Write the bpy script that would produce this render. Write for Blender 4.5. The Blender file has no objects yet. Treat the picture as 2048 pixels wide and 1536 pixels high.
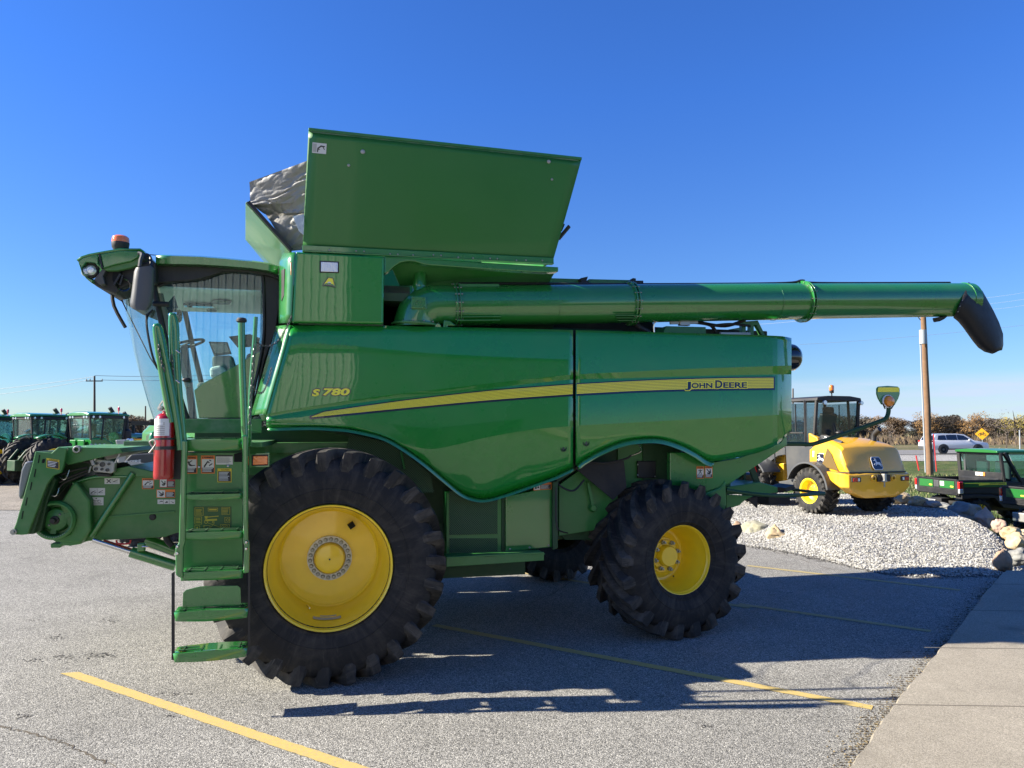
import bpy, bmesh, math, random
from mathutils import Vector, Matrix, noise
random.seed(7)
R = math.radians
# ------------------------------------------------------------------ camera, sky, sun, exposure
# world axes: +x runs along the combine towards its tail, +y away from the camera, +z up; camera stands at the origin
PSI = R(14.0); CH = 2.15; F = 1450.0; TH = math.atan(92 / F)
RT = Vector((math.cos(PSI), -math.sin(PSI), 0))
FW = Vector((math.sin(PSI) * math.cos(TH), math.cos(PSI) * math.cos(TH), math.sin(TH)))
UP = RT.cross(FW)
FH = Vector((math.sin(PSI), math.cos(PSI), 0))
EYE = Vector((0, 0, CH))
sc = bpy.context.scene
col = sc.collection
cd = bpy.data.cameras.new('camera'); cam_o = bpy.data.objects.new('camera', cd); col.objects.link(cam_o)
cd.sensor_width = 36; cd.lens = 36 * F / 2048; cd.clip_start = 0.05; cd.clip_end = 5000
m3 = Matrix((RT, UP, -FW)).transposed()
cam_o.matrix_world = Matrix.Translation(EYE) @ m3.to_4x4()
sc.camera = cam_o

SUN_EL = R(30); SHADOW_AZ = R(-11.0)          # direction in which shadows fall, from +x
w = bpy.data.worlds.new("World"); sc.world = w; w.use_nodes = True
nt = w.node_tree; nt.nodes.clear()
out = nt.nodes.new('ShaderNodeOutputWorld'); bg = nt.nodes.new('ShaderNodeBackground')
sky = nt.nodes.new('ShaderNodeTexSky'); sky.sky_type = 'NISHITA'; sky.sun_disc = False
sky.sun_elevation = SUN_EL
S = Vector((-math.cos(SHADOW_AZ) * math.cos(SUN_EL), -math.sin(SHADOW_AZ) * math.cos(SUN_EL), math.sin(SUN_EL)))
sky.sun_rotation = math.atan2(S.x, S.y)
sky.altitude = 200; sky.air_density = 1.0; sky.dust_density = 0.0; sky.ozone_density = 2.2
geo = nt.nodes.new('ShaderNodeTexCoord')
sep = nt.nodes.new('ShaderNodeSeparateXYZ'); nt.links.new(geo.outputs['Generated'], sep.inputs[0])
mp = nt.nodes.new('ShaderNodeMapping'); mp.inputs['Scale'].default_value = (1.6, 1.6, 16)
nt.links.new(geo.outputs['Generated'], mp.inputs[0])
nz = nt.nodes.new('ShaderNodeTexNoise'); nz.inputs['Scale'].default_value = 2.6; nz.inputs['Detail'].default_value = 7; nz.inputs['Roughness'].default_value = .6
nt.links.new(mp.outputs[0], nz.inputs[0])
cr = nt.nodes.new('ShaderNodeValToRGB'); cr.color_ramp.elements[0].position = .30; cr.color_ramp.elements[1].position = .56
nt.links.new(nz.outputs[0], cr.inputs[0])
er = nt.nodes.new('ShaderNodeValToRGB')       # thin cloud bank low over the horizon only
er.color_ramp.elements[0].position = 0.0; er.color_ramp.elements[0].color = (1, 1, 1, 1)
er.color_ramp.elements[1].position = 0.068; er.color_ramp.elements[1].color = (0, 0, 0, 1)
e_ = er.color_ramp.elements.new(.052); e_.color = (.95, .95, .95, 1)
nt.links.new(sep.outputs[2], er.inputs[0])
mx = nt.nodes.new('ShaderNodeMath'); mx.operation = 'MULTIPLY'
am_ = nt.nodes.new('ShaderNodeMapRange'); am_.inputs[1].default_value = .30; am_.inputs[2].default_value = .62; nt.links.new(sep.outputs[0], am_.inputs[0])
mz = nt.nodes.new('ShaderNodeMath'); mz.operation = 'MULTIPLY'; nt.links.new(cr.outputs[0], mz.inputs[0]); nt.links.new(am_.outputs[0], mz.inputs[1]); nt.links.new(mz.outputs[0], mx.inputs[0]); nt.links.new(er.outputs[0], mx.inputs[1])
tint = nt.nodes.new('ShaderNodeMix'); tint.data_type = 'RGBA'; tint.blend_type = 'MULTIPLY'; tint.inputs[0].default_value = 1
tr = nt.nodes.new('ShaderNodeValToRGB'); tr.color_ramp.elements[0].color = (.60, .73, .92, 1); tr.color_ramp.elements[1].color = (.39, .81, 1.60, 1); tr.color_ramp.elements[1].position = .42
te = tr.color_ramp.elements.new(.14); te.color = (.52, .78, 1.18, 1)
nt.links.new(sep.outputs[2], tr.inputs[0]); nt.links.new(tr.outputs[0], tint.inputs[7])
nt.links.new(sky.outputs[0], tint.inputs[6])
cm = nt.nodes.new('ShaderNodeMix'); cm.data_type = 'RGBA'
nt.links.new(mx.outputs[0], cm.inputs[0]); nt.links.new(tint.outputs[2], cm.inputs[6]); cm.inputs[7].default_value = (4.6, 5.6, 7.2, 1)
nt.links.new(cm.outputs[2], bg.inputs[0]); bg.inputs[1].default_value = 0.05
nt.links.new(bg.outputs[0], out.inputs[0])
sd = bpy.data.lights.new('sun', 'SUN'); so = bpy.data.objects.new('sun', sd); col.objects.link(so)
sd.energy = 5.0; sd.angle = R(.5); sd.color = (1, .92, .775)
so.rotation_euler = (-S).to_track_quat('-Z', 'Y').to_euler()
sc.view_settings.view_transform = 'Standard'; sc.view_settings.look = 'None'; sc.view_settings.gamma = 1
sc.view_settings.exposure = 1.5
sc.cycles.max_bounces = 8; sc.cycles.transparent_max_bounces = 24

def ray(u, v): return RT * ((u - 1024) / F) + FW + UP * ((768 - v) / F)
def at(u, v, Y):
    r = ray(u, v); return EYE + r * (Y / r.y)
def onz(u, v, z=0.0):
    r = ray(u, v); return EYE + r * ((z - CH) / r.z)
def cam(xc, zc, z=0.0): return RT * xc + FH * zc + Vector((0, 0, z))
def atd(u, v, zc):                            # point seen at (u, v) at horizontal distance zc in front of the camera
    r = ray(u, v); return EYE + r * (zc / r.dot(FH))

# ------------------------------------------------------------------ materials
M = {}
def mat(name, color, rough=.5, metal=0, coat=0, var=.0, vscale=6, dust=0, dcol=(.30, .27, .2), dscale=2.2, bump=0, bscale=60, spec=.5, emit=None, croough=.05):
    m = bpy.data.materials.new(name); m.use_nodes = True; n = m.node_tree.nodes; l = m.node_tree.links
    p = n['Principled BSDF']; M[name] = m
    p.inputs['Base Color'].default_value = (*color, 1); p.inputs['Roughness'].default_value = rough
    p.inputs['Metallic'].default_value = metal; p.inputs['Coat Weight'].default_value = coat; p.inputs['Coat Roughness'].default_value = croough; p.inputs['Coat IOR'].default_value = 1.7
    p.inputs['Specular IOR Level'].default_value = spec
    if emit: p.inputs['Emission Color'].default_value = (*emit[0], 1); p.inputs['Emission Strength'].default_value = emit[1]
    tc = n.new('ShaderNodeTexCoord'); src = None
    if var or dust or bump:
        gm = n.new('ShaderNodeNewGeometry'); pos = gm.outputs['Position']
    if var:
        a = n.new('ShaderNodeTexNoise'); a.inputs['Scale'].default_value = vscale; a.inputs['Detail'].default_value = 6; l.new(pos, a.inputs[0])
        h = n.new('ShaderNodeMapRange'); h.inputs[3].default_value = 1 - var; h.inputs[4].default_value = 1 + var; l.new(a.outputs[0], h.inputs[0])
        mm = n.new('ShaderNodeMix'); mm.data_type = 'RGBA'; mm.blend_type = 'MULTIPLY'; mm.inputs[0].default_value = 1
        mm.inputs[6].default_value = (*color, 1); l.new(h.outputs[0], mm.inputs[7]); src = mm.outputs[2]; l.new(src, p.inputs['Base Color'])
    if dust:
        a = n.new('ShaderNodeTexNoise'); a.inputs['Scale'].default_value = dscale; a.inputs['Detail'].default_value = 9; a.inputs['Roughness'].default_value = .62; l.new(pos, a.inputs[0])
        h = n.new('ShaderNodeMapRange'); h.inputs[1].default_value = .42; h.inputs[2].default_value = .75; h.inputs[4].default_value = dust; l.new(a.outputs[0], h.inputs[0])
        mm = n.new('ShaderNodeMix'); mm.data_type = 'RGBA'; l.new(h.outputs[0], mm.inputs[0])
        if src: l.new(src, mm.inputs[6])
        else: mm.inputs[6].default_value = (*color, 1)
        mm.inputs[7].default_value = (*dcol, 1); l.new(mm.outputs[2], p.inputs['Base Color'])
        rr = n.new('ShaderNodeMapRange'); rr.inputs[1].default_value = .35; rr.inputs[2].default_value = .8; rr.inputs[3].default_value = rough; rr.inputs[4].default_value = min(1, rough + .3)
        l.new(a.outputs[0], rr.inputs[0]); l.new(rr.outputs[0], p.inputs['Roughness'])
    if bump:
        a = n.new('ShaderNodeTexNoise'); a.inputs['Scale'].default_value = bscale; a.inputs['Detail'].default_value = 5; l.new(pos, a.inputs[0])
        b = n.new('ShaderNodeBump'); b.inputs['Strength'].default_value = 1; b.inputs['Distance'].default_value = bump; l.new(a.outputs[0], b.inputs['Height']); l.new(b.outputs[0], p.inputs['Normal'])
        if coat: l.new(b.outputs[0], p.inputs['Coat Normal'])
    return m
def glass(name, tint, rough=.0, refl=.12, op=0.0, ocol=(.1, .1, .1)):
    m = bpy.data.materials.new(name); m.use_nodes = True; n = m.node_tree.nodes; l = m.node_tree.links; n.clear(); M[name] = m
    o = n.new('ShaderNodeOutputMaterial'); t = n.new('ShaderNodeBsdfTransparent'); g = n.new('ShaderNodeBsdfGlossy'); mixn = n.new('ShaderNodeMixShader')
    lw = n.new('ShaderNodeLayerWeight'); lw.inputs[0].default_value = .35
    mr = n.new('ShaderNodeMapRange'); mr.inputs[3].default_value = refl; mr.inputs[4].default_value = .9
    l.new(lw.outputs['Facing'], mr.inputs[0]); l.new(mr.outputs[0], mixn.inputs[0])
    pw = n.new('ShaderNodeMath'); pw.operation = 'POWER'; pw.inputs[1].default_value = 3; l.new(lw.outputs['Facing'], pw.inputs[0]); l.new(pw.outputs[0], mr.inputs[0])
    t.inputs[0].default_value = (*tint, 1); g.inputs['Roughness'].default_value = rough; g.inputs[0].default_value = (.9, .95, 1, 1)
    l.new(t.outputs[0], mixn.inputs[1]); l.new(g.outputs[0], mixn.inputs[2]); last = mixn
    if op:
        d = n.new('ShaderNodeBsdfDiffuse'); d.inputs[0].default_value = (*ocol, 1); m2 = n.new('ShaderNodeMixShader'); m2.inputs[0].default_value = op
        l.new(mixn.outputs[0], m2.inputs[1]); l.new(d.outputs[0], m2.inputs[2]); last = m2
    l.new(last.outputs[0], o.inputs[0]); return m

GREEN = (.016, .185, .028)
mat('green', GREEN, .22, coat=.9, var=.06, dust=.05, bump=.0009, bscale=3.0)
pm_ = mat('panel_green', (.012, .235, .026), .2, coat=1, var=.05, dust=.04, bump=.0005, bscale=2.2, croough=.02, spec=.3); pm_.node_tree.nodes['Principled BSDF'].inputs['Coat IOR'].default_value = 1.62
mat('green_flat', (.022, .175, .030), .42, coat=.2, var=.12, dust=.16, bump=.0006)
mat('green_dusty', (.034, .18, .036), .5, coat=.12, var=.15, dust=.3, dscale=3)
mat('green_pale', (.06, .17, .06), .45, coat=.35, var=.1, dust=.55, dcol=(.24, .29, .19), dscale=2.5)
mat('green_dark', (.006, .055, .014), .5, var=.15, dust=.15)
mat('green_deck', (.02, .14, .03), .55, var=.15, dust=.7, dcol=(.25, .27, .2), dscale=4)
mat('yellow', (.93, .66, .014), .33, coat=.5, var=.05, dust=.18, dcol=(.55, .42, .08), dscale=5)
mat('yellow_decal', (1.0, .88, .07), .5, coat=.15, spec=.3)
mat('navy', (.008, .01, .03), .3, coat=.5)
mat('rubber', (.016, .0165, .018), .7, var=.3, vscale=9, dust=.55, dcol=(.085, .075, .062), dscale=3.2, bump=.004, bscale=28)
mat('rubber_mud', (.028, .027, .025), .85, var=.3, vscale=14, dust=.8, dcol=(.13, .115, .09), dscale=6, bump=.003, bscale=50)
mat('rubber_small', (.022, .022, .024), .75, var=.2, dust=.25, dcol=(.14, .13, .11))
mat('black', (.012, .012, .014), .45, var=.1, dust=.1)
mat('black_gloss', (.008, .009, .012), .12, coat=.6)
mat('black_plastic', (.022, .023, .026), .55, bump=.0005, bscale=300, dust=.1)
mat('dark_grey', (.045, .048, .052), .5, coat=.2, var=.08, dust=.15)
mat('void', (.004, .005, .005), .9)
mat('chrome', (.6, .6, .6), .22, metal=1)
mat('steel', (.42, .42, .4), .4, metal=.8, dust=.3)
mat('bolt', (.32, .33, .30), .4, metal=.6)
mat('ring_plate', (.66, .66, .62), .45, metal=.1, dust=.2)
mat('grey_plate', (.42, .43, .40), .5, metal=.3, dust=.3)
mat('white', (.75, .75, .73), .5)
mat('sticker', (.62, .63, .60), .5)
mat('sticker_orange', (.75, .20, .03), .5)
mat('sticker_yellow', (.75, .55, .03), .5)
mat('sticker_red', (.5, .03, .03), .5)
mat('print', (.02, .02, .022), .5)
mat('red', (.33, .006, .008), .25, coat=.5)
mat('red_lens', (.5, .01, .008), .15, coat=.8)
mat('orange_lens', (.85, .19, .006), .15, coat=.8, bump=.002, bscale=90)
mat('amber', (.75, .24, .02), .2, coat=.7, bump=.002, bscale=90)
mat('lamp', (.75, .78, .80), .12, metal=.6, coat=1, bump=.003, bscale=120)
mat('drum_grey', (.17, .18, .19), .35, coat=.3, dust=.2)
mat('black_trim', (.010, .0105, .012), .5, dust=.08)
mat('utility_green', (.014, .13, .022), .35, coat=.4)
mat('headliner', (.75, .74, .68), .8, var=.05)
mat('seat_fabric', (.05, .055, .06), .85)
mat('interior_grey', (.22, .22, .20), .7)
mat('screen', (.02, .03, .05), .1, coat=1)
mat('tarp', (.24, .235, .22), .42, metal=.3, var=.2, vscale=7, dust=.3, dcol=(.33, .31, .27), bump=.004, bscale=22, spec=.6)
mat('spout', (.008, .008, .009), .5, var=.2, dust=.25, dcol=(.03, .03, .03), bump=.002, bscale=14)
mat('loader_yellow', (.74, .39, .012), .3, coat=.6, var=.03, dust=.12, dcol=(.5, .36, .12))
mat('mirror_grey', (.075, .078, .082), .5, bump=.0005, bscale=300)
mat('loader_yellow_dark', (.13, .08, .015), .5, var=.1)
mat('concrete', (.25, .225, .18), .85, var=.14, vscale=1.3, dust=.5, dcol=(.30, .27, .22), dscale=14, bump=.003, bscale=150)
mat('car_white', (.52, .54, .57), .2, coat=1)
mat('wood', (.19, .11, .06), .85, var=.3, vscale=5, dust=.5, dcol=(.16, .10, .06), dscale=9, bump=.006, bscale=30)
mat('wood_grey', (.10, .075, .06), .9, var=.2)
mat('pipe_grey', (.32, .35, .37), .5)
mat('sign_yellow', (.60, .30, .01), .4)
mat('pink', (.85, .18, .24), .7)
mat('siding', (.44, .44, .40), .5, var=.05)
mat('teal', (.05, .45, .40), .5)
glass('glass', (.72, .88, .86), 0, .07, .04, (.35, .42, .42))
glass('glass_side', (.84, .96, .97), 0, .032, .03, (.30, .45, .52))
glass('glass_dark', (.58, .68, .70), .0, .08, .06, (.12, .16, .20))
glass('glass_utv', (.62, .85, .80), .0, .05, .03, (.2, .3, .3))
glass('clear_vinyl', (.7, .8, .85), .15, .25, .35, (.6, .65, .7))

def screen_mat(name, base, hole, scale):
    m = mat(name, base, .5, dust=.2); n = m.node_tree.nodes; l = m.node_tree.links; p = n['Principled BSDF']
    g = n.new('ShaderNodeNewGeometry'); s = n.new('ShaderNodeSeparateXYZ'); c = n.new('ShaderNodeCombineXYZ'); l.new(g.outputs['Position'], s.inputs[0])
    l.new(s.outputs[0], c.inputs[0]); l.new(s.outputs[2], c.inputs[1])
    mpp = n.new('ShaderNodeMapping'); mpp.inputs['Rotation'].default_value = (0, 0, R(45)); mpp.inputs['Scale'].default_value = (scale,) * 3; l.new(c.outputs[0], mpp.inputs[0])
    v = n.new('ShaderNodeTexVoronoi'); v.inputs['Randomness'].default_value = 0; v.inputs['Scale'].default_value = 1; v.voronoi_dimensions = '2D'; l.new(mpp.outputs[0], v.inputs[0])
    gt = n.new('ShaderNodeMath'); gt.operation = 'LESS_THAN'; gt.inputs[1].default_value = .36; l.new(v.outputs['Distance'], gt.inputs[0])
    mm = n.new('ShaderNodeMix'); mm.data_type = 'RGBA'; l.new(gt.outputs[0], mm.inputs[0])
    old = p.inputs['Base Color'].links[0].from_socket; l.new(old, mm.inputs[6]); mm.inputs[7].default_value = (*hole, 1); l.new(mm.outputs[2], p.inputs['Base Color'])
def tyre_mat(name, c, dusty, amt):
    m = mat(name, c, .72, spec=.35); n = m.node_tree.nodes; l = m.node_tree.links; p = n['Principled BSDF']
    t = n.new('ShaderNodeTexCoord'); s = n.new('ShaderNodeSeparateXYZ'); l.new(t.outputs['Object'], s.inputs[0])
    at2 = n.new('ShaderNodeMath'); at2.operation = 'ARCTAN2'; l.new(s.outputs[2], at2.inputs[0]); l.new(s.outputs[0], at2.inputs[1])
    sq = n.new('ShaderNodeCombineXYZ'); l.new(s.outputs[0], sq.inputs[0]); l.new(s.outputs[2], sq.inputs[1]); ln = n.new('ShaderNodeVectorMath'); ln.operation = 'LENGTH'; l.new(sq.outputs[0], ln.inputs[0])
    cb_ = n.new('ShaderNodeCombineXYZ'); l.new(at2.outputs[0], cb_.inputs[0]); l.new(ln.outputs['Value'], cb_.inputs[1]); l.new(s.outputs[1], cb_.inputs[2])
    last = None; base = (*c, 1)
    for sx, sy, lo, hi, k, col_ in ((9, 3.0, .46, .80, amt, dusty), (2.2, 5, .50, .72, amt * .8, dusty), (34, 5, .60, .76, amt * .9, tuple(x * 1.5 for x in dusty))):
        mp_ = n.new('ShaderNodeMapping'); mp_.inputs['Scale'].default_value = (sx, sy, 3); l.new(cb_.outputs[0], mp_.inputs[0])
        a = n.new('ShaderNodeTexNoise'); a.inputs['Scale'].default_value = 1; a.inputs['Detail'].default_value = 9; a.inputs['Roughness'].default_value = .65; a.inputs['Distortion'].default_value = .5; l.new(mp_.outputs[0], a.inputs[0])
        h = n.new('ShaderNodeMapRange'); h.inputs[1].default_value = lo; h.inputs[2].default_value = hi; h.inputs[4].default_value = k; l.new(a.outputs[0], h.inputs[0])
        mm = n.new('ShaderNodeMix'); mm.data_type = 'RGBA'; l.new(h.outputs[0], mm.inputs[0]); mm.inputs[7].default_value = (*col_, 1)
        if last: l.new(last, mm.inputs[6])
        else: mm.inputs[6].default_value = base
        last = mm.outputs[2]
    l.new(last, p.inputs['Base Color'])
    b = n.new('ShaderNodeBump'); b.inputs['Distance'].default_value = .004; g = n.new('ShaderNodeTexNoise'); g.inputs['Scale'].default_value = 26; g.inputs['Detail'].default_value = 6; l.new(t.outputs['Object'], g.inputs[0]); l.new(g.outputs[0], b.inputs['Height']); l.new(b.outputs[0], p.inputs['Normal'])
tyre_mat('tyre_side', (.0105, .0110, .0125), (.075, .066, .055), .55)
tyre_mat('tyre_tread', (.019, .0185, .018), (.13, .115, .095), .75)
screen_mat('perforated', (.014, .10, .024), (.002, .006, .003), 62)

# ------------------------------------------------------------------ mesh helpers
def tag(o, label=None, cat=None, group=None, kind=None):
    if label: o['label'] = label
    if cat: o['category'] = cat
    if group: o['group'] = group
    if kind: o['kind'] = kind
    return o
def empty(name, loc=(0, 0, 0), label=None, cat=None, group=None, rz=0, kind=None):
    o = bpy.data.objects.new(name, None); col.objects.link(o); o.location = loc; o.rotation_euler = (0, 0, rz); o.empty_display_size = .2
    return tag(o, label, cat, group, kind)
def copy_tree(o, parent=None):
    c = o.copy(); col.objects.link(c); c.parent = parent
    for ch in [x for x in bpy.data.objects if x.parent == o and x is not c]: copy_tree(ch, c)
    return c
class MB:
    def __init__(s): s.v = []; s.f = []; s.mi = []; s.cur = 0
    def add(s, vs, fs):
        k = len(s.v); s.v += [Vector(p) for p in vs]; s.f += [tuple(i + k for i in f) for f in fs]; s.mi += [s.cur] * len(fs); return s
    def box(s, lo, hi):
        x0, y0, z0 = lo; x1, y1, z1 = hi
        return s.add([(x0, y0, z0), (x1, y0, z0), (x1, y1, z0), (x0, y1, z0), (x0, y0, z1), (x1, y0, z1), (x1, y1, z1), (x0, y1, z1)],
                     [(0, 3, 2, 1), (4, 5, 6, 7), (0, 1, 5, 4), (1, 2, 6, 5), (2, 3, 7, 6), (3, 0, 4, 7)])
    def cbox(s, c, sz, rot=None):
        h = Vector(sz) / 2; vs = []
        for p in [(-1, -1, -1), (1, -1, -1), (1, 1, -1), (-1, 1, -1), (-1, -1, 1), (1, -1, 1), (1, 1, 1), (-1, 1, 1)]:
            q = Vector((p[0] * h.x, p[1] * h.y, p[2] * h.z))
            if rot: q = rot @ q
            vs.append(q + Vector(c))
        return s.add(vs, [(0, 3, 2, 1), (4, 5, 6, 7), (0, 1, 5, 4), (1, 2, 6, 5), (2, 3, 7, 6), (3, 0, 4, 7)])
    def bar(s, a, b, wd, ht, up=Vector((0, 0, 1))):
        a = Vector(a); b = Vector(b); d = b - a; L = d.length; x = d / L; y = up.cross(x)
        if y.length < 1e-4: y = Vector((0, 1, 0))
        y.normalize(); z = x.cross(y)
        return s.cbox((a + b) / 2, (L, wd, ht), Matrix((x, y, z)).transposed())
    def prism(s, pts, off):
        n = len(pts); off = Vector(off); a = [Vector(p) for p in pts]; nn = Vector((0, 0, 0))
        for i in range(n): nn += a[i].cross(a[(i + 1) % n])
        if nn.dot(off) > 0: a.reverse()
        return s.add(a + [p + off for p in a], [tuple(range(n)), tuple(range(2 * n - 1, n - 1, -1))] + [((i + 1) % n, i, i + n, (i + 1) % n + n) for i in range(n)])
    def tube(s, path, r, n=10, closed=False, caps=True, squash=None):
        P = [Vector(p) for p in path]; k = len(P); rs = r if isinstance(r, (list, tuple)) else [r] * k; rings = []; prev = None
        for i in range(k):
            if closed: d = P[(i + 1) % k] - P[i - 1]
            else: d = P[min(i + 1, k - 1)] - P[max(i - 1, 0)]
            d.normalize()
            if prev is None:
                q = Vector((0, 0, 1)) if abs(d.z) < .9 else Vector((1, 0, 0)); a = d.cross(q).normalized()
            else: a = (prev - d * prev.dot(d)).normalized()
            prev = a; b = d.cross(a)
            rings.append([P[i] + (a * math.cos(2 * math.pi * j / n) + b * math.sin(2 * math.pi * j / n)) * rs[i] for j in range(n)])
        vs = [p for rg in rings for p in rg]; fs = []
        for i in range(k if closed else k - 1):
            for j in range(n):
                A = i * n + j; B = i * n + (j + 1) % n; C = ((i + 1) % k) * n + (j + 1) % n; D = ((i + 1) % k) * n + j; fs.append((A, B, C, D))
        if caps and not closed: fs += [tuple(range(n - 1, -1, -1)), tuple(range((k - 1) * n, k * n))]
        return s.add(vs, fs)
    def lathe(s, prof, c, ax=(0, 1, 0), n=32, a0=0, a1=2 * math.pi):
        c = Vector(c); ax = Vector(ax).normalized(); q = Vector((0, 0, 1)) if abs(ax.z) < .9 else Vector((1, 0, 0)); a = ax.cross(q).normalized(); b = ax.cross(a)
        full = abs(a1 - a0 - 2 * math.pi) < 1e-6; nn = n if full else n + 1; vs = []; fs = []
        for (r, h) in prof:
            for j in range(nn):
                t = a0 + (a1 - a0) * j / n; vs.append(c + ax * h + (a * math.cos(t) + b * math.sin(t)) * r)
        for i in range(len(prof) - 1):
            for j in range(n):
                fs.append((i * nn + j, (i + 1) * nn + j, (i + 1) * nn + (j + 1) % nn, i * nn + (j + 1) % nn))
        return s.add(vs, fs)
    def disc(s, c, r, ax, t=.01, n=20): return s.lathe([(0.0001, 0), (r, 0), (r, t), (0.0001, t)], c, ax, n)
    def ball(s, c, r, n=14, sq=(1, 1, 1)):
        vs = []; fs = []; m = n // 2
        for i in range(m + 1):
            for j in range(n):
                p = math.pi * i / m; t = 2 * math.pi * j / n
                vs.append(Vector(c) + Vector((math.sin(p) * math.cos(t) * r * sq[0], math.sin(p) * math.sin(t) * r * sq[1], math.cos(p) * r * sq[2])))
        for i in range(m):
            for j in range(n): fs.append((i * n + j, (i + 1) * n + j, (i + 1) * n + (j + 1) % n, i * n + (j + 1) % n))
        return s.add(vs, fs)
    def grid(s, rows):
        n = len(rows[0]); vs = [p for r_ in rows for p in r_]; fs = []
        for i in range(len(rows) - 1):
            for j in range(n - 1): fs.append((i * n + j, (i + 1) * n + j, (i + 1) * n + j + 1, i * n + j + 1))
        return s.add(vs, fs)
    def mirror(s, yc):
        m = MB(); m.v = [Vector((p.x, 2 * yc - p.y, p.z)) for p in s.v]; m.f = [tuple(reversed(f)) for f in s.f]; m.mi = list(s.mi); return m
    def xf(s, mtx):
        s.v = [mtx @ p for p in s.v]; return s
    def build(s, name, ma, parent=None, smooth=35, bevel=0, bseg=2, solid=0, merge=True, recalc=True):
        me = bpy.data.meshes.new(name)
        if parent is not None:
            iv = wmat(parent).inverted(); vs = [iv @ p for p in s.v]
        else: vs = s.v
        me.from_pydata([tuple(p) for p in vs], [], s.f)
        for mm in (ma if isinstance(ma, (list, tuple)) else [ma]): me.materials.append(M[mm] if isinstance(mm, str) else mm)
        me.polygons.foreach_set('material_index', s.mi)
        if merge or recalc:
            b = bmesh.new(); b.from_mesh(me)
            if merge: bmesh.ops.remove_doubles(b, verts=b.verts, dist=1e-5)
            if recalc: bmesh.ops.recalc_face_normals(b, faces=b.faces)
            b.to_mesh(me); b.free()
        o = bpy.data.objects.new(name, me); col.objects.link(o)
        if parent is not None: o.parent = parent
        if smooth:
            me.polygons.foreach_set('use_smooth', [True] * len(me.polygons)); me.set_sharp_from_angle(angle=R(smooth))
        if solid:
            md = o.modifiers.new('solid', 'SOLIDIFY'); md.thickness = solid; md.offset = 1
        if bevel:
            md = o.modifiers.new('bevel', 'BEVEL'); md.width = bevel; md.segments = bseg; md.limit_method = 'ANGLE'; md.angle_limit = R(35)
        return o
def wmat(o):
    m = Matrix.Translation(o.location) @ o.rotation_euler.to_matrix().to_4x4()
    return (wmat(o.parent) @ m) if o.parent else m
def plate(pts, Y, t): return MB().prism([at(u, v, Y) for u, v in pts], (0, t, 0))
def interp(tab, x):
    if x <= tab[0][0]: return tab[0][1]
    for (a, b), (c, d) in zip(tab, tab[1:]):
        if x <= c: return b + (d - b) * (x - a) / (c - a)
    return tab[-1][1]
def smooth_tab(tab, x):                       # Catmull-Rom through the table
    n = len(tab)
    if x <= tab[0][0]: return tab[0][1]
    if x >= tab[-1][0]: return tab[-1][1]
    for i in range(n - 1):
        if x <= tab[i + 1][0]:
            x0, y0 = tab[i]; x1, y1 = tab[i + 1]; t = (x - x0) / (x1 - x0)
            s0 = (y1 - y0) / (x1 - x0) if i == 0 else (y1 - tab[i - 1][1]) / (x1 - tab[i - 1][0])
            s1 = (y1 - y0) / (x1 - x0) if i == n - 2 else (tab[i + 2][1] - y0) / (tab[i + 2][0] - x0)
            h = x1 - x0; a = 2 * t**3 - 3 * t**2 + 1; b = t**3 - 2 * t**2 + t; c = -2 * t**3 + 3 * t**2; d = t**3 - t**2
            return a * y0 + b * h * s0 + c * y1 + d * h * s1
def arc(pts, k=6):                            # smooth 3D polyline
    P = [Vector(p) for p in pts]; o = []
    for i in range(len(P) - 1):
        p0 = P[max(i - 1, 0)]; p1 = P[i]; p2 = P[i + 1]; p3 = P[min(i + 2, len(P) - 1)]
        for j in range(k):
            t = j / k; o.append(.5 * ((2 * p1) + (p2 - p0) * t + (2 * p0 - 5 * p1 + 4 * p2 - p3) * t * t + (3 * p1 - p0 - 3 * p2 + p3) * t**3))
    return o + [P[-1]]
def text_flat(s, bold=0.0, space=1.0):        # the string as flat 2D faces, cap height about 0.7
    c = bpy.data.curves.new('t', 'FONT'); c.body = s; c.offset = bold; c.resolution_u = 3; c.space_character = space
    o = bpy.data.objects.new('t', c); col.objects.link(o); dg = bpy.context.evaluated_depsgraph_get(); dg.update()
    me = bpy.data.meshes.new_from_object(o.evaluated_get(dg)); vs = [Vector(v.co) for v in me.vertices]; fs = [tuple(p.vertices) for p in me.polygons]
    bpy.data.objects.remove(o); bpy.data.curves.remove(c); bpy.data.meshes.remove(me)
    x0 = min(v.x for v in vs); x1 = max(v.x for v in vs); y0 = min(v.y for v in vs); y1 = max(v.y for v in vs)
    return [((v.x - x0) / (x1 - x0), (v.y - y0) / (y1 - y0)) for v in vs], fs
def text_on(mb, s, fn, bold=0.0, space=1.0):  # fn maps (0..1, 0..1) to a world point
    vs, fs = text_flat(s, bold, space); mb.add([fn(a, b) for a, b in vs], fs)
# ------------------------------------------------------------------ ground heights (xc to the camera's right, zc ahead)
def ss(x): x = max(0, min(1, x)); return x * x * (3 - 2 * x)
def G(xc, zc):
    z = 0.0
    z -= .27 * ss((xc - 6.5) / 2.5) * ss((zc - 10.5) / 2) * (1 - ss((zc - 30) / 20))
    z += .20 * ss((zc - 38) / 18)
    z += .35 * noise.noise(Vector((xc * .01, zc * .01, 3))) * ss((zc - 75) / 80)
    return z
def sheet(name, xs, zs, off, ma, hf=G, inside=None):
    mb = MB(); mb.grid([[cam(x, z, hf(x, z) + off) for x in xs] for z in zs])
    if inside:
        n = len(xs) - 1; keep = []
        for k, f in enumerate(mb.f):
            i, j = divmod(k, n)
            if inside((xs[j] + xs[j + 1]) / 2, (zs[i] + zs[i + 1]) / 2): keep.append(f)
        mb.f = keep; mb.mi = [0] * len(keep)
    return tag(mb.build(name, ma, recalc=False, smooth=60), kind='structure')
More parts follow.
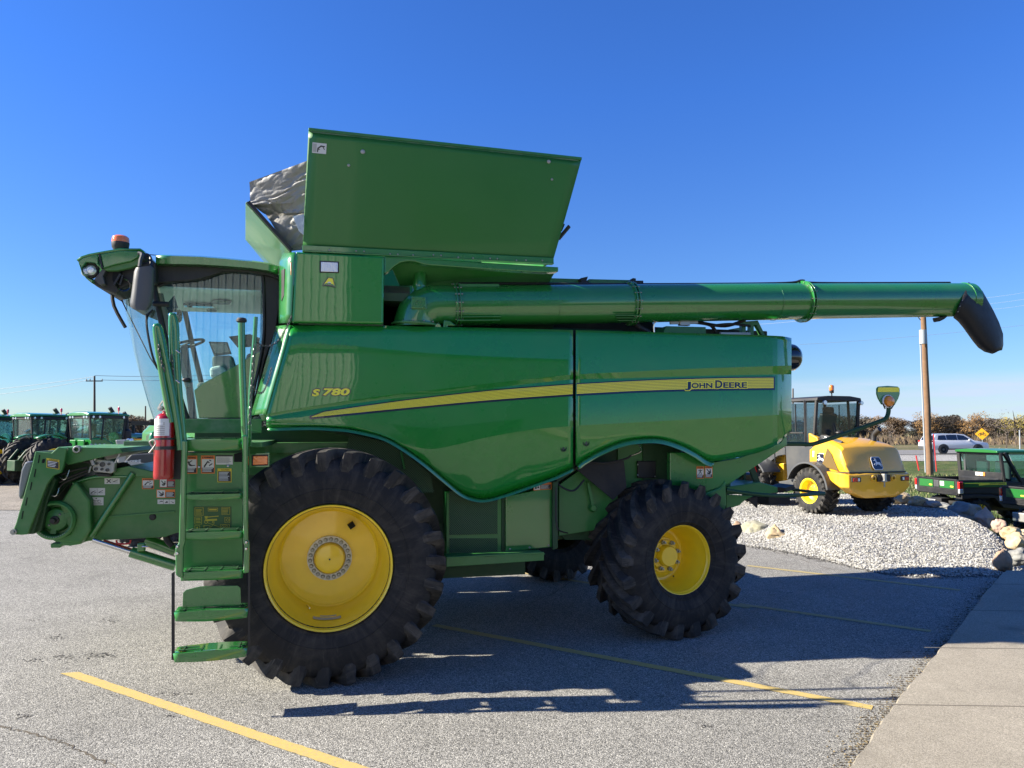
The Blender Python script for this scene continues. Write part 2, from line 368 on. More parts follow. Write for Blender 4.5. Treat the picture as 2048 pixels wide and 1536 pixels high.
def lin(a, b, n): return [a + (b - a) * i / n for i in range(n + 1)]

def ground_mat(name, stops, scale, bump=.004, extra=None, rough=.95, big=None, streak=None):
    m = bpy.data.materials.new(name); m.use_nodes = True; n = m.node_tree.nodes; l = m.node_tree.links; p = n['Principled BSDF']; M[name] = m
    g = n.new('ShaderNodeNewGeometry')
    v = n.new('ShaderNodeTexVoronoi'); v.inputs['Scale'].default_value = scale; l.new(g.outputs['Position'], v.inputs[0])
    s = n.new('ShaderNodeSeparateColor'); l.new(v.outputs['Color'], s.inputs[0])
    r = n.new('ShaderNodeValToRGB'); l.new(s.outputs[0], r.inputs[0]); e = r.color_ramp.elements
    e[0].position = stops[0][0]; e[0].color = (*stops[0][1], 1); e[1].position = stops[-1][0]; e[1].color = (*stops[-1][1], 1)
    for q, c in stops[1:-1]: k = e.new(q); k.color = (*c, 1)
    last = r.outputs[0]
    if big:
        for sc_, lo, hi, amount_lo, amount_hi in big:
            a = n.new('ShaderNodeTexNoise'); a.inputs['Scale'].default_value = sc_; a.inputs['Detail'].default_value = 8; a.inputs['Roughness'].default_value = .6; l.new(g.outputs['Position'], a.inputs[0])
            h = n.new('ShaderNodeMapRange'); h.inputs[1].default_value = lo; h.inputs[2].default_value = hi; h.inputs[3].default_value = amount_lo; h.inputs[4].default_value = amount_hi; l.new(a.outputs[0], h.inputs[0])
            mm = n.new('ShaderNodeMix'); mm.data_type = 'RGBA'; mm.blend_type = 'MULTIPLY'; mm.inputs[0].default_value = 1; l.new(last, mm.inputs[6]); l.new(h.outputs[0], mm.inputs[7]); last = mm.outputs[2]
    if extra:
        sc_, lo, hi, c2 = extra
        a = n.new('ShaderNodeTexNoise'); a.inputs['Scale'].default_value = sc_; a.inputs['Detail'].default_value = 9; l.new(g.outputs['Position'], a.inputs[0])
        h = n.new('ShaderNodeMapRange'); h.inputs[1].default_value = lo; h.inputs[2].default_value = hi; l.new(a.outputs[0], h.inputs[0])
        mm = n.new('ShaderNodeMix'); mm.data_type = 'RGBA'; l.new(h.outputs[0], mm.inputs[0]); l.new(last, mm.inputs[6]); mm.inputs[7].default_value = (*c2, 1); last = mm.outputs[2]
    l.new(last, p.inputs['Base Color']); p.inputs['Roughness'].default_value = rough; p.inputs['Specular IOR Level'].default_value = .25
    b = n.new('ShaderNodeBump'); b.inputs['Strength'].default_value = 1; b.inputs['Distance'].default_value = bump; l.new(v.outputs['Distance'], b.inputs['Height']); b.invert = True; l.new(b.outputs[0], p.inputs['Normal'])
    return m
ground_mat('asphalt', [(0, (0.055, 0.055, 0.052)), (.3, (0.15, 0.147, 0.137)), (.6, (0.245, 0.238, 0.217)), (.85, (0.345, 0.336, 0.305)), (1, (0.51, 0.495, 0.45))], 140, .003,
           big=[(.35, .3, .7, .86, 1.12), (1.7, .35, .7, 1.06, .92), (9, .3, .75, 1.06, .90), (4.5, .64, .74, 1.0, .66), (1.1, .60, .72, 1.0, .80)])
ground_mat('asphalt_old', [(0, (0.026, 0.026, 0.026)), (.5, (0.091, 0.088, 0.085)), (1, (0.312, 0.299, 0.273))], 80, .008, big=[(3, .3, .7, .7, 1.3)])
ground_mat('lot_gravel', [(0, (0.150, 0.128, 0.098)), (.5, (0.247, 0.217, 0.176)), (1, (0.375, 0.345, 0.292))], 45, .01, big=[(.5, .3, .7, .75, 1.15), (2.5, .3, .7, .9, 1.1)])
ground_mat('gravel', [(0, (0.124, 0.118, 0.105)), (.35, (0.260, 0.254, 0.239)), (.7, (0.372, 0.366, 0.347)), (1, (0.484, 0.477, 0.459))], 38, .022, big=[(1.1, .3, .7, .88, 1.08)])
ground_mat('turf', [(0, (0.025, 0.047, 0.009)), (.5, (0.055, 0.089, 0.017)), (1, (0.111, 0.140, 0.038))], 30, .03, big=[(.4, .3, .7, .7, 1.25), (3, .3, .7, .8, 1.2)], extra=(1.3, .5, .75, (0.170, 0.145, 0.068)))
ground_mat('field', [(0, (0.072, 0.068, 0.022)), (.5, (0.119, 0.104, 0.043)), (1, (0.194, 0.158, 0.083))], 3, .02, big=[(.05, .3, .7, .7, 1.3), (.5, .3, .7, .85, 1.15)], extra=(.12, .5, .62, (0.061, 0.076, 0.022)))
ground_mat('road', [(0, (0.140, 0.140, 0.140)), (1, (0.210, 0.206, 0.199))], 30, .002, big=[(.2, .3, .7, .9, 1.1)])
mat('line_paint', (.50, .36, .10), .75, var=.2, vscale=30, dust=.9, dcol=(.27, .24, .17), dscale=60)
mat('line_faded', (0.368, 0.288, 0.104), .8, var=.2, vscale=30, dust=.85, dcol=(0.208, 0.196, 0.168), dscale=30)

zs = [-60, -30, -10, 0, 4, 8] + lin(10, 60, 40) + lin(64, 130, 14) + [150, 180, 220, 300, 450, 700, 1200, 2500]
xs = [-2500, -1000, -400, -200, -120, -80] + lin(-50, -6, 8) + lin(-2, 30, 40) + [35, 40, 50, 60, 80, 120, 200, 400, 1000, 2500]
sheet('ground', xs, zs, -.05, 'field')
# asphalt lot: to zc 22 on the left, cut back to the gravel bed on the right
BED = [(-3, 15.2), (1, 15.0), (3.2, 14.6), (4.0, 14.15), (4.35, 13.75), (4.84, 13.0), (5.2, 12.1), (5.5, 11.25), (6.2, 11.0), (7.7, 11.05), (8.0, 11.1)]
RIGHT = [(10.0, 6.9), (11.05, 7.55), (13.2, 9.1), (14.9, 9.75), (16.7, 10.4), (19, 11.1), (22, 11.2)]
def bed_front(x): return smooth_tab(BED, x) + .09 * noise.noise(Vector((x * 2.2, 1, 0))) + .04 * noise.noise(Vector((x * 7, 4, 0)))
def bed_h(x, z):
    d = z - bed_front(x); r = smooth_tab(RIGHT, z) - x; b = 21.5 - z
    return -.06 + (.37 * ss((d + .25) / 3.6) + .07 * ss((d + .3) / .4)) * ss((r + .3) / 1.0) * ss((b + .2) / 1.5) * (1 if x > -3 else 0) + .035 * noise.noise(Vector((x * 1.2, z * 1.2, 0))) * ss(d) + G(x, z) * (1 - ss((r + .4) / .8))
EDGE = [(1600, 1660), (1691, 1536), (1754, 1450), (1806.5, 1380), (1862, 1314), (1918, 1251), (1974, 1178), (2009, 1141)]
edge3 = [onz(u, v, .13) for u, v in EDGE]
def lot_right(zc):
    pts = sorted([(p.dot(FH), p.dot(RT)) for p in edge3]); return interp(pts, zc) if zc < pts[-1][0] else pts[-1][1]
lz = [-25, -12, -6, -2, 0, 2, 3] + lin(3.5, 11.5, 60) + lin(12, 16, 40) + [17, 18, 19, 20]
rows = []
for z in lz:
    xr = lot_right(z) + .02 * noise.noise(Vector((z * 3, 0, 0))) if z > 3 else 30
    if z <= 3: xr = lot_right(3.2)
    rows.append([cam(x if x < xr else xr, z, .0) for x in [-60, -40, -20, -10, -5, -2, 0, 1, 2, 3, 4] + lin(4.4, 8, 36)])
mb = MB(); mb.grid(rows)
keep = []
for f in mb.f:
    c = sum((mb.v[i] for i in f), Vector()) / 4; xc, zc = c.dot(RT), c.dot(FH)
    if zc < (bed_front(xc) + .35 if xc > -3 else 99): keep.append(f)
mb.f = keep; mb.mi = [0] * len(keep); tag(mb.build('parking_lot', 'asphalt', recalc=False), kind='structure')
sheet('gravel_lot', lin(-70, 6, 38), [19.6, 20.5, 22, 25, 30, 36, 44], .012 - .0, 'lot_gravel', lambda x, z: G(x, z) if z > 21 else 0)
bx = lin(-3, 12.4, 150); bz = lin(10.6, 22, 110)
sheet('gravel_bed_base', bx, bz, 0, 'gravel', bed_h, lambda x, z: z > bed_front(x) - .15 and x < smooth_tab(RIGHT, z) + .35)
sheet('grass', lin(-3, 60, 42), lin(11.6, 48, 44), .006, 'turf', G, lambda x, z: x > smooth_tab(RIGHT, min(z, 22)) - .9 or z > 20.4)
sheet('road_shoulder', lin(-5, 160, 30), [47.6, 50, 52, 54, 56.5], .03, 'gravel')
sheet('road', lin(-5, 170, 40), [56, 58, 60, 62, 64, 66, 69], .06, 'road')
# dark broken old asphalt where the lot meets the gravel, straight strips of crack
random.seed(11)
mb = MB()
for i in range(16):
    x = random.uniform(4.6, 7.2); z = bed_front(x) - random.uniform(-.1, .30); r0 = random.uniform(.03, .08)
    c = cam(x, z, .004 + .0006 * i)
    mb.add([c + RT * (r0 * random.uniform(.6, 2.6) * math.cos(t)) + FH * (r0 * random.uniform(.3, 1) * math.sin(t)) for t in [k * math.pi / 4 for k in range(8)]], [tuple(range(8))])
tag(mb.build('crumbled_asphalt', 'asphalt_old', smooth=0, merge=False), kind='structure')
CRUMBS = True
def crack(pts, wd, seed):
    random.seed(seed); mb = MB(); P = []
    for (u, v), (u2, v2) in zip(pts, pts[1:]):
        for k in range(14): P.append(onz(u + (u2 - u) * k / 14, v + (v2 - v) * k / 14, .003) + Vector((random.uniform(-1, 1), random.uniform(-1, 1), 0)) * .018)
    L = []; Rr = []
    for i, p in enumerate(P):
        d = (P[min(i + 1, len(P) - 1)] - P[max(i - 1, 0)]).normalized(); q = Vector((-d.y, d.x, 0)) * wd * random.uniform(.3, 1.2); L.append(p + q); Rr.append(p - q)
    mb.grid([L, Rr]); tag(mb.build('asphalt_crack', 'crack', smooth=0), kind='structure')
mat('crack', (.09, .075, .055), .95, var=.4, vscale=20)
crack([(0, 1452), (90, 1472), (150, 1496), (235, 1536)], .008, 1)
crack([(1010, 1225), (1105, 1188), (1190, 1130)], .005, 2)
crack([(1540, 1100), (1650, 1135), (1760, 1158), (1990, 1150)], .008, 4)
ground_mat('concrete', [(0, (.19, .17, .135)), (.5, (.275, .247, .197)), (1, (.37, .335, .275))], 170, .0015, big=[(.8, .3, .7, .90, 1.08), (5, .3, .7, .94, 1.05)], extra=(1.7, .60, .78, (.19, .17, .135)))
ground_mat('dirt', [(0, (.05, .045, .035)), (1, (.16, .14, .105))], 90, .004)
# painted lines
def line(a, b, wd, ma='line_paint', skew=0.0):
    A = onz(*a, .004); B = onz(*b, .004); d = (B - A).normalized(); q = Vector((-d.y, d.x, 0)) * wd / 2; n = int((B - A).length / .05)
    random.seed(int(a[0])); L = []; Rr = []
    for i in range(n + 1):
        p = A + (B - A) * i / n; e = d * skew if i == 0 else Vector()
        L.append(p + q * (1 + random.uniform(-.08, .08)) + e); Rr.append(p - q * (1 + random.uniform(-.08, .08)) - e)
    mb = MB(); mb.grid([L, Rr]); tag(mb.build('parking_line', ma, smooth=0, recalc=False), kind='structure')
line((138, 1345), (760, 1553), .105, skew=.05)
line((868, 1250), (1745, 1415), .10)
line((1478, 1208), (1862, 1262), .10, 'line_faded')
line((1495, 1131), (1920, 1180), .10, 'line_faded')
line((970, 1134), (1500, 1215), .10, 'line_faded')
mb = MB(); random.seed(31)
for u0, v0, wu, n_ in ((218, 1241, 10, 26), (120, 1275, 12, 34), (70, 1241, 6, 14), (130, 1314, 12, 30), (203, 1310, 16, 60), (68, 1318, 10, 20), (50, 1432, 9, 18), (355, 1388, 8, 14), (1812, 1303, 7, 14), (1410, 1452, 8, 16), (342, 1432, 5, 8)):
    for k in range(n_):
        c = onz(u0 + random.gauss(0, wu), v0 + random.gauss(0, wu * .22), .003 + .00003 * k); r0 = random.uniform(.003, .012); t = random.uniform(0, 3)
        mb.add([c + RT * (r0 * 1.6 * math.cos(t + q)) + FH * (r0 * math.sin(t + q)) for q in (0, 1.3, 2.6, 3.9, 5.1)], [(0, 1, 2, 3, 4)])
tag(mb.build('tar_marks', 'asphalt_old', smooth=0, merge=False), kind='structure')
# raised concrete walk with a chipped edge
top = []; low = []
random.seed(3)
pts = []
for a, b in zip(edge3, edge3[1:]):
    for k in range(16): pts.append(a.lerp(b, k / 16))
pts.append(edge3[-1])
back = edge3[0] + (edge3[0] - edge3[1]).normalized() * 14
pts = [back] + pts
ce = [p + RT * (.025 * noise.noise(p * 5) + .012 * noise.noise(p * 23)) for p in pts]
far = ce[-1].dot(FH)
mb = MB()
r0 = [Vector((p.x, p.y, -.04)) for p in ce]; r1 = [Vector((p.x, p.y, .105)) for p in ce]; r2 = [Vector((p.x, p.y, .13)) + RT * .022 for p in ce]
r3 = [cam(9.5, p.dot(FH), .13) for p in ce]
mb.grid([r0, r1, r2, r3]); mb.add([r0[-1], r1[-1], r2[-1], r3[-1], r3[-1] - Vector((0, 0, .25))], [(0, 1, 2, 3, 4)])
tag(mb.build('sidewalk', 'concrete', recalc=False), kind='structure')
mat('joint', (.16, .14, .11), .9)
for zc in (far - .9, far - 2.3, far - 3.7, far - 5.1, far - 6.5):
    a = [p for p in ce if abs(p.dot(FH) - zc) < .3]
    x0 = a[0].dot(RT) + .1 if a else 5
    mb = MB(); mb.prism([cam(x0, zc, .1312), cam(9.4, zc - .25, .1312), cam(9.4, zc - .262, .1312), cam(x0, zc - .012, .1312)], (0, 0, .0012)); tag(mb.build('sidewalk_joint', 'joint', smooth=0), kind='structure')

# loose stones of the bed, straw by the kerb, grass blades: stuff nobody could count
random.seed(21)
OC = [(1, 0, 0), (-1, 0, 0), (0, 1, 0), (0, -1, 0), (0, 0, 1), (0, 0, -1)]; OF = [(0, 2, 4), (2, 1, 4), (1, 3, 4), (3, 0, 4), (2, 0, 5), (1, 2, 5), (3, 1, 5), (0, 3, 5)]
def stones(mb, p, r):
    q = Matrix.Rotation(random.uniform(0, 6.3), 3, 'Z') @ Matrix.Rotation(random.uniform(-.6, .6), 3, 'X'); sx, sy, sz = (r * random.uniform(.65, 1.35) for _ in range(3))
    k = len(mb.v)
    mb.v += [p + q @ Vector((a * sx, b * sy, c * sz * .8)) * random.uniform(.8, 1.15) for a, b, c in OC]
    mb.f += [tuple(i + k for i in f) for f in OF]; mb.mi += [mb.cur] * 8
mb = MB(); n = 0
while n < 30000:
    x = random.uniform(.5, 11.2); z = 10.8 + 10.5 * random.random() ** 1.5
    d = z - bed_front(x)
    if d < -.25 or x > smooth_tab(RIGHT, z) + .2 or (d < 0 and random.random() > math.exp(d * 12)): continue
    if d < 0: h = .004
    else: h = bed_h(x, z)
    mb.cur = random.choice((0, 0, 0, 1, 1, 1, 2)); stones(mb, cam(x, z, h + .006), random.uniform(.011, .024)); n += 1
mat('stone_light', (.42, .41, .38), .9); mat('stone_mid', (.31, .30, .27), .9); mat('stone_dark', (.17, .16, .14), .9)
tag(mb.build('gravel_stones', ['stone_light', 'stone_mid', 'stone_dark'], smooth=0, merge=False, recalc=False), 'pale crushed stone covering the raised bed under the loader', 'gravel', kind='stuff')
mb = MB(); mat('straw', (.20, .155, .085), .9); mat('straw_dark', (.075, .06, .042), .9)
for i in range(800):
    a = random.random() ** .8; p = ce[1 + int(a * (len(ce) - 3))]; dd = abs(random.gauss(0, .09)) + .0
    c = Vector((p.x, p.y, .006)) - RT * dd + Vector((random.uniform(-.05, .05), random.uniform(-.05, .05), 0)); t = random.uniform(0, 6.3); L = random.uniform(.01, .04)
    d = Vector((math.cos(t), math.sin(t), random.uniform(0, .35))) * L; q = Vector((-math.sin(t), math.cos(t), 0)) * random.uniform(.0015, .005)
    mb.cur = random.choice((0, 1, 1)); mb.add([c - q, c + q, c + d + q, c + d - q + Vector((0, 0, .003))], [(0, 1, 2, 3)])
for i in range(2600):
    p = ce[1 + int(random.random() * (len(ce) - 3))]; c = Vector((p.x, p.y, .004)) - RT * abs(random.gauss(0, .12)); mb.cur = random.choice((0, 1, 1)); stones(mb, c, random.uniform(.003, .009))
tag(mb.build('kerb_litter', ['straw', 'straw_dark'], smooth=0, merge=False, recalc=False), 'dry straw and grit gathered along the edge of the sidewalk', 'litter', kind='stuff')
mb = MB(); mat('blade', (.085, .125, .03), .7); mat('blade_dry', (.22, .20, .10), .8)
n = 0
while n < 26000:
    z = 11.8 + 26 * random.random() ** 1.6; x = random.uniform(6, 24)
    if not (x > smooth_tab(RIGHT, min(z, 22)) + .1 or z > 21.3): continue
    c = cam(x, z, G(x, z)); t = random.uniform(0, 6.3); h = random.uniform(.03, .09) * (1 + z / 40); wv = .004 + .0006 * z
    q = Vector((math.cos(t), math.sin(t), 0)) * wv; mb.cur = 0 if random.random() < .7 else 1
    mb.add([c - q, c + q, c + Vector((random.uniform(-.03, .03), random.uniform(-.03, .03), h))], [(0, 1, 2)]); n += 1
tag(mb.build('grass_blades', ['blade', 'blade_dry'], smooth=0, merge=False, recalc=False), 'short green turf behind the rocks with a few dry blades', 'grass', kind='stuff')
mb = MB()
mat('dry_grass', (.20, .145, .07), .9, var=.3)
mat('scrub', (.085, .062, .040), .95, var=.4, vscale=2)
for i in range(5200):                         # tall tan grass beside the road and rough ground farther back
    x = random.uniform(20, 31); z = random.uniform(71, 80); c = cam(x, z, G(x, z)); t = random.uniform(0, 6.3); q = Vector((math.cos(t), math.sin(t), 0)) * .04
    mb.add([c - q, c + q, c + Vector((random.uniform(-.2, .2), random.uniform(-.2, .2), random.uniform(.5, 1.25)))], [(0, 1, 2)])
tag(mb.build('tall_dry_grass', 'dry_grass', smooth=0, merge=False, recalc=False), 'patch of tall tan grass beyond the road behind the white car', 'grass', kind='stuff')
mb = MB()
for i in range(15000):
    x = random.uniform(-75, 105); z = random.choice((random.uniform(96, 128), random.uniform(140, 165))); c = cam(x, z, G(x, z) - .1); t = random.uniform(0, 6.3); q = Vector((math.cos(t), math.sin(t), 0)) * random.uniform(.1, .3)
    h = random.uniform(.3, 1.15) * (1 + .9 * noise.noise(Vector((x * .07, z * .1, 0)))); mb.cur = 0 if random.random() < .85 else 1
    mb.add([c - q, c + q, c + q * .5 + Vector((random.uniform(-.3, .3), random.uniform(-.3, .3), h))], [(0, 1, 2)])
tag(mb.build('field_scrub', ['scrub', 'dry_grass'], smooth=0, merge=False, recalc=False), 'band of dark brown scrub across the far field', 'scrub', kind='stuff')

# ------------------------------------------------------------------ far treeline, each tree a thing
for i, c in enumerate([(.115, .092, .072), (.155, .105, .06), (.10, .088, .068), (.20, .115, .04), (.25, .20, .04), (.15, .12, .10)]): mat('foliage_%d' % i, c, .9, var=.45, vscale=.6)
mat('bark', (.10, .08, .065), .9)
def make_tree(k, h, wd, ma, leaf, n, label, group='trees of the far treeline', tr=.035):
    random.seed(k); root = empty('tree', (0, 0, 0), label, 'tree', group)
    t = MB(); t.tube([(0, 0, -.3), (.1, 0, h * .3), (-.1, .1, h * .75)], [wd * tr, wd * tr * .8, wd * tr * .25], 6)
    for j in range(9):
        a = random.uniform(0, 6.3); z0 = h * random.uniform(.2, .65); e = Vector((math.cos(a) * wd * .4, math.sin(a) * wd * .4, z0 + h * random.uniform(.15, .3))); t.tube([(0, 0, z0), e * .55 + Vector((0, 0, z0 * .45)), e], [wd * tr * .4, wd * tr * .25, wd * tr * .1], 4)
    t.build('trunk', 'bark', root)
    m = MB(); lobes = [(Vector((random.uniform(-.3, .3) * wd, random.uniform(-.3, .3) * wd, h * random.uniform(.14, .82))), wd * random.uniform(.16, .3)) for _ in range(15)]
    for j in range(n):
        c, r = random.choice(lobes); d = Vector((random.gauss(0, 1), random.gauss(0, 1), random.gauss(0, 1))).normalized() * r * random.random() ** .4
        p = c + Vector((d.x, d.y, d.z * .9)); p.z = min(p.z, h); a = Vector((random.gauss(0, 1), random.gauss(0, 1), random.gauss(0, 1))).normalized(); b = a.orthogonal().normalized() * leaf * random.uniform(.5, 1.2); a = a * leaf * random.uniform(.3, 1)
        m.add([p - b, p + a, p + b], [(0, 1, 2)])
    m.build('crown', ma, root, smooth=0, merge=False, recalc=False); return root
protos = [make_tree(31 + i, 9, 8, 'foliage_%d' % (0, 2, 1, 0, 2)[i],   .36, 2300, 'brown autumn tree in the distant treeline across the field') for i in range(5)]
random.seed(5); used = set()
for i in range(190):
    side = i % 2; x = (8 + (i // 2) * 2.75 + random.uniform(-1.5, 1.5)) if side == 0 or i > 84 else (-24 - (i // 2) * 2.9 + random.uniform(-1.5, 1.5))
    if side == 0 or i > 84: x = 14 + (i % 95) * 1.75 + random.uniform(-1, 1); z = random.uniform(160, 205)
    else: x = -22 - (i // 2) * 3.0; z = random.uniform(150, 180)
    pi = random.randrange(5); o = protos[pi] if pi not in used else copy_tree(protos[pi]); used.add(pi)
    o.location = cam(x, z, G(x, z)); o.rotation_euler.z = random.uniform(0, 6.3); s = random.uniform(.50, .64); o.scale = (s * 1.35, s * 1.35, s)
    if side == 1 and i <= 84: o['label'] = 'brown autumn tree in the treeline beyond the tractors'; o['group'] = 'trees beyond the tractors'
for (u, zc, s, k, lab) in ((1945, 158, .72, 3, 'tall orange-brown tree rising above the treeline over the road sign'), (2030, 156, .70, 4, 'yellow-leaved tree at the right end of the treeline'), (1855, 160, .66, 3, 'rust-orange tree of the treeline just beside the wooden utility pole')):
    t = make_tree(60 + k + u, 9.4, 8, 'foliage_%d' % k, .34, 1600, lab); p = atd(u, 860, zc); t.location = (p.x, p.y, .2); t.scale = (s * 1.2, s * 1.2, s)
t = make_tree(91, 4.2, 5.5, 'foliage_5', .1, 420, 'bare twiggy bush beyond the green utility vehicle roof', 'roadside shrubs', .009); t.name = 'shrub'; t['category'] = 'bush'; p = atd(2012, 880, 74); t.location = (p.x, p.y, .1)
t = make_tree(92, 3.4, 4, 'foliage_5', .1, 500, 'pale bare shrub in the field left of the wooden pole', 'roadside shrubs', .009); t.name = 'shrub'; t['category'] = 'bush'; p = atd(1780, 880, 100); t.location = (p.x, p.y, .1)

mb = MB(); random.seed(14)
for i in range(2600):
    x = random.uniform(4.3, 7.6); z = bed_front(x) - abs(random.gauss(0, .16)) + .05; stones(mb, cam(x, z, .004), random.uniform(.004, .016) * (1.6 if random.random() < .1 else 1))
tag(mb.build('asphalt_crumbs', 'asphalt_old', smooth=0, merge=False, recalc=False), 'dark crumbled asphalt bits where the lot meets the pale gravel', 'rubble', kind='stuff')
# ------------------------------------------------------------------ rocks edging the bed
random.seed(77)
for nm, c, c2 in (('rock_tan', (.42, .31, .17), (.5, .42, .3)), ('rock_green', (.27, .26, .18), (.36, .34, .28)), ('rock_brown', (.28, .185, .12), (.40, .30, .22)), ('rock_grey', (.17, .17, .16), (.28, .28, .26)), ('rock_pink', (.36, .25, .19), (.45, .38, .33))):
    mat(nm, c, .9, var=.35, vscale=7, dust=.8, dcol=c2, dscale=5, bump=.02, bscale=9)
def rock(u, v, wpx, hpx, ma, label, point=0, seed=0, base=.1):
    p = onz(u, v, base)
    for _ in range(6):
        b_ = max(base, bed_h(p.dot(RT), p.dot(FH)) if bed_front(p.dot(RT)) < p.dot(FH) else base); p = onz(u, v, b_); s = 1450 / p.dot(FH); wd = wpx / s * 1.05; ht = hpx / s * 1.22
    b = bmesh.new(); bmesh.ops.create_icosphere(b, subdivisions=4, radius=1)
    for q in b.verts:
        c = q.co.copy(); n1 = noise.noise(c * 1.1 + Vector((seed * 7.3, 0, 0))) * .38 + noise.noise(c * 2.7 + Vector((0, seed * 3.1, 0))) * .16 + noise.noise(c * 7 + Vector((0, 0, seed))) * .045
        c *= 1 + n1
        if point and c.z > 0: k = 1 - point * min(c.z, 1.1) * .72; c.x *= k; c.y *= k
        q.co = c
    xr = [q.co.dot(RT) for q in b.verts]; zr = [q.co.z for q in b.verts]
    for q in b.verts: q.co = Vector((q.co.x * wd / (max(xr) - min(xr)), q.co.y * wd / (max(xr) - min(xr)), (q.co.z - min(zr)) * ht / (max(zr) - min(zr)) - ht * .12))
    me = bpy.data.meshes.new('rock'); b.to_mesh(me); b.free(); me.materials.append(M[ma]); o = bpy.data.objects.new('rock', me); col.objects.link(o); o.location = p
    me.polygons.foreach_set('use_smooth', [True] * len(me.polygons)); me.set_sharp_from_angle(angle=R(28)); tag(o, label, 'rock', 'rocks edging the gravel bed')
for k, a in enumerate([
    (1474, 1071, 30, 27, 'rock_brown', 'brown rock half hidden behind the combine rear tyre', 0, 0),
    (1508, 1076, 54, 32, 'rock_green', 'rounded grey-green boulder on the gravel beside the combine rear tyre', 0, 0),
    (1549, 1084, 36, 33, 'rock_tan', 'pointed tan rock on the gravel right of the grey-green boulder', 1, .02),
    (1777, 1003, 20, 18, 'rock_tan', 'small tan rock just behind the yellow loader tyre', 0, .2),
    (1801, 1008, 40, 23, 'rock_tan', 'rounded yellowish rock right of the yellow loader rear bumper', 0, .2),
    (1835, 1012, 34, 19, 'rock_tan', 'low yellowish rock left of the utility vehicle tailgate', 0, .2),
    (1864, 1015, 30, 13, 'rock_pink', 'flat pinkish rock under the utility vehicle tailgate', 0, .2),
    (1890, 1021, 34, 15, 'rock_grey', 'low dark grey rock in shadow below the utility vehicle bed', 0, .15),
    (1930, 1040, 62, 34, 'rock_grey', 'large shaded grey rock behind the small spotlight', 0, .12),
    (1971, 1052, 35, 36, 'rock_pink', 'tall pointed brown rock in front of the utility vehicle wheel', 1, .12),
    (1999, 1064, 28, 24, 'rock_pink', 'small speckled rock right of the tall pointed rock', 0, .1),
    (2022, 1079, 38, 24, 'rock_tan', 'orange-tan rock below the speckled rock', 0, .1),
    (2044, 1078, 24, 18, 'rock_tan', 'pale tan rock at the right edge below the second utility bed', 0, .05),
    (2036, 1101, 42, 34, 'rock_tan', 'broad tan rock at the right edge above the dark brown rock', 0, .05),
    (2038, 1129, 40, 32, 'rock_grey', 'dark rock behind the brown corner rock', 0, .03),
    (2008, 1141, 36, 40, 'rock_brown', 'reddish brown rock at the far corner of the sidewalk', .4, .0)]):
    rock(*a[:7], seed=k + 1, base=a[7])
# ================================================================== the combine harvester
YC = 8.60; YP = 6.95
cb = empty('combine_harvester', (1.9, YC, 0), 'big green combine harvester with yellow wheels, raised grain tank covers and long unloading auger', 'combine harvester')

# ---- side panels from traced lines of the photograph
TOP = [(583, 651), (590, 648), (611, 648.6), (770, 652), (1146, 660), (1400, 667), (1560, 672), (1583, 676)]
C1 = [(531, 828), (620, 812), (760, 791.5), (900, 775), (1000, 764), (1100, 753.5), (1147, 749), (1250, 744), (1400, 737), (1583, 731)]
C2 = [(531, 834), (620, 819), (760, 799.5), (900, 784), (1000, 774), (1100, 763), (1147, 759), (1250, 756.5), (1400, 752), (1583, 748.5)]
C3 = [(531, 846), (700, 850), (760, 866), (805, 885), (835, 895), (866, 898), (910, 890), (975, 874.6), (1060, 860), (1146, 852), (1250, 846), (1400, 838), (1583, 828.5)]
BOTF = [(534, 854), (623, 852), (665, 854), (702, 857.5), (767, 873), (805, 893), (849, 924), (890, 958), (924, 985), (945, 994), (965, 997), (992, 992), (1061, 969), (1110, 951), (1146, 934)]
BOTR = [(1150, 932.5), (1166, 919.5), (1205, 898), (1245, 882.5), (1284, 876), (1324, 877), (1363, 889), (1392, 904), (1415, 919), (1428, 922.5), (1479, 914), (1522, 903.5), (1555, 888), (1583, 862)]
def left_edge(v): return 583 - (v - 651) * (583 - 533) / (828 - 651) if v < 828 else 533
def curves(u, rear):
    t = smooth_tab(TOP, u); b = smooth_tab(BOTR if rear else BOTF, u); c1 = smooth_tab(C1, u); c2 = smooth_tab(C2, u); c3 = min(smooth_tab(C3, u), b - 3)
    c2 = min(c2, c3 - 2); c1 = min(c1, c2 - 2); return t, c1, c2, c3, b
def yoff(u, v, rear):
    t, c1, c2, c3, b = curves(max(u, 531), rear)
    def lp(a, bb, x, y, bulge=0): k = max(0, min(1, (v - a) / (bb - a))); return x + (y - x) * k - bulge * math.sin(math.pi * k)
    k3 = max(0, min(1, (b - c3) / 110)); k1 = max(.15, min(1, (u - 531) / 350))
    if v < c1: y = lp(t, c1, .075, .0, .012)
    elif v < c2: y = lp(c1, c2, .0, .032 * k1)
    elif v < c3: y = lp(c2, c3, .032 * k1, -.012, .012)
    else: y = lp(c3, b, -.012, -.012 + .20 * k3, .006)
    if u > 1545: q = (u - 1545) / 38; y += .16 * q * q * (1.0 if v < c2 else 1.25)
    return YP + y
def on_panel(u, v, rear, off=.0): return at(u, v, yoff(u, v, rear) - off)
def panel_grid(us, rear):
    cols = []
    for u in us:
        t, c1, c2, c3, b = curves(u, rear); vs = []
        for (a, bb, n) in ((t, c1, 7), (c1, c2, 2), (c2, c3, 6), (c3, b, 6)): vs += [a + (bb - a) * k / n for k in range(n)]
        vs.append(b); cols.append([(u, v) for v in vs])
    return cols
us = lin(531, 1146, 62); cols = panel_grid(us, False)
def shear(u, v): # front edge of the panel leans
    le = left_edge(v); return le + (u - 531) * (1146 - le) / (1146 - 531)
g = [[on_panel(shear(u, v), v, False) for u, v in c] for c in cols]
mb = MB(); mb.grid(g)
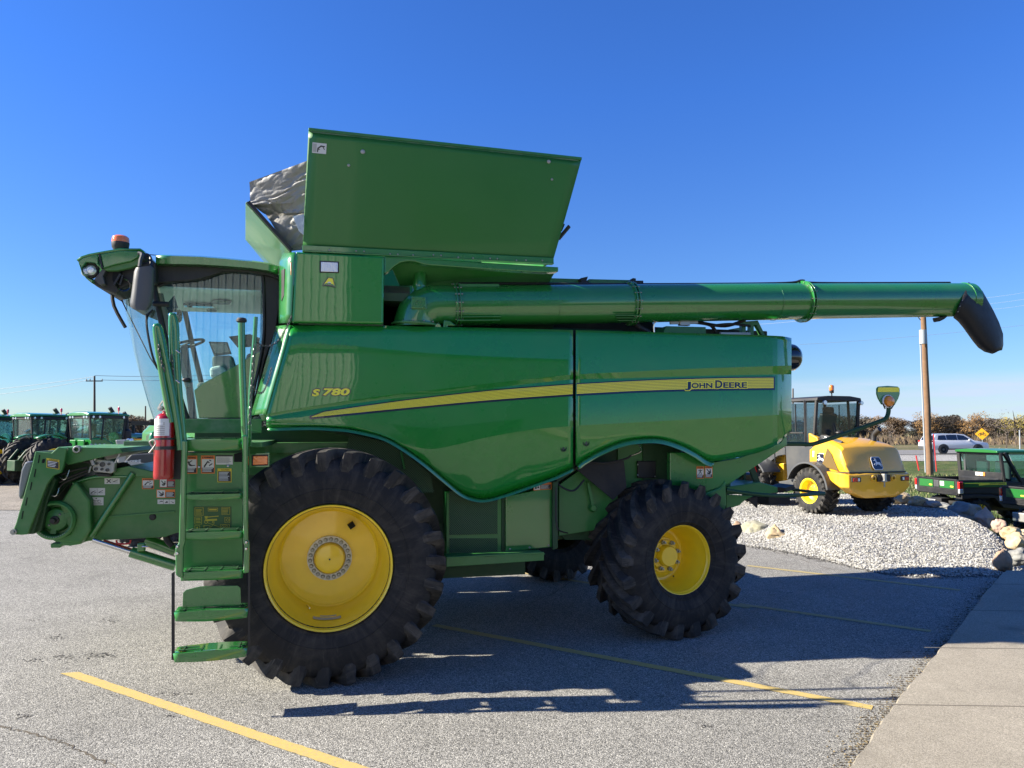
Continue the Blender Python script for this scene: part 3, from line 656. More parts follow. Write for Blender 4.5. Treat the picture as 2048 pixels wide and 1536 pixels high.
fp = mb.build('front_side_panel', 'panel_green', cb, smooth=9, solid=-.02)
mb.mirror(YC).build('front_side_panel', 'panel_green', cb, smooth=9, solid=-.02)
us2 = lin(1152, 1583, 46); cols = panel_grid(us2, True); g2 = [[on_panel(u, v, True) for u, v in c] for c in cols]
end = g2[-1]                                   # wraps round the tail
for dx, dy in ((.035, .10), (.05, .25), (.055, .55), (.055, YC - YP - .16 + .02)):
    g2.append([p + Vector((dx - .18 * max(0, (1.5 - p.z)) * dy * .3, dy, 0)) for p in end])
mr = MB(); mr.grid(g2)
rp = mr.build('rear_side_panel', 'panel_green', cb, smooth=9, solid=-.02)
mr.mirror(YC).build('rear_side_panel', 'panel_green', cb, smooth=9, solid=-.02)
# rolled lip along the lower edge and the arches
def lip(tab, u0, u1, rear, wpx, name):
    rows = []
    for k in range(81):
        u = u0 + (u1 - u0) * k / 80; v = smooth_tab(tab, u); p = on_panel(u, v, rear); e = .001 if rear else .001
        u2 = min(max(u + 1, u0), u1); d = Vector((smooth_tab(tab, min(u + 3, u1)) - smooth_tab(tab, max(u - 3, u0)), 0, 0)).x / 6
        nx, ny = d / math.hypot(d, 1), 1 / math.hypot(d, 1)
        q = at(u - nx * wpx, v + ny * wpx, yoff(u, v, rear) - .035)
        r_ = at(u - nx * wpx, v + ny * wpx, yoff(u, v, rear) + .09)
        rows.append([p + Vector((0, -.004, 0)), p.lerp(q, .5) + Vector((0, -.012, 0)), q, r_])
    m = MB(); m.grid(rows); m.build(name, 'green', cb, smooth=50, solid=.006, recalc=False); return m
lip(BOTF, 536, 1145, False, 8, 'panel_lip').mirror(YC).build('panel_lip', 'green', cb, smooth=50)
lip(BOTR, 1153, 1427, True, 11, 'panel_lip')
# front return of the side panel, facing the cab: lit by the sun
rows = []
for v in lin(651, 829, 14):
    u = left_edge(v); p = on_panel(u, v, False)
    q1 = at(u - 9, v - 1, YP + .10 + .1); q2 = at(u - 13, v, YP + .24); q3 = at(u - 22, v + 1, YP + .27); q4 = at(u - 29, v + 2, YP + .42)
    rows.append([p, q1, q2, q3, q4])
m = MB(); m.grid(rows); m.build('panel_front_return', 'green', cb, smooth=30, solid=.01)
m.mirror(YC).build('panel_front_return', 'green', cb, smooth=30)

# gap strip between the two panels
m = MB(); P = [at(1149.5, v, YP + .08 + (yoff(1147, v, False) - YP)) for v in lin(661, 931, 30)]
m.grid([[p + Vector((-.03, 0, 0)) for p in P], [p + Vector((.03, 0, 0)) for p in P]]); m.build('panel_gap_seal', 'void', cb, smooth=0)
# stripe decals
def stripe(ut, vt, ub, vb, rear, name, ma, off, n=50, tip=None):
    rows = [[], []]
    for k in range(n + 1):
        u = ut + (ub - ut) * k / n; rows[0].append(on_panel(u, vt(u), rear, off)); rows[1].append(on_panel(u, vb(u), rear, off))
    m = MB(); m.grid(rows); return m
yt = [(623, 833.5), (649, 823.5), (808, 801.5), (980, 782), (1146, 769), (1154, 768.6), (1300, 761), (1450, 756.5), (1547, 755.5)]
yb = [(623, 834.5), (808, 816), (980, 800), (1146, 788), (1154, 787.6), (1300, 780.5), (1450, 777), (1547, 776)]
def T(tab, d=0): return lambda u: (interp(tab, u) if u < 652 else smooth_tab(tab[1:] if tab is yt else tab, u)) + d
dec = empty('side_stripe', parent_loc := at(1100, 790, YP)); dec.parent = None
bpy.data.objects.remove(dec)
m = stripe(619, T(yt, -2.2), 1146, T(yb, 4.2), False, 's', 'navy', .004, 90); o1 = m.build('stripe_border', 'navy', cb, smooth=0)
m = stripe(1153, T(yt, -2.2), 1550, T(yb, 4.0), True, 's', 'navy', .004, 60); o1 = m.build('stripe_border', 'navy', cb, smooth=0)
mat('yellow_decal_line', (.62, .50, .02), .3, coat=.6)
for (a, b, rr, nn) in ((623.5, 1145.5, False, 90), (1153.5, 1547.5, True, 60)):
    m = MB(); nb = 13
    for k in range(nb):
        m.cur = k % 2
        rows = [[], []]
        for j in range(nn + 1):
            u = a + (b - a) * j / nn; v0 = T(yt)(u); v1 = T(yb)(u)
            rows[0].append(on_panel(u, v0 + (v1 - v0) * (k - (.0 if k % 2 else .12)) / nb if k else v0, rr, .0058)); rows[1].append(on_panel(u, v0 + (v1 - v0) * (k + 1 - (.12 if k % 2 == 0 and k < nb - 1 else 0)) / nb, rr, .0058))
        m.grid(rows)
    m.build('yellow_stripe', ['yellow_decal', 'yellow_decal_line'], cb, smooth=0, merge=False)
def letters(name, s, u0, u1, v0, v1, ma, rear, off, bold=0, shr=0, slope=0, sp=1.0, Yf=None, parent=cb):
    m = MB()
    def fn(a, b):
        v = v1 + (v0 - v1) * b + slope * (a) ; u = u0 + (u1 - u0) * a + shr * (b - .5)
        return on_panel(u, v, rear, off) if Yf is None else at(u, v, Yf - off)
    text_on(m, s, fn, bold, sp); return m.build(name, ma, parent, smooth=0, merge=False)
# JOHN DEERE wordmark: large initials, small capitals, yellow halo under the navy letters
def wordmark(bold, ma, off, dx=0, dy=0):
    for s, u0, u1, v0, v1 in (('J', 1370, 1382, 763.5, 780.5), ('OHN', 1383, 1425, 765.5, 776.5), ('D', 1430.5, 1445, 760.5, 776.3), ('EERE', 1446.5, 1494, 764.5, 775.8)):
        letters('wordmark', s, u0 - dx, u1 + dx, v0 - dy, v1 + dy, ma, True, off, bold)
wordmark(.09, 'yellow_decal', .0075, 1.6, 1.6)
wordmark(.032, 'navy', .0088)
letters('model_number', 'S', 623.2, 641, 776.2, 794.5, 'navy', False, .004, .10, 4)
letters('model_number', '780', 644, 701.5, 774.6, 793, 'navy', False, .004, .10, 4)
letters('model_number', 'S', 625.2, 639, 778.2, 792.5, 'yellow_decal', False, .0056, .04, 4)
letters('model_number', '780', 646.4, 699.4, 776.6, 791, 'yellow_decal', False, .0056, .04, 4)
# round latches
for u, v, rr in ((1127, 897, False), (1172.5, 886, True)):
    c = on_panel(u, v, rr); m = MB(); m.lathe([(.034, .01), (.034, -.004), (.026, -.006), (.024, .0), (.0001, .004)], c, (0, 1, 0), 20); o = m.build('panel_latch', 'green_dark', cb)
    m = MB(); m.cbox(c + Vector((0, -.001, 0)), (.018, .008, .032)); m.build('latch_key', 'navy', o)

# ---- inner body: core, frames, guards
m = MB(); m.box((.35, YP + .55, 1.05), (4.35, 2 * YC - YP - .55, 2.72)); m.box((.9, YP + .5, .64), (2.0, 2 * YC - YP - .5, 1.2)); m.box((2.0, YP + .55, .98), (3.0, 2 * YC - YP - .55, 1.2)); m.build('body_light_block', 'green_dark', cb, smooth=0)  # plain core boxes added inside to block light and give the body its shadow
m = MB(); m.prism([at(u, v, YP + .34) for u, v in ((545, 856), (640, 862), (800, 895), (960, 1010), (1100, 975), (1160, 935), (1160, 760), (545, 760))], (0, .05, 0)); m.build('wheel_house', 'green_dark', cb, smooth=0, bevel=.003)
# perforated guard behind the front wheel arch
m = plate([(700, 868), (790, 888), (862, 950), (868, 985), (800, 985), (740, 940), (690, 905)], YP + .25, .02); m.build('screen_guard', 'perforated', cb, smooth=0)
m = MB(); m.tube([at(802, 902, YP + .22), at(809, 938, YP + .22)], .012, 8); m.build('guard_rod', 'green_flat', cb)
m = MB(); m.box((at(520, 0, 7.3).x, 7.25, 1.93), (at(850, 0, 7.3).x, 7.42, 2.03)); m.build('axle_beam', 'green_dusty', cb, smooth=0, bevel=.005)
m = plate([(498, 895), (650, 888), (700, 900), (700, 950), (498, 950)], 7.32, .06); m.build('fender_plate', 'green_dusty', cb, smooth=0, bevel=.004)
# lower middle: screen door, solid door, posts and running board
m = plate([(893, 985), (1003, 985), (1003, 1110), (893, 1114)], YP + .30, .2); m.build('guard_frame', 'green_flat', cb, smooth=0, bevel=.006)
for (v0, v1) in ((982, 1070), (1077, 1106)):
    m = plate([(899, v0), (995, v0), (995, v1 - 2), (899, v1)], YP + .292, .01); m.build('radiator_screen', 'perforated', cb, smooth=0)
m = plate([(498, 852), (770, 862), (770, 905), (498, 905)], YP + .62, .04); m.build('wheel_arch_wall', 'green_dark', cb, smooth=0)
m = plate([(1003.5, 990), (1011, 990), (1011, 1109), (1003.5, 1109)], YP + .30, .2); m.build('post', 'green_dark', cb, smooth=0)
m = plate([(1011.5, 992), (1105, 974), (1105, 1094), (1011.5, 1104)], YP + .26, .24); m.build('service_door', 'green', cb, smooth=0, bevel=.008)
m = MB()
for u, v in ((1020, 1098), (1059, 1095), (1097, 1091)): m.lathe([(.0001, -.012), (.009, -.01), (.011, 0)], at(u, v, YP + .26), (0, 1, 0), 10)
m.build('door_bolts', 'bolt', cb)
m = plate([(893, 1114), (1088, 1104), (1088, 1121), (893, 1134)], YP + .02, .02)
m.cbox(at(990, 1112, YP + .1) + Vector((0, .04, .012)), (.98, .24, .012)); m.build('running_board', 'green_flat', cb, smooth=0, bevel=.004)
m = plate([(1106, 965), (1116, 962), (1116, 1096), (1106, 1100)], YP + .2, .05); m.build('post', 'green_dark', cb, smooth=0, bevel=.004)
# tail structure under the rear panel
m = plate([(1118, 970), (1160, 940), (1236, 930), (1236, 1040), (1190, 1060), (1118, 1072)], YP + .42, .05); m.build('inner_side_sheet', 'green_flat', cb, smooth=0, bevel=.004)
m = plate([(1236, 870), (1350, 862), (1470, 900), (1460, 980), (1420, 985), (1330, 990), (1236, 975)], YP + .52, .05); m.build('inner_side_sheet', 'green_flat', cb, smooth=0, bevel=.004)
m = plate([(1340, 905), (1390, 905), (1430, 924), (1480, 915), (1560, 886), (1575, 866), (1572, 860), (1575, 890), (1462, 966), (1340, 1010)], YP + .24, .08)
m.build('chopper_hood', 'green', cb, smooth=0, bevel=.01)
m = plate([(1440, 975), (1452, 960), (1454, 1010), (1440, 1050), (1400, 1050), (1400, 990)], YP + .22, .35); m.build('chopper_housing', 'green_flat', cb, smooth=0, bevel=.02)
m = MB(); m.box((3.35, YP + .5, 1.2), (4.3, 2 * YC - YP - .5, 2.0)); m.build('straw_chamber', 'green_dark', cb, smooth=0)
m = plate([(1150, 936), (1160, 928), (1248, 922), (1253, 975), (1226, 1000), (1222, 996)], YP + .30, .02); m.build('rubber_curtain', 'rubber', cb, smooth=0)
m = plate([(1276, 922), (1312, 922), (1312, 956), (1276, 956)], YP + .48, .04); m.build('control_box', 'black', cb, smooth=0, bevel=.008)
m = MB()
for u, v in ((1275, 929), (1275, 950), (1310, 953)): m.lathe([(.0001, -.012), (.008, -.01), (.01, 0)], at(u, v, YP + .478), (0, 1, 0), 10)
m.build('box_bolts', 'bolt', cb)
def hose(pts, r, ma='black', name='hose', parent=cb, k=6, n=8):
    m = MB(); m.tube(arc(pts, k), r, n); return m.build(name, ma, parent)
hose([at(1165, 922, YP + .3), at(1210, 926, YP + .28), at(1250, 918, YP + .27), at(1262, 911, YP + .27)], .011)
hose([at(1262, 911, YP + .27), at(1280, 904, YP + .27), at(1282, 896, YP + .28), at(1275, 886, YP + .3)], .007, 'chrome', 'hydraulic_pipe')
hose([at(1340, 916, YP + .4), at(1350, 908, YP + .38), at(1372, 902, YP + .4)], .005, 'chrome', 'hydraulic_pipe')
hose([at(1108, 958, YP + .28), at(1125, 975, YP + .26), at(1148, 981, YP + .26), at(1168, 960, YP + .3)], .010)
hose([at(1200, 905, YP + .32), at(1240, 892, YP + .34), at(1300, 884, YP + .36), at(1380, 898, YP + .36)], .014)
hose([at(1112, 975, YP + .17), at(1112, 1040, YP + .16), at(1118, 1060, YP + .17), at(1135, 1066, YP + .3)], .008)
m = MB(); m.bar(at(1176, 965, YP + .38), at(1186, 1015, YP + .38), .03, .03); m.lathe([(.0001, -.03), (.03, -.03), (.045, 0), (.045, .02)], at(1186, 1016, YP + .39), (0, 1, 0), 18); m.build('shift_arm', 'green_flat', cb)
m = plate([(1118, 1066), (1180, 1046), (1195, 1058), (1195, 1080), (1130, 1080)], YP + .5, .25); m.build('frame_bracket', 'green_dark', cb, smooth=0, bevel=.006)
m = MB(); m.box((-.2, 7.5, .74), (.45, 2 * YC - 7.5, 1.12)); m.box((-.25, 7.28, .72), (.25, 7.5, 1.3)); m.box((-.25, 2 * YC - 7.5, .72), (.25, 2 * YC - 7.28, 1.3)); m.build('front_axle', 'green_dark', cb, smooth=0, bevel=.02)

# ---- rear steering axle
m = MB(); m.box((3.18, 7.6, .72), (3.42, 10.2, .96)); m.build('rear_axle', 'green_dark', cb, smooth=0, bevel=.02)

# ---- wheels
def tyre_mesh(R_, w, rr, nl, lug_h, lug_w, sweep, big=True):
    h = w / 2; Rc = R_ - lug_h
    prof = [(rr, -h * .80), (rr + .02, -h * .86), (rr + (Rc - rr) * .09, -h * .905), (rr + (Rc - rr) * .10, -h * .925), (rr + (Rc - rr) * .125, -h * .925), (rr + (Rc - rr) * .135, -h * .92), (rr + (Rc - rr) * .25, -h * .965), (rr + (Rc - rr) * .36, -h * .985), (rr + (Rc - rr) * .365, -h * .998), (rr + (Rc - rr) * .38, -h * .998), (rr + (Rc - rr) * .385, -h * .988), (rr + (Rc - rr) * .5, -h * 1.0), (rr + (Rc - rr) * .75, -h * .965), (Rc - .055, -h * .90), (Rc - .02, -h * .80), (Rc, -h * .5), (Rc + .006, 0)]
    prof = prof + [(r, -a) for r, a in reversed(prof[:-1])] + [(rr, -h * .80)]
    m = MB(); m.lathe(prof, (0, 0, 0), (0, 1, 0), 96)
    m.cur = 1
    for s in (-1, 1):
        for k in range(nl):
            a0 = 2 * math.pi * (k + (.5 if s > 0 else 0)) / nl; st = []
            N = 12
            for j in range(N + 1):
                t = j / N; yy = s * h * (-.06 + 1.04 * min(t / .82, 1)); 
                if t <= .82: base = Rc - .002 - .05 * max(0, (t - .55)) ; topr = R_ - .016 * max(0, t - .4) - .05 * max(0, t - .65); y = yy
                else: q = (t - .82) / .18; base = Rc - .03 - .14 * q; topr = R_ - .022 - .03 * q - (lug_h + .10) * q * q; y = s * h * (.965 + .0 * q)
                ang = a0 + sweep * (t ** .8) if t <= .82 else a0 + sweep * (.82 ** .8) + sweep * .12 * (t - .82)
                wv = lug_w * (.75 + .55 * t); st.append((y, base, topr, ang, wv, t))
            vs = []
            for (y, b, tr, an, wv, t) in st:
                yo = 1.0 if t < .8 else 1.0 + .022 * (1 - ((t - .8) / .2) ** 2)
                for (r, dw, ysc) in ((b - .012, -.66, .96 if t > .82 else 1.0), (tr, -.36, yo), (tr, .36, yo), (b - .012, .66, .96 if t > .82 else 1.0)):
                    da = dw * wv / R_; c = Vector((math.cos(an + da), 0, math.sin(an + da))); vs.append(c * r + Vector((0, y * ysc, 0)))
            fs = []
            for j in range(N):
                for q in range(3): fs.append((j * 4 + q, j * 4 + q + 1, (j + 1) * 4 + q + 1, (j + 1) * 4 + q))
            fs += [(0, 1, 2, 3), (N * 4 + 3, N * 4 + 2, N * 4 + 1, N * 4)]
            m.add(vs, fs)
    return m
def wheel(name, c, R_, w, rr, nl, lug_h, lug_w, sweep, steer, prof, kind, parent=cb, flip=False, spin=0):
    """side the rim is seen from is local -y"""
    e = empty(name, (0, 0, 0)); e.parent = parent; rot = Matrix.Rotation(steer + (math.pi if flip else 0), 4, 'Z'); e.location = wmat(parent).inverted() @ Vector(c); e.rotation_euler.z = steer + (math.pi if flip else 0)
    def bld(m, n, ma, par=e, **k):
        m.xf(wmat(e)); return m.build(n, ma, par, **k)
    tm = tyre_mesh(R_, w, rr, nl, lug_h, lug_w, sweep); tm.xf(Matrix.Rotation(spin, 4, 'Y')); bld(tm, 'tyre', ['tyre_side', 'tyre_tread'], smooth=22, merge=False, bevel=0)
    m = MB(); m.lathe(prof, (0, 0, 0), (0, 1, 0), 72); ro = bld(m, 'rim', 'yellow', smooth=30)
    return e, bld, ro
def tyre_contact(u, v, Y): return at(u, v, Y)
FR = 1.005; fc = Vector((at(659, 1140, 6.43).x, 6.37 + .36, FR - .02))
h = .36
front_prof = [(.522, -.30), (.532, -.325), (.528, -.335), (.515, -.325), (.508, -.29), (.505, -.27), (.498, -.20), (.49, -.10), (.468, -.02), (.455, .02), (.45, .16), (.44, .20), (.42, .215), (.20, .205), (.19, .19), (.0001, .19)]
def front_hub(bld, ro):
    m = MB(); m.lathe([(.200, .205), (.198, .165), (.145, .16), (.142, .18)], (0, 0, 0), (0, 1, 0), 60); bld(m, 'hub_ring', 'ring_plate', ro, smooth=30)
    m = MB()
    for k in range(22):
        if k % 5 == 4 and k < 20: pass
        a = 2 * math.pi * (k + .3) / 22; c = Vector((math.cos(a) * .171, .155, math.sin(a) * .171)); m.lathe([(.0001, -.02), (.012, -.018), (.015, -.004), (.019, 0), (.019, .008)], c, (0, 1, 0), 8)
    bld(m, 'wheel_bolts', 'bolt', ro)
    m = MB(); m.lathe([(.0001, .10), (.09, .102), (.125, .115), (.138, .14), (.142, .2)], (0, 0, 0), (0, 1, 0), 40); bld(m, 'hub_cap', 'yellow', ro)
    m = MB(); m.disc((0, .094, 0), .008, (0, 1, 0), .006, 10); bld(m, 'cap_bolt', 'black', ro)
e, bld, ro = wheel('front_wheel', fc, FR, .72, .505, 27, .072, .082, .42, 0, front_prof, 0, spin=.1)
front_hub(bld, ro)
m = MB(); a = Vector((.19, .17, .29)); m.cbox(a, (.055, .06, .05), Matrix.Rotation(-.6, 3, 'Y')); bld(m, 'valve_hole', 'void', ro, smooth=0)
m = MB(); m.tube([(-.19, .10, -.395), (-.17, .05, -.40), (-.165, 0, -.40)], .006, 6); bld(m, 'valve_stem', 'chrome', ro)
for k, (a0, a1, r_) in enumerate(((-.28, .22, .478), (-.16, .14, .478))):
    m = MB(); rows = []
    for j in range(11):
        a = -math.pi / 2 + a0 + (a1 - a0) * j / 10; y0 = -.105 + .042 * k; rr_ = (.4925 - .0) if k == 0 else .483
        rows.append([Vector((math.cos(a) * (.4865 - .002), y0, math.sin(a) * (.4865 - .002))), Vector((math.cos(a) * (.473 if k == 0 else .466), y0 + .038, math.sin(a) * (.473 if k == 0 else .466)))])
    m.grid(rows); bld(m, 'rim_label', 'grey_plate', ro, smooth=0)
e2, bld, ro = wheel('front_wheel', (fc.x, 2 * YC - fc.y, fc.z), FR, .72, .505, 27, .072, .082, .42, 0, front_prof, 0, flip=True)
front_hub(bld, ro)
# rear
RR = .815; hub_c = at(1360, 1129, 7.05); steer = R(10)
rc = Vector((hub_c.x - .05, 7.30, RR - .015))
rear_prof = [(.352, -.27), (.368, -.285), (.380, -.30), (.37, -.312), (.352, -.305), (.345, -.28), (.335, -.27), (.332, -.20), (.315, -.17), (.312, -.09), (.297, -.06), (.292, .04), (.275, .07), (.25, .075), (.19, .05), (.185, .03), (.0001, .03)]
def rear_hub(bld, ro):
    m = MB(); m.lathe([(.0001, -.09), (.10, -.088), (.112, -.07), (.118, .03)], (0, 0, 0), (0, 1, 0), 36); m.lathe([(.165, .03), (.16, -.01), (.0001, -.012)], (0, 0, 0), (0, 1, 0), 40)
    hb = bld(m, 'hub', 'yellow', ro)
    for k in range(8):
        m = MB(); a = 2 * math.pi * (k + .35) / 8; c = Vector((math.cos(a) * .15, -.012, math.sin(a) * .15)); m.lathe([(.0001, -.062), (.013, -.06), (.013, -.035), (.022, -.032), (.024, 0)], c, (0, 1, 0), 8); bld(m, 'wheel_nut', 'bolt', ro, smooth=20)
e3, bld, ro = wheel('rear_wheel', rc, RR, .76, .355, 21, .058, .095, .60, steer, rear_prof, 1, spin=.12)
rear_hub(bld, ro)
m = MB(); m.disc((.13, .025, -.24), .008, (0, 1, 0), .01, 8); bld(m, 'valve_stem', 'black', ro)
e4, bld, ro = wheel('rear_wheel', (3.17, 10.35, rc.z), RR, .76, .355, 21, .058, .095, .60, steer, rear_prof, 1, flip=True)
rear_hub(bld, ro)

# ---- upper body: side box, tank rail, covers
bw = [(591, 503), (769, 513), (767, 648), (583, 645)]
m = plate(bw, YP + .02, .55); sb = m.build('side_box', 'panel_green', cb, smooth=0, bevel=.02, bseg=3)
m = plate([(585, 641), (767, 645), (767, 652), (600, 649)], YP + .06, .5); m.build('box_skirt', 'green_dark', cb, smooth=0)
rows = []
for v in lin(505, 645, 8):
    k = (v - 505) / 140; rows.append([at(591 - 8 * k, v, YP + .03), at(575 - 6 * k + (6 if v < 515 else 0), v + 1, YP + .14), at(562 - 2 * k + (7 if v < 515 else 0), v + 2, YP + .42), at(560 - 2 * k + (8 if v < 515 else 0), v + 2, YP + .75)])
m = MB(); m.grid(rows); m.build('box_front_face', 'green', cb, smooth=40, solid=.01)
m.mirror(YC).build('box_front_face', 'green', cb, smooth=40)
m = MB(); m.prism([at(567, 541, YP + .27), at(573, 538, YP + .17), at(572, 592, YP + .17), at(567, 603, YP + .27)], Vector((-.02, -.01, 0))); m.build('front_vent', 'black', cb, smooth=0, bevel=.004)
# work light in the box
m = plate([(639, 521), (678, 523), (678, 546), (639, 545)], YP + .012, .03); lt = m.build('work_light', 'black', cb, smooth=0, bevel=.006)
m = plate([(642, 523.5), (675.5, 525), (675.5, 544), (642, 543)], YP + .006, .01); m.build('lens', 'lamp', lt, smooth=0, bevel=.003)
# sunrise-road badge
em = MB(); em.prism([at(u, v, YP + .016) for u, v in ((656, 554.5), (666, 555.5), (671.5, 573.5), (643.5, 571.5))], (0, -.0015, 0)); em.cur = 1
em.prism([at(u, v, YP + .0140) for u, v in ((657, 556), (665, 557), (669, 571), (647.5, 569.5))], (0, -.001, 0)); em.cur = 2
em.lathe([(.0001, 0), (.017, 0)], at(658.5, 567.0, YP + .0124), (0, -1, 0), 14, 0, 2 * math.pi); em.cur = 3
em.prism([at(u, v, YP + .0112) for u, v in ((644, 571), (652, 566.5), (660, 566), (670, 570.5), (671.5, 574), (661, 569.5), (653, 569.5))], (0, -.001, 0)); em.cur = 0
em.prism([at(u, v, YP + .0100) for u, v in ((646, 572.5), (654, 569.8), (661, 570), (672, 575.2), (671, 576), (660, 572.2), (655, 571.6))], (0, -.001, 0))
em.build('badge', ['navy', 'yellow_decal', 'white', 'green'], sb, smooth=0, merge=False)
# tank side rail with curved cut-out over the auger elbow
cut = [(769, 513), (1117, 534), (1117, 543), (1095, 545), (1000, 540), (900, 533), (857, 530), (845, 527.5), (830, 523), (815, 522), (800, 525), (788, 533), (777, 543), (769, 547)]
m = plate(cut, YP + .03, .10); m.build('tank_rail', 'green', cb, smooth=0, bevel=.008)
m = MB(); m.prism([at(777, 520, YP + .12), at(1112, 540, YP + .12), at(1095, 571, YP + .42), at(800, 571, YP + .42)], (0, .03, 0)); m.build('tank_side', 'green_flat', cb, smooth=0)
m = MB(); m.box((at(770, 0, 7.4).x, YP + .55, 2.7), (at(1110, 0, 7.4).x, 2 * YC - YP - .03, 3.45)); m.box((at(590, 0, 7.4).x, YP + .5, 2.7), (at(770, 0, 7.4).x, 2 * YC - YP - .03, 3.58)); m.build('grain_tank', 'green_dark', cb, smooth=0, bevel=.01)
m = MB(); m.cbox(at(790, 620, YP + .56), (.3, .02, .5)); m.build('elbow_back_plate', 'dark_grey', cb, smooth=0)
# ladder-side cover (near), leaning out at its top
HB = YP + .06; HT = YP - .20
cv = [at(617, 259, HT), at(1163, 318, HT), at(1105, 525, HB), at(605, 500, HB)]
def lerp2(a, b, s, t): return cv[0].lerp(cv[1], s).lerp(cv[3].lerp(cv[2], s), t)
rows = [[lerp2(0, 0, s / 24, t / 14) + Vector((0, -.012 * math.sin(math.pi * t / 14) - .006 * math.sin(math.pi * s / 24), 0)) for s in range(25)] for t in range(15)]
mat('cover_green', (.016, .155, .022), .38, coat=.14, var=.10, vscale=1.2, dust=.16, dcol=(.07, .19, .04), dscale=1.1)
m = MB(); m.grid(rows); tc = m.build('tank_cover', 'cover_green', cb, smooth=30, solid=-.03)
mm_ = m.mirror(YC).build('tank_cover', 'cover_green', cb, smooth=30, solid=.03)
up = (cv[0] - cv[3]).normalized(); out_ = Vector((0, -1, 0))
m = MB(); m.bar(cv[0] + Vector((0, .01, .0)), cv[1] + Vector((0, .01, 0)), .05, .03); m.build('cover_edge', 'green_flat', cb, smooth=0, bevel=.006)
m = MB(); m.bar(cv[0] + Vector((.02, -.022, -.028)), cv[1] + Vector((-.04, -.022, -.028)), .006, .010); m.build('cover_seam_dirt', 'green_deck', cb, smooth=0)
m = MB(); m.bar(cv[3] + Vector((0, -.03, .012)), cv[2] + Vector((0, -.03, .012)), .03, .05); m.bar(cv[3] + Vector((0, -.02, -.02)), cv[2] + Vector((0, -.02, -.02)), .07, .012); m.build('cover_hinge', 'green', cb, smooth=0, bevel=.004)
m = MB()
for k in (.1, .2, .23, .33, .36, .42, .5, .53, .6, .66, .73, .76, .84, .88, .95): p = cv[3].lerp(cv[2], k) + Vector((0, -.05, -.008 + .006 * (k * 100 % 3))); m.ball(p, .009, 8)
m.build('hinge_bolts', 'bolt', cb)
m = MB()
for s, t, r_ in ((.19, .14, .022), (.145, .265, .014), (.875, .06, .02), (.905, .22, .013)): p = lerp2(0, 0, s, t); m.lathe([(.0001, -.012), (r_ * .6, -.01), (r_, 0)], p + Vector((0, -.014, 0)), (0, 1, 0), 14)
m.build('cover_bolts', 'grey_plate', tc)
def sticker(pts_px, Yf, parts, parent=cb, off=.003, name='warning_label', base='sticker', fn=None):
    """pts_px: u0,v0,u1,v1 (top-left, bottom-right); parts: (material, polygons in 0..1 across and down)"""
    u0, v0, u1, v1 = pts_px[:4]; sl = pts_px[4] if len(pts_px) > 4 else 0
    f = fn or (lambda a, b, o: at(u0 + (u1 - u0) * a, v0 + (v1 - v0) * b + sl * a, (Yf(u0 + (u1 - u0) * a, v0 + (v1 - v0) * b) if callable(Yf) else Yf) - o))
    mats = [base]; m = MB(); m.prism([f(a, b, off) for a, b in ((0, 0), (1, 0), (1, 1), (0, 1))], (0, .0012, 0))
    for ma, polys in parts:
        if ma not in mats: mats.append(ma)
        m.cur = mats.index(ma)
        for k, pl in enumerate(polys): m.add([f(a, b, off + .0012 + .0003 * mats.index(ma)) for a, b in pl], [tuple(range(len(pl)))])
    o = m.build(name, mats, parent, smooth=0, merge=False); return o, f
def rc_(a, b, c, d): return [(a, b), (c, b), (c, d), (a, d)]
def lines(a, b, c, d, n, th=.5):
    random.seed(int(a * 100 + n)); o = []; st = (d - b) / n
    for k in range(n): o.append(rc_(a, b + st * k, c - random.uniform(0, .25) * (c - a), b + st * (k + th)))
    return o
FIG_FALL = [[(.10, .22), (.18, .20), (.36, .36), (.32, .44)], [(.34, .30), (.42, .30), (.42, .38), (.34, .38)], [(.30, .38), (.44, .36), (.50, .52), (.36, .56)], [(.44, .34), (.66, .22), (.68, .28), (.46, .42)], [(.36, .50), (.58, .60), (.56, .66), (.34, .56)], [(.48, .48), (.64, .58), (.58, .64), (.46, .56)], [(.44, .60), (.92, .58), (.92, .64), (.60, .68), (.42, .66)]]
FIG_RUN = [[(.44, .18), (.56, .18), (.56, .28), (.44, .28)], [(.40, .30), (.60, .30), (.56, .52), (.42, .52)], [(.42, .50), (.52, .50), (.30, .82), (.20, .78)], [(.48, .50), (.58, .48), (.72, .64), (.66, .84), (.58, .82), (.60, .66)], [(.22, .28), (.42, .34), (.40, .42), (.20, .36)], [(.58, .34), (.80, .24), (.84, .30), (.60, .44)]]
FIG_HAND = [[(.10, .24), (.20, .18), (.62, .52), (.54, .62)], [(.50, .48), (.84, .46), (.88, .62), (.66, .84), (.30, .82), (.30, .70), (.52, .66)], [(.66, .22), (.74, .22), (.74, .46), (.66, .46)], [(.78, .26), (.86, .28), (.84, .48), (.76, .46)], [(.24, .64), (.44, .58), (.46, .64), (.26, .72)]]
FIG_X = [[(.1, .2), (.16, .14), (.44, .82), (.38, .88)], [(.38, .14), (.44, .2), (.16, .88), (.1, .82)], [(.56, .6), (.9, .24), (.92, .3), (.6, .68)], [(.56, .66), (.9, .66), (.9, .72), (.56, .72)], [(.493, .05), (.507, .05), (.507, .95), (.493, .95)]]
FIG_ARM = [[(.12, .70), (.46, .30), (.54, .36), (.22, .80)], [(.48, .28), (.66, .40), (.62, .48), (.46, .40)], [(.62, .20), (.80, .26), (.78, .34), (.62, .28)], [(.60, .60), (.88, .46), (.90, .54), (.62, .70)], [(.22, .84), (.8, .84), (.8, .88), (.22, .88)]]
def sq(fig, a, b, c, d): return [[(a + (c - a) * x, b + (d - b) * y) for x, y in p] for p in fig]
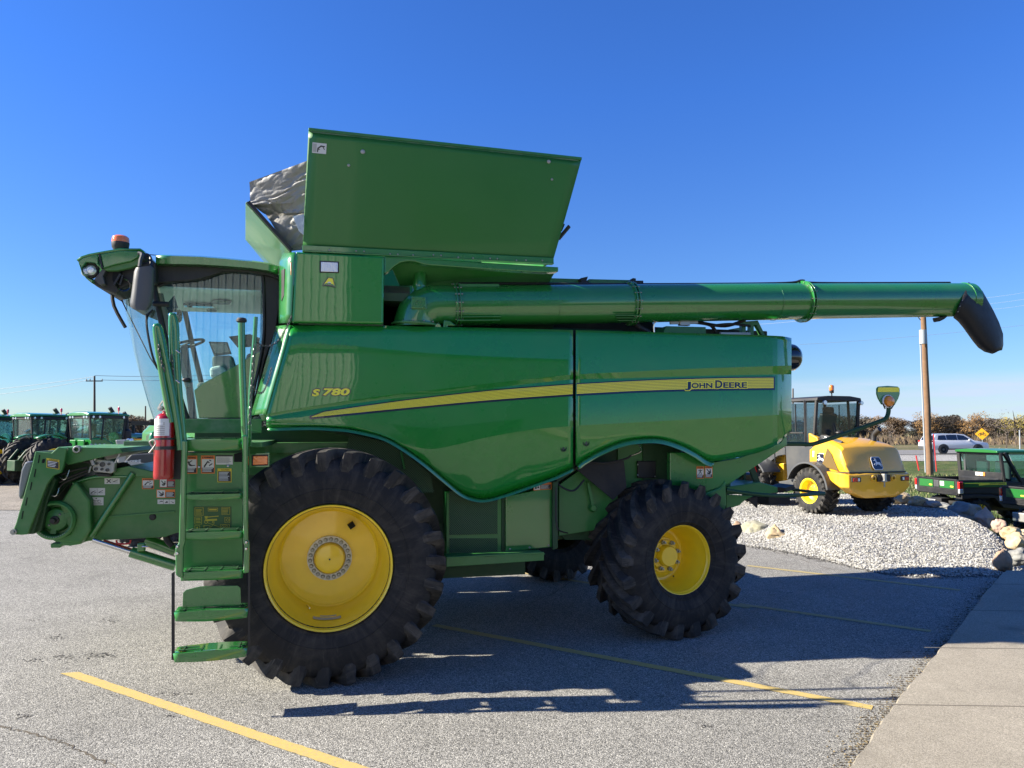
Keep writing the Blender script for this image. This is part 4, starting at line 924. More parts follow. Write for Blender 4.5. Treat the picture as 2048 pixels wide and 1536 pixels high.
def warn(px, Yf, fig, head='sticker_orange', parent=cb, word='WARNING', txt=6, fn=None):
    o, f = sticker(px, Yf, [('sticker', [rc_(.06, .20, .94, .68)]), ('print', sq(fig, .08, .08, .92, .82) + [rc_(.06, .68, .94, .95)]), ('white', lines(.10, .71, .90, .93, txt // 2, .45))], parent, base=head, fn=fn)
    m = MB(); text_on(m, word, lambda a, b: f(.20 + .70 * a, .155 - .10 * b, .0062), .03); m.add([f(a, b, .0062) for a, b in ((.08, .155), (.13, .055), (.18, .155))], [(0, 1, 2)]); m.build('label_print', 'print', o, smooth=0, merge=False)
    return o
# pictogram at the upper corner of the cover
def cvf(a, b, o): return lerp2(0, 0, .016 + .048 * a, .105 + .085 * b) + Vector((0, -o - .012, 0))
sticker((0, 0, 1, 1), 0, [('print', [[(.35, .9), (.42, .9), (.46, .55), (.62, .36), (.9, .34), (.9, .26), (.6, .22), (.36, .5)], [(.7, .3), (.78, .3), (.9, .62), (.84, .62)], [(.42, .55), (.55, .6), (.52, .66), (.42, .62)]]), ('grey_plate', [rc_(.04, .1, .3, .9)])], tc, fn=cvf, name='pictogram')
warn((640, 0, 640, 0), YP, FIG_RUN) if False else None

# front cover, corner tarp, rear cover
yn = YP + .18
f1 = at(495, 402, yn); f2 = at(584, 501, yn); f3 = Vector((f1.x - .16, YC, f1.z + .02)); f4 = Vector((f2.x - .08, YC, f2.z))
m = MB(); m.prism([f1, f2, f4, f3], Vector((-.02, 0, -.02))); m.prism([Vector((p.x, 2 * YC - p.y, p.z)) for p in (f1, f2, f4, f3)], Vector((-.02, 0, -.02))); m.build('front_tank_cover', 'green_pale', cb, smooth=0, bevel=.006)
random.seed(4)
def cloth(c, n=18, amp=.03, seed=0):
    rows = []
    for i in range(n + 1):
        r = []
        for j in range(n + 1):
            s, t = i / n, j / n; p = c[0].lerp(c[1], s).lerp(c[3].lerp(c[2], s), t)
            q = Vector(((p.x + p.z * .5) * 2.2 + seed, p.y * 2, (p.z - p.x * .5) * 6)); w_ = noise.noise(q * .8) * 1.2; q2 = q + Vector((w_, 0, w_)); d = noise.noise(q) * amp * .9 + (.4 - abs(noise.noise(q2 * 1.6)) ** .8) * amp * 1.0 + (.4 - abs(noise.noise(q2 * 3.6))) * amp * .45
            r.append(p + Vector((d * .3, d, d * .35)))
        rows.append(r)
    m = MB(); m.grid(rows); return m
t1 = at(499, 364, yn + .02); t2 = at(616, 321, HT + .10); t3 = at(612, 405, HT + .25); t4 = at(499, 410, yn + .03)
m = cloth([t1, t2, t3, t4], 46, .019); m.build('tarp_top', 'tarp', cb, smooth=35)
m = cloth([at(499, 407, yn + .04), at(612, 386, YP + .0), at(610, 425, YP + .06), at(530, 428, yn + .10)], 40, .032, 3); m.build('tarp_fold', 'tarp', cb, smooth=35)
m = cloth([at(520, 415, yn + .12), at(612, 410, YP + .12), at(606, 500, YP + .25), at(583, 502, yn + .10)], 40, .022, 6); m.build('tarp_corner', 'tarp', cb, smooth=35)
m = MB(); m.prism([at(u, v, YP - .02) for u, v in ((585, 432), (609, 428), (607, 470), (598, 462))], (0, .01, 0)); m.build('tarp_window', 'clear_vinyl', cb, smooth=0)
m = MB(); m.bar(at(497, 404, yn - .01), at(583, 500, yn - .01), .03, .03); m.build('cover_seal', 'black', cb, smooth=0)
rt = [cv[1], cv[2], Vector((cv[2].x, 2 * YC - cv[2].y, cv[2].z)), Vector((cv[1].x, 2 * YC - cv[1].y, cv[1].z))]
m = MB(); m.prism([rt[0] + Vector((-.30, .12, -.1)), rt[1] + Vector((-.05, .1, 0)), rt[2] + Vector((-.05, -.1, 0)), rt[3] + Vector((-.30, -.12, -.1))], Vector((.03, 0, 0))); m.build('rear_tank_cover', 'green_flat', cb, smooth=0)
m = MB(); m.bar(at(1117, 478, YP + .3), at(1139, 452, YP + .25), .05, .03); m.bar(at(1122, 462, YP + .3), at(1128, 448, YP + .3), .02, .02); m.build('cover_latch', 'black', cb, smooth=0, bevel=.004)
for k in range(2):
    m = MB(); x = lerp(0, 0, 0) if False else 0
# tank interior closing sheet (dark) between covers
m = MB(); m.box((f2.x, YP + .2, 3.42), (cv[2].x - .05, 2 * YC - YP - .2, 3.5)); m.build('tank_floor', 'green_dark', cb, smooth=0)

# ---- unloading auger, a straight tube folded along the machine
AY = 7.22
a0 = at(908, 612, AY); a1 = at(1603, 602.5, AY); a2 = at(1938, 599.5, AY)
RA = .208
ad = (a2 - a0).normalized()
m = MB(); m.tube([a0, a0.lerp(a1, .5), a1], RA, 48); au = m.build('auger_tube', 'green', cb, smooth=30)
m = MB(); m.tube([a1, a2], RA * .985, 48); au2 = m.build('auger_end_tube', 'green', cb, smooth=30)
def ring(c, r0, r1, t, name, ma='green', par=cb):
    m = MB(); m.lathe([(r0, -t / 2), (r1, -t / 2), (r1, t / 2), (r0, t / 2), (r0, -t / 2)], c, ad, 48); return m.build(name, ma, par, smooth=30, bevel=.003)
def pt_at(u): # centre of the tube where it crosses column u
    best = min(((a0.lerp(a2, k / 4000)) for k in range(4001)), key=lambda p: abs((lambda q: 1024 + F * q.dot(RT) / q.dot(FW))(p - EYE) - u)); return best
for k, (u, par) in enumerate(((911, cb), (1258, cb), (1603, cb))):
    c = pt_at(u) if u > 912 else a0
    o = ring(c, RA - .01, RA + .032, .012, 'auger_flange'); o = ring(c + ad * .035, RA - .01, RA + .03, .012, 'auger_flange')
    m = MB()
    for j in range(16):
        a = 2 * math.pi * j / 16; s1 = ad.orthogonal().normalized(); s2 = ad.cross(s1); q = c + (s1 * math.cos(a) + s2 * math.sin(a)) * (RA + .018); m.tube([q - ad * .018, q + ad * .06], .006, 6)
    m.build('flange_bolts', 'bolt', cb)
ring(pt_at(1546), RA, RA + .004, .006, 'auger_weld'); ring(pt_at(1108), RA, RA + .0025, .005, 'auger_weld'); ring(pt_at(1925), RA * .98, RA + .004, .02, 'auger_collar')
m = MB()
for u0, u1, v in ((912, 1002, 628), (912, 1002, 634), (914, 1000, 641)): m.bar(at(u0, v, AY - RA * .93 + .02), at(u1, v - 1, AY - RA * .93 + .03), .02, .012)
m.bar(at(915, 571, AY - .1), at(998, 571, AY - .1), .02, .03)
for k in range(3): m.bar(at(1230 + k * 3, 631 + 5 * k, AY - RA * .9 + .03 * k), at(1278 - k * 3, 631 + 5 * k, AY - RA * .9 + .03 * k), .03, .008)
m.build('auger_stiffener', 'green_flat', cb, smooth=0, bevel=.003)
hose([at(915, 567, AY), at(1060, 567, AY), at(1240, 568.5, AY), at(1400, 568, AY), at(1570, 566, AY), at(1605, 561, AY), at(1640, 566, AY), at(1900, 565.5, AY)], .014)
# elbow
el = arc([at(838, 560, AY + .05), at(836, 590, AY + .04), at(838, 600, AY + .02), at(850, 612, AY), at(875, 612.5, AY), at(908, 612, AY)], 6)
m = MB()
pth = arc([at(832, 655, AY), at(832.5, 642, AY), at(840, 626, AY), at(860, 614.5, AY), at(882, 612.3, AY), a0], 8)
m.tube(pth, [RA * (1.06 - .06 * i / (len(pth) - 1)) for i in range(len(pth))], 48); m.build('auger_elbow', 'green', cb, smooth=50)
m = MB(); m.tube([at(838, 590, AY - .02), at(841, 545, AY + .02)], [.07, .058], 24); m.lathe([(.06, 0), (.075, 0), (.075, .015), (.06, .015)], at(839, 575, AY), (0, 0, 1), 24); m.build('elbow_stub', 'green', cb)
c = at(838, 606, AY - RA * 1.10); m = MB(); m.prism([at(u, v, AY - RA * 1.13) for u, v in ((823, 592), (852, 594), (853, 618), (822, 616))], (0, .10, 0)); ep = m.build('elbow_plate', 'green', cb, smooth=0, bevel=.006)
m = MB()
for u, v in ((827, 596), (848, 598), (848, 614), (827, 612), (834, 602), (841, 604), (833, 607), (841, 610)): m.lathe([(.0001, -.01), (.008, -.008), (.011, 0)], at(u, v, AY - RA * 1.13), (0, 1, 0), 8)
m.build('plate_bolts', 'green_flat', ep)
m = MB(); m.lathe([(.0001, -.012), (RA * 1.2, -.012), (RA * 1.2, .012), (.0001, .012)], at(832, 651, AY), (.04, 0, 1), 36); m.build('elbow_flange', 'green_flat', cb, smooth=0, bevel=.006)
m = MB(); m.prism([at(u, v, YP + .08) for u, v in ((888, 640), (900, 642), (912, 651), (895, 651), (895, 658), (886, 658))], (0, .06, 0)); m.tube([at(876, 653, YP + .08), at(876, 653, YP + .2)], .03, 20); m.build('elbow_bracket', 'green', cb, smooth=0, bevel=.006)
m = MB()
for k in range(8): a = math.pi * (1 + k / 7); q = at(832, 650, AY) + Vector((math.cos(a) * RA * 1.12, math.sin(a) * RA * 1.12, .012)); m.ball(q, .009, 8)
m.build('bolts', 'bolt', cb)
# spout
secs = []
sp = [((1941, 600), RA * 1.04, RA * 1.04, 0), ((1951, 604), RA * 1.06, RA * 1.02, .18), ((1958, 620), RA * 1.06, RA * .98, .75), ((1962, 640), RA * 1.0, RA * .95, 1.0), ((1967, 660), RA * .95, RA * .92, 1.05), ((1976, 682), RA * .78, RA * .9, 1.08), ((1984, 696), RA * .50, RA * .85, 1.1)]
outl_t = [(1936, 566), (1950, 571), (1963, 583), (1975, 604), (1985, 622), (1996, 645), (2004, 668), (2004.5, 690), (2002, 700)]
outl_b = [(1908, 634), (1912, 637), (1918, 642), (1928, 654), (1938, 668), (1948, 682), (1958, 694), (1970, 702), (1985, 706)]
rows = []
for k, ((ut, vt), (ub, vb)) in enumerate(zip(outl_t, outl_b)):
    wv = RA * (1.02 - .03 * k) ; r_ = []
    for j in range(24):
        a = 2 * math.pi * j / 24; q = (1 - math.cos(a)) / 2; u = ut + (ub - ut) * q; v = vt + (vb - vt) * q; r_.append(at(u, v, AY - math.sin(a) * wv))
    r_.append(r_[0]); rows.append(r_)
m = MB(); m.grid(rows); m.build('spout', 'spout', cb, smooth=60, solid=.012)
m = MB()
for j in range(8):
    a = -.2 + j * .35; q = (1 - math.cos(a)) / 2; m.ball(at(1934 + (1908 - 1934) * q + 3, 567 + (636 - 567) * q, AY - math.sin(a) * RA * 1.05), .009, 8)
m.build('spout_bolts', 'bolt', cb)
m = MB(); m.prism([at(u, v, AY - .05) for u, v in ((1877, 634), (1898, 631), (1890, 638), (1880, 643))], (0, .1, 0)); m.build('spout_cord_cleat', 'black', cb, smooth=0, bevel=.01)

# ---- engine deck behind the auger
m = plate([(1098, 556), (1165, 558), (1165, 574), (1098, 574)], 8.0, 1.2); m.build('deck_box', 'green_flat', cb, smooth=0, bevel=.005)
m = plate([(1178, 558), (1265, 560), (1265, 574), (1178, 574)], 8.0, 1.2); m.build('deck_box', 'green_flat', cb, smooth=0, bevel=.005)
m = MB(); m.box((2.1, 7.6, 2.72), (3.2, 2 * YC - 7.3, 3.28)); m.build('engine_cover', 'green_dark', cb, smooth=0, bevel=.02)
m = plate([(1162, 556), (1176, 553), (1173, 562), (1178, 564), (1174, 573), (1164, 574)], 7.9, .1); m.build('deck_latch', 'black', cb, smooth=0); m = MB(); m.bar(at(1262, 564, 7.9), at(1286, 564, 7.9), .02, .03); m.prism([at(u, v, 7.9) for u, v in ((1260, 562), (1266, 556), (1272, 557), (1271, 568), (1262, 568))], (0, .08, 0)); m.build('deck_latch', 'black', cb, smooth=0)
m = MB(); m.box((at(905, 0, 7.6).x, 7.62, 2.7), (at(1300, 0, 7.6).x, 8.6, at(1200, 636, 7.6).z)); m.box((at(1300, 0, 7.5).x, 7.5, at(1300, 665, 7.5).z - .1), (at(1520, 0, 7.5).x, 7.7, at(1400, 657, 7.5).z)); m.build('engine_block', 'black', cb, smooth=0, bevel=.01)
m = plate([(1332, 652), (1412, 654), (1412, 670), (1325, 670)], 7.25, .5); m.build('fuel_box', 'green_flat', cb, smooth=0, bevel=.006)
hose([at(1265, 640, 7.25), at(1280, 655, 7.2), at(1300, 665, 7.15)], .03); hose([at(1308, 668, 7.2), at(1308, 648, 7.2), at(1316, 642, 7.2), at(1345, 641, 7.2)], .011, 'chrome', 'hydraulic_pipe')
hose([at(1345, 642, 7.3), at(1385, 644, 7.3), at(1420, 650, 7.3), at(1432, 665, 7.3)], .02); hose([at(1400, 645, 7.3), at(1450, 652, 7.3), at(1490, 640, 7.3)], .018); hose([at(1420, 652, 7.25), at(1460, 648, 7.2), at(1500, 652, 7.3)], .014)
m = MB(); m.bar(at(1340, 646, 7.25), at(1395, 645, 7.25), .03, .03); m.cbox(at(1368, 647, 7.25), (.12, .06, .05)); m.bar(at(1440, 668, 7.3), at(1500, 668, 7.3), .03, .04); m.build('valve_block', 'steel', cb, smooth=0, bevel=.004)
m = plate([(1484, 643), (1516, 641), (1531, 671), (1524, 671), (1513, 650), (1508, 650), (1508, 671), (1500, 671), (1500, 652), (1492, 652), (1492, 671), (1484, 671)], 7.3, .06); m.build('deck_bracket', 'green_flat', cb, smooth=0, bevel=.004)
m = plate([(1440, 662), (1480, 655), (1484, 671), (1440, 671)], 7.6, .4); m.build('deck_plate', 'green', cb, smooth=0)
# rotary intake disc at the tail
m = MB(); c = at(1583, 715, YC - .25); c.x = at(1583, 715, 7.4).x - .1
m.lathe([(.0001, .10), (.08, .095), (.13, .07), (.155, .03), (.16, 0), (.155, -.1)], at(1581, 715, 7.5), (1, 0, 0), 32); m.build('tail_dome', 'black_gloss', cb, smooth=60)

# ---- spreader tubes, marker arm
def ctube(pts, r, ma='green', name='tube', par=cb, n=12, k=6): m = MB(); m.tube(arc(pts, k), r, n); return m.build(name, ma, par, smooth=60)
yb_ = YP + .25
ctube([at(1452, 980, yb_), at(1490, 986, yb_), at(1545, 991, yb_ + .0), at(1600, 990, yb_ + .1), at(1648, 987, yb_ + .3)], .022, 'green_dark', 'guard_tube')
ctube([at(1450, 975, yb_ + .9), at(1560, 977, yb_ + 1.0), at(1610, 982, yb_ + .8), at(1648, 986, yb_ + .3)], .018, 'green_dark', 'guard_tube')
m = plate([(1453, 974), (1520, 964), (1556, 974), (1556, 985), (1520, 990), (1453, 988)], YP + .45, .5); m.build('spreader_deck', 'green_flat', cb, smooth=0, bevel=.012)
m = plate([(1453, 989), (1508, 992), (1490, 1000), (1480, 1010), (1453, 1019)], YP + .4, .04); m.build('spreader_side', 'green_flat', cb, smooth=0, bevel=.004)
m = plate([(1466, 963), (1490, 945), (1503, 945), (1512, 968), (1466, 972)], YP + .9, .5); m.build('spreader_motor', 'black_gloss', cb, smooth=0, bevel=.05)
m = MB(); m.bar(at(1501, 932, YP + .6), at(1515, 968, YP + .6), .03, .07); m.bar(at(1490, 936, YP + .9), at(1488, 966, YP + .9), .02, .03); m.build('spreader_strut', 'green_dark', cb, smooth=0)
m = plate([(1494, 996), (1515, 994), (1515, 1016), (1512, 1014)], YP + .5, .02); m.build('spreader_flap', 'rubber', cb, smooth=0); m = MB(); m.box((at(1515, 0, 8).x, 8.0, at(1515, 1010, 8).z), (at(1556, 0, 8).x, 8.6, at(1515, 995, 8).z)); m.build('spreader_flap', 'rubber', cb, smooth=0)
m = MB(); m.bar(at(1556, 978, YP + .7), at(1574, 972, YP + .7), .3, .05); m.build('spreader_bracket', 'black', cb, smooth=0)
am = ctube([at(1556, 888, YP + .35), at(1600, 888, YP + .3), at(1622, 888.5, YP + .28), at(1640, 884, YP + .25), at(1700, 864, YP + .1), at(1750, 846, YP), at(1770, 838, YP), at(1776.5, 826, YP), at(1777, 808, YP)], .024, 'green_dark', 'marker_arm')
sy = YP
m = MB(); m.prism([at(u, v, sy) for u, v in ((1754, 777), (1757, 773), (1776, 771.5), (1796, 773), (1800, 777), (1800, 788), (1797, 797), (1790, 810), (1764, 809), (1757, 797), (1754, 788))], (0, .02, 0)); mp_ = m.build('marker_plate', 'green', am, smooth=0, bevel=.006)
m = MB(); m.prism([at(u, v, sy - .002) for u, v in ((1756, 775), (1798, 775), (1798, 784), (1755.5, 784))], (0, -.002, 0)); m.build('reflector_band', 'yellow_decal', mp_, smooth=0)
c = at(1777, 802.5, sy - .02); m = MB(); m.lathe([(.066, 0), (.074, -.004), (.074, -.02), (.066, -.024)], c + Vector((0, .02, 0)), (0, 1, 0), 32); m.build('lamp_bezel', 'white', mp_)
m = MB(); m.lathe([(.0001, -.045), (.03, -.042), (.055, -.03), (.062, 0)], c, (0, 1, 0), 28); m.build('turn_lamp', 'amber', mp_)
m = MB()
for s in (-1, 1): m.bar(c + Vector((s * .075, 0, -.03)), c + Vector((s * .04, .01, -.085)), .01, .012)
m.build('lamp_clip', 'black', mp_, smooth=0)
# ---- cab
CN = 7.80; CF = 2 * YC - CN
cab = empty('cab', wmat(cb).inverted() @ Vector((-1, YC, 1.9))); cab.parent = cb
def slab(pts, Y, t, name, ma, par=cab, bevel=.01, sm=0): return plate(pts, Y, t).build(name, ma, par, smooth=sm, bevel=bevel)
# roof: crowned shell lofted across, near edge at CN-.12
roof_top = [(312, 513.5), (345, 514), (400, 516), (450, 520), (500, 525), (535, 530), (556, 537)]
roof_bot = [(312, 525), (345, 526), (400, 527), (450, 530), (500, 534), (535, 539), (556, 545)]
RN = CN - .16
def mir(p): return Vector((p.x, 2 * YC - p.y, p.z))
rows = []
for (a, b) in zip(roof_top, roof_bot):
    p = at(*a, RN); q = at(*b, RN); inn = p + Vector((0, .12, .035)); mid = Vector((p.x, YC, p.z + .07)); rows.append([q + Vector((0, .1, 0)), q, p, inn, p.lerp(mid, .6) + Vector((0, 0, .02)), mid, mir(p.lerp(mid, .6) + Vector((0, 0, .02))), mir(inn), mir(p), mir(q), mir(q + Vector((0, .1, 0)))])
m = MB(); m.grid(rows); m.build('roof', 'green', cab, smooth=40, solid=.015)
slab([(311, 524), (400, 527), (500, 534), (556, 545), (560, 560), (540, 552), (500, 545), (450, 542), (420, 552), (390, 560), (311, 566)], CN - .06, .08, 'roof_side_trim', 'black', bevel=.01)
m = MB(); p = at(300, 530, CN); q = at(556, 548, CN); m.box((p.x, CN + .1, p.z - .03), (q.x, CF - .1, p.z + .02)); m.build('roof_core', 'black', cab, smooth=0, bevel=.02)
# visor at the front of the roof with lamps
vt = [(156, 523), (158, 519), (175, 513), (210, 506), (240, 501), (280, 501.5), (281, 506), (272, 519), (255, 525), (225, 532), (208, 537), (195, 560), (190, 566), (178, 561), (170, 551), (163, 542)]
m = MB(); ys = [RN - .10, RN + .25, YC, mir(Vector((0, RN + .25, 0))).y, mir(Vector((0, RN - .10, 0))).y]
top_l = [(156, 523), (165, 516), (180, 511.5), (210, 506), (240, 501), (281, 501)]
rows = []
for k, (u, v) in enumerate(top_l):
    p = at(u, v, RN - .10); r_ = [p]
    for yy, dz, dx in ((RN + .1, .02, -.03), (RN + .5, .03, -.09), (YC, .035, -.12)): r_.append(Vector((p.x + dx * (1 if k < 4 else .2), yy, p.z + dz)))
    r_ += [mir(q) for q in reversed(r_[:-1])]; rows.append(r_)
m.grid(rows); m.build('visor_top', 'green', cab, smooth=50, solid=.02)
slab([(156, 523), (165, 516), (180, 511.5), (196, 508.5), (196, 530), (188, 525), (172, 524), (164, 534), (166, 548), (176, 556), (186, 560), (184, 567), (172, 557), (163, 545)], RN - .10, .07, 'visor_corner', 'green', bevel=.006)
slab([(197, 508), (200, 508), (206, 536), (202, 537)], RN - .108, .03, 'visor_seam', 'black', bevel=0)
slab([(200, 508), (240, 501), (279, 502), (276, 514), (262, 522), (230, 529), (207, 536)], RN - .10, .06, 'visor_wing', 'green', bevel=.008)
slab([(204, 537), (230, 530), (262, 523), (280, 514), (282, 526), (262, 535), (234, 541), (212, 541)], RN - .07, .06, 'visor_under_wing', 'green_dusty', bevel=.006)
slab([(163, 543), (188, 560), (206, 542), (240, 535), (300, 522), (312, 525), (312, 566), (300, 566), (260, 568), (246, 575), (232, 588), (222, 584), (192, 572), (176, 560)], RN + .02, 1.9 - .1, 'visor_underside', 'black_plastic', bevel=.02)
slab([(187, 560), (200, 543), (206, 536), (212, 541), (206, 552), (210, 568), (200, 570)], RN - .06, .1, 'lamp_bracket', 'dark_grey', bevel=.006)
slab([(164, 534), (172, 524), (188, 525), (197, 534), (195, 548), (184, 556), (170, 550)], RN - .04, .05, 'lamp_recess', 'black', bevel=.004)
for u, v, r_ in ((181, 540, .048), (172, 543, .04)):
    c = at(u, v, RN - .075); m = MB(); m.lathe([(.0001, -.012), (r_ * .6, -.01), (r_, .006), (r_, .05)], c, (-.35 if u < 175 else -.1, 1, 0), 24); m.build('head_lamp', 'lamp', cab)
slab([(225, 545), (238, 540), (245, 548), (242, 568), (230, 572), (224, 560)], RN - .02, .03, 'visor_recess', 'void', bevel=.004)
m = MB(); m.bar(at(241, 548, RN - .04), at(228, 570, RN - .04), .02, .02); m.bar(at(246, 550, RN - .04), at(240, 570, RN - .04), .015, .015); m.build('visor_struts', 'black', cab, smooth=0)
m = MB(); c = at(247, 570, RN); m.lathe([(.05, 0), (.062, -.01), (.062, .02), (.05, .02)], c, (-.4, 1, .4), 20); m.build('visor_vent', 'black_gloss', cab)
# orange beacon on the visor
bc = at(240.5, 500, RN + .12)
m = MB(); m.lathe([(.0001, -.01), (.055, -.01), (.075, .02), (.080, .06), (.080, .072)], bc, (0, 0, 1), 28); bo = m.build('beacon_base', 'black_plastic', cab)
m = MB(); m.lathe([(.080, .072), (.079, .10), (.074, .125), (.055, .14), (.0001, .145)], bc, (0, 0, 1), 28); m.build('beacon_lens', 'orange_lens', bo)
hose([at(281, 508, RN - .02), at(320, 511, RN + .1), at(360, 515, RN + .2)], .004, 'black', 'antenna_wire', cab)
# mirror on its arm
hose([at(277, 506, RN - .14), at(284, 509, RN - .16), at(281, 520, RN - .2), at(279, 534, RN - .22)], .017, 'dark_grey', 'mirror_arm', cab)
hose([at(288, 520, RN - .12), at(293, 509, RN - .1), at(301, 516, RN - .12), at(303, 533, RN - .2)], .014, 'black', 'mirror_arm', cab)
rows = []
mo = [(272, 535, 303, 531), (268, 543, 309, 538), (266, 560, 309, 555), (263, 585, 308, 580), (260, 605, 306, 600), (261, 614, 303, 611), (268, 619, 296, 621)]
yy = RN - .24
for u0, v0, u1, v1 in mo:
    r_ = []
    for j in range(20):
        a = 2 * math.pi * j / 20; q = .5 - .5 * math.copysign(abs(math.cos(a)) ** .6, math.cos(a)); r_.append(at(u0 + (u1 - u0) * q, v0 + (v1 - v0) * q, yy - math.copysign(abs(math.sin(a)) ** .7, math.sin(a)) * .075))
    r_.append(r_[0]); rows.append(r_)
m = MB(); m.grid(rows); m.add(rows[0][:-1], [tuple(range(20))]); m.add(rows[-1][:-1], [tuple(range(20))]); m.build('mirror_housing', 'mirror_grey', cab, smooth=50)
m = MB(); m.cbox(at(322, 608, CN - .08), (.16, .05, .05)); m.build('mirror_bracket', 'black', cab, smooth=0, bevel=.02)
# cab glass: wrapped windscreen and door pane
A_top = at(307, 566, CN - .02); A_bot = at(376, 835, CN - .02)
front = [(239, 572, 0), (243, 600, .02), (252, 650, .05), (262, 700, .08), (277, 755, .1), (292, 808, .12), (303, 841, .12)]
rows = []
for k, (u, v, _) in enumerate(front):
    t = (v - 572) / (841 - 572); A = A_top.lerp(A_bot, t); A = at(307 + (372 - 307) * t, v, CN - .02)
    C = at(u, v, YC - .35); C = Vector((C.x, YC, A.z + (C.z - A.z) * 0)); r_ = []
    for j in range(17):
        a = math.pi * j / 16; r_.append(Vector((A.x + (C.x - A.x) * (math.sin(a) ** .75), YC - (YC - A.y) * math.copysign(abs(math.cos(a)) ** .9, math.cos(a)), A.z)))
    rows.append(r_)
m = MB(); m.grid(rows); m.build('windscreen', 'glass', cab, smooth=60)
dg_ = [(318, 572), (345, 563), (380, 560), (410, 557), (440, 546), (475, 543), (510, 544), (524, 550), (527, 600), (525, 680), (505, 790), (495, 836), (382, 837), (374, 800), (350, 700), (330, 620)]
m = plate(dg_, CN + .0, .006); m.build('door_glass', 'glass_side', cab, smooth=0)
m = MB(); m.prism([mir(at(u, v, CN)) for u, v in dg_], (0, .006, 0)); m.build('far_door_glass', 'glass_side', cab, smooth=0)
m = MB(); p = at(520, 560, CN + .05); q = at(470, 836, CN + .05); m.box((p.x, CN + .15, q.z + .75), (p.x + .01, CF - .15, p.z)); m.build('rear_window', 'glass_side', cab, smooth=0)
# door frame and pillars
def frame_px(path, wpx, Y, t, name, ma='black'):
    m = MB(); P = [at(u, v, Y) for u, v in path]; m.tube(arc(P, 4), [wpx] * ((len(P) - 1) * 4 + 1), 8); return m.build(name, ma, cab, smooth=60)
frame_px([(306, 566), (322, 640), (341, 720), (358, 790), (374, 838)], .030, CN, 0, 'front_pillar')
m = MB(); P = [mir(at(u, v, CN)) for u, v in ((306, 566), (322, 640), (341, 720), (358, 790), (374, 838))]; m.tube(P, .03, 8); m.build('front_pillar', 'black', cab)
frame_px([(318, 572), (345, 563), (385, 560), (412, 556), (440, 546), (475, 542), (510, 542), (525, 550), (528, 600), (527, 680), (508, 780), (497, 838)], .016, CN - .012, 0, 'door_frame')
slab([(526, 545), (556, 540), (560, 600), (552, 660), (530, 720), (512, 800), (503, 838), (497, 838), (512, 780), (530, 680), (530, 600)], CN - .01, .14, 'rear_pillar', 'black', bevel=.01)
m = MB(); m.prism([mir(at(u, v, CN - .01)) for u, v in ((526, 545), (556, 540), (552, 660), (512, 800), (503, 838), (497, 838), (512, 780), (530, 680))], (0, -.14, 0)); m.build('rear_pillar', 'black', cab, smooth=0)
slab([(560, 560), (580, 560), (575, 645), (540, 760), (512, 832), (500, 832), (530, 740), (556, 660)], CN + .15, .3, 'cab_rear_wall', 'green_dark', bevel=0)
m = MB(); p = at(533, 600, CN + .1); m.box((p.x + .02, CN + .1, 1.95), (p.x + .45, CF - .1, 2.75)); m.build('cab_back_panel', 'green_dark', cab, smooth=0)
slab([(388, 781), (403, 768), (480.5, 726), (500, 712), (524, 700), (516, 740), (500, 790), (491, 836), (398, 836)], CN - .002, .05, 'lower_door_panel', 'green', bevel=.006)
m = MB(); m.bar(at(300, 842, CN), at(497, 840, CN), .06, .04); m.bar(mir(at(300, 842, CN)), mir(at(497, 840, CN)), .06, .04); m.build('cab_sill', 'black', cab, smooth=0, bevel=.01)
m = MB(); m.box((at(385, 840, CN).x, CN + .12, 1.45), (.4, CF - .12, at(400, 846, CN).z - .05)); m.build('cab_underframe', 'green_dark', cb, smooth=0, bevel=.02)
m = MB(); m.box((-.6, YP + .7, .95), (.5, 2 * YC - YP - .7, 1.9)); m.build('front_frame_box', 'green_dark', cb, smooth=0, bevel=.02)
# floor and interior
p0 = at(318, 838, CN + .04); p1 = at(500, 838, CN + .04)
m = MB(); m.box((p0.x - .25, CN + .04, p0.z - .06), (p1.x, CF - .04, p0.z - .02)); m.build('cab_floor', 'black', cab, smooth=0)
# headliner: dropped inner roof, seen from below
hl = [(330, 560), (420, 556), (520, 548), (522, 610), (500, 598), (470, 603), (440, 614), (400, 617), (370, 616), (350, 636), (340, 630)]
p = at(332, 566, CN + .04); q = at(522, 560, CN + .04)
rows = []
for k in range(9):
    x = p.x - .28 + (q.x - p.x + .28) * k / 8; rows.append([Vector((x, CN + .05 + (CF - CN - .1) * j / 8, p.z - .05 - .03 * math.sin(math.pi * j / 8) + (.05 if k in (0,) else 0))) for j in range(9)])
m = MB(); m.grid(rows); m.build('headliner', 'headliner', cab, smooth=60, solid=.02)
m = MB(); hz = p.z - .10
m.lathe([(.0001, 0), (.085, 0), (.1, .02)], (at(441, 575, 8.2).x, 8.3, hz - .01), (0, 0, 1), 24); m.lathe([(.0001, 0), (.05, 0), (.06, .02)], (at(415, 600, 8.6).x, 8.9, hz - .01), (0, 0, 1), 20); m.build('speaker', 'interior_grey', cab)
m = MB(); m.cbox((at(395, 590, 8.4).x, 8.5, hz - .01), (.3, .12, .03)); m.build('radio', 'screen', cab, smooth=0, bevel=.004)
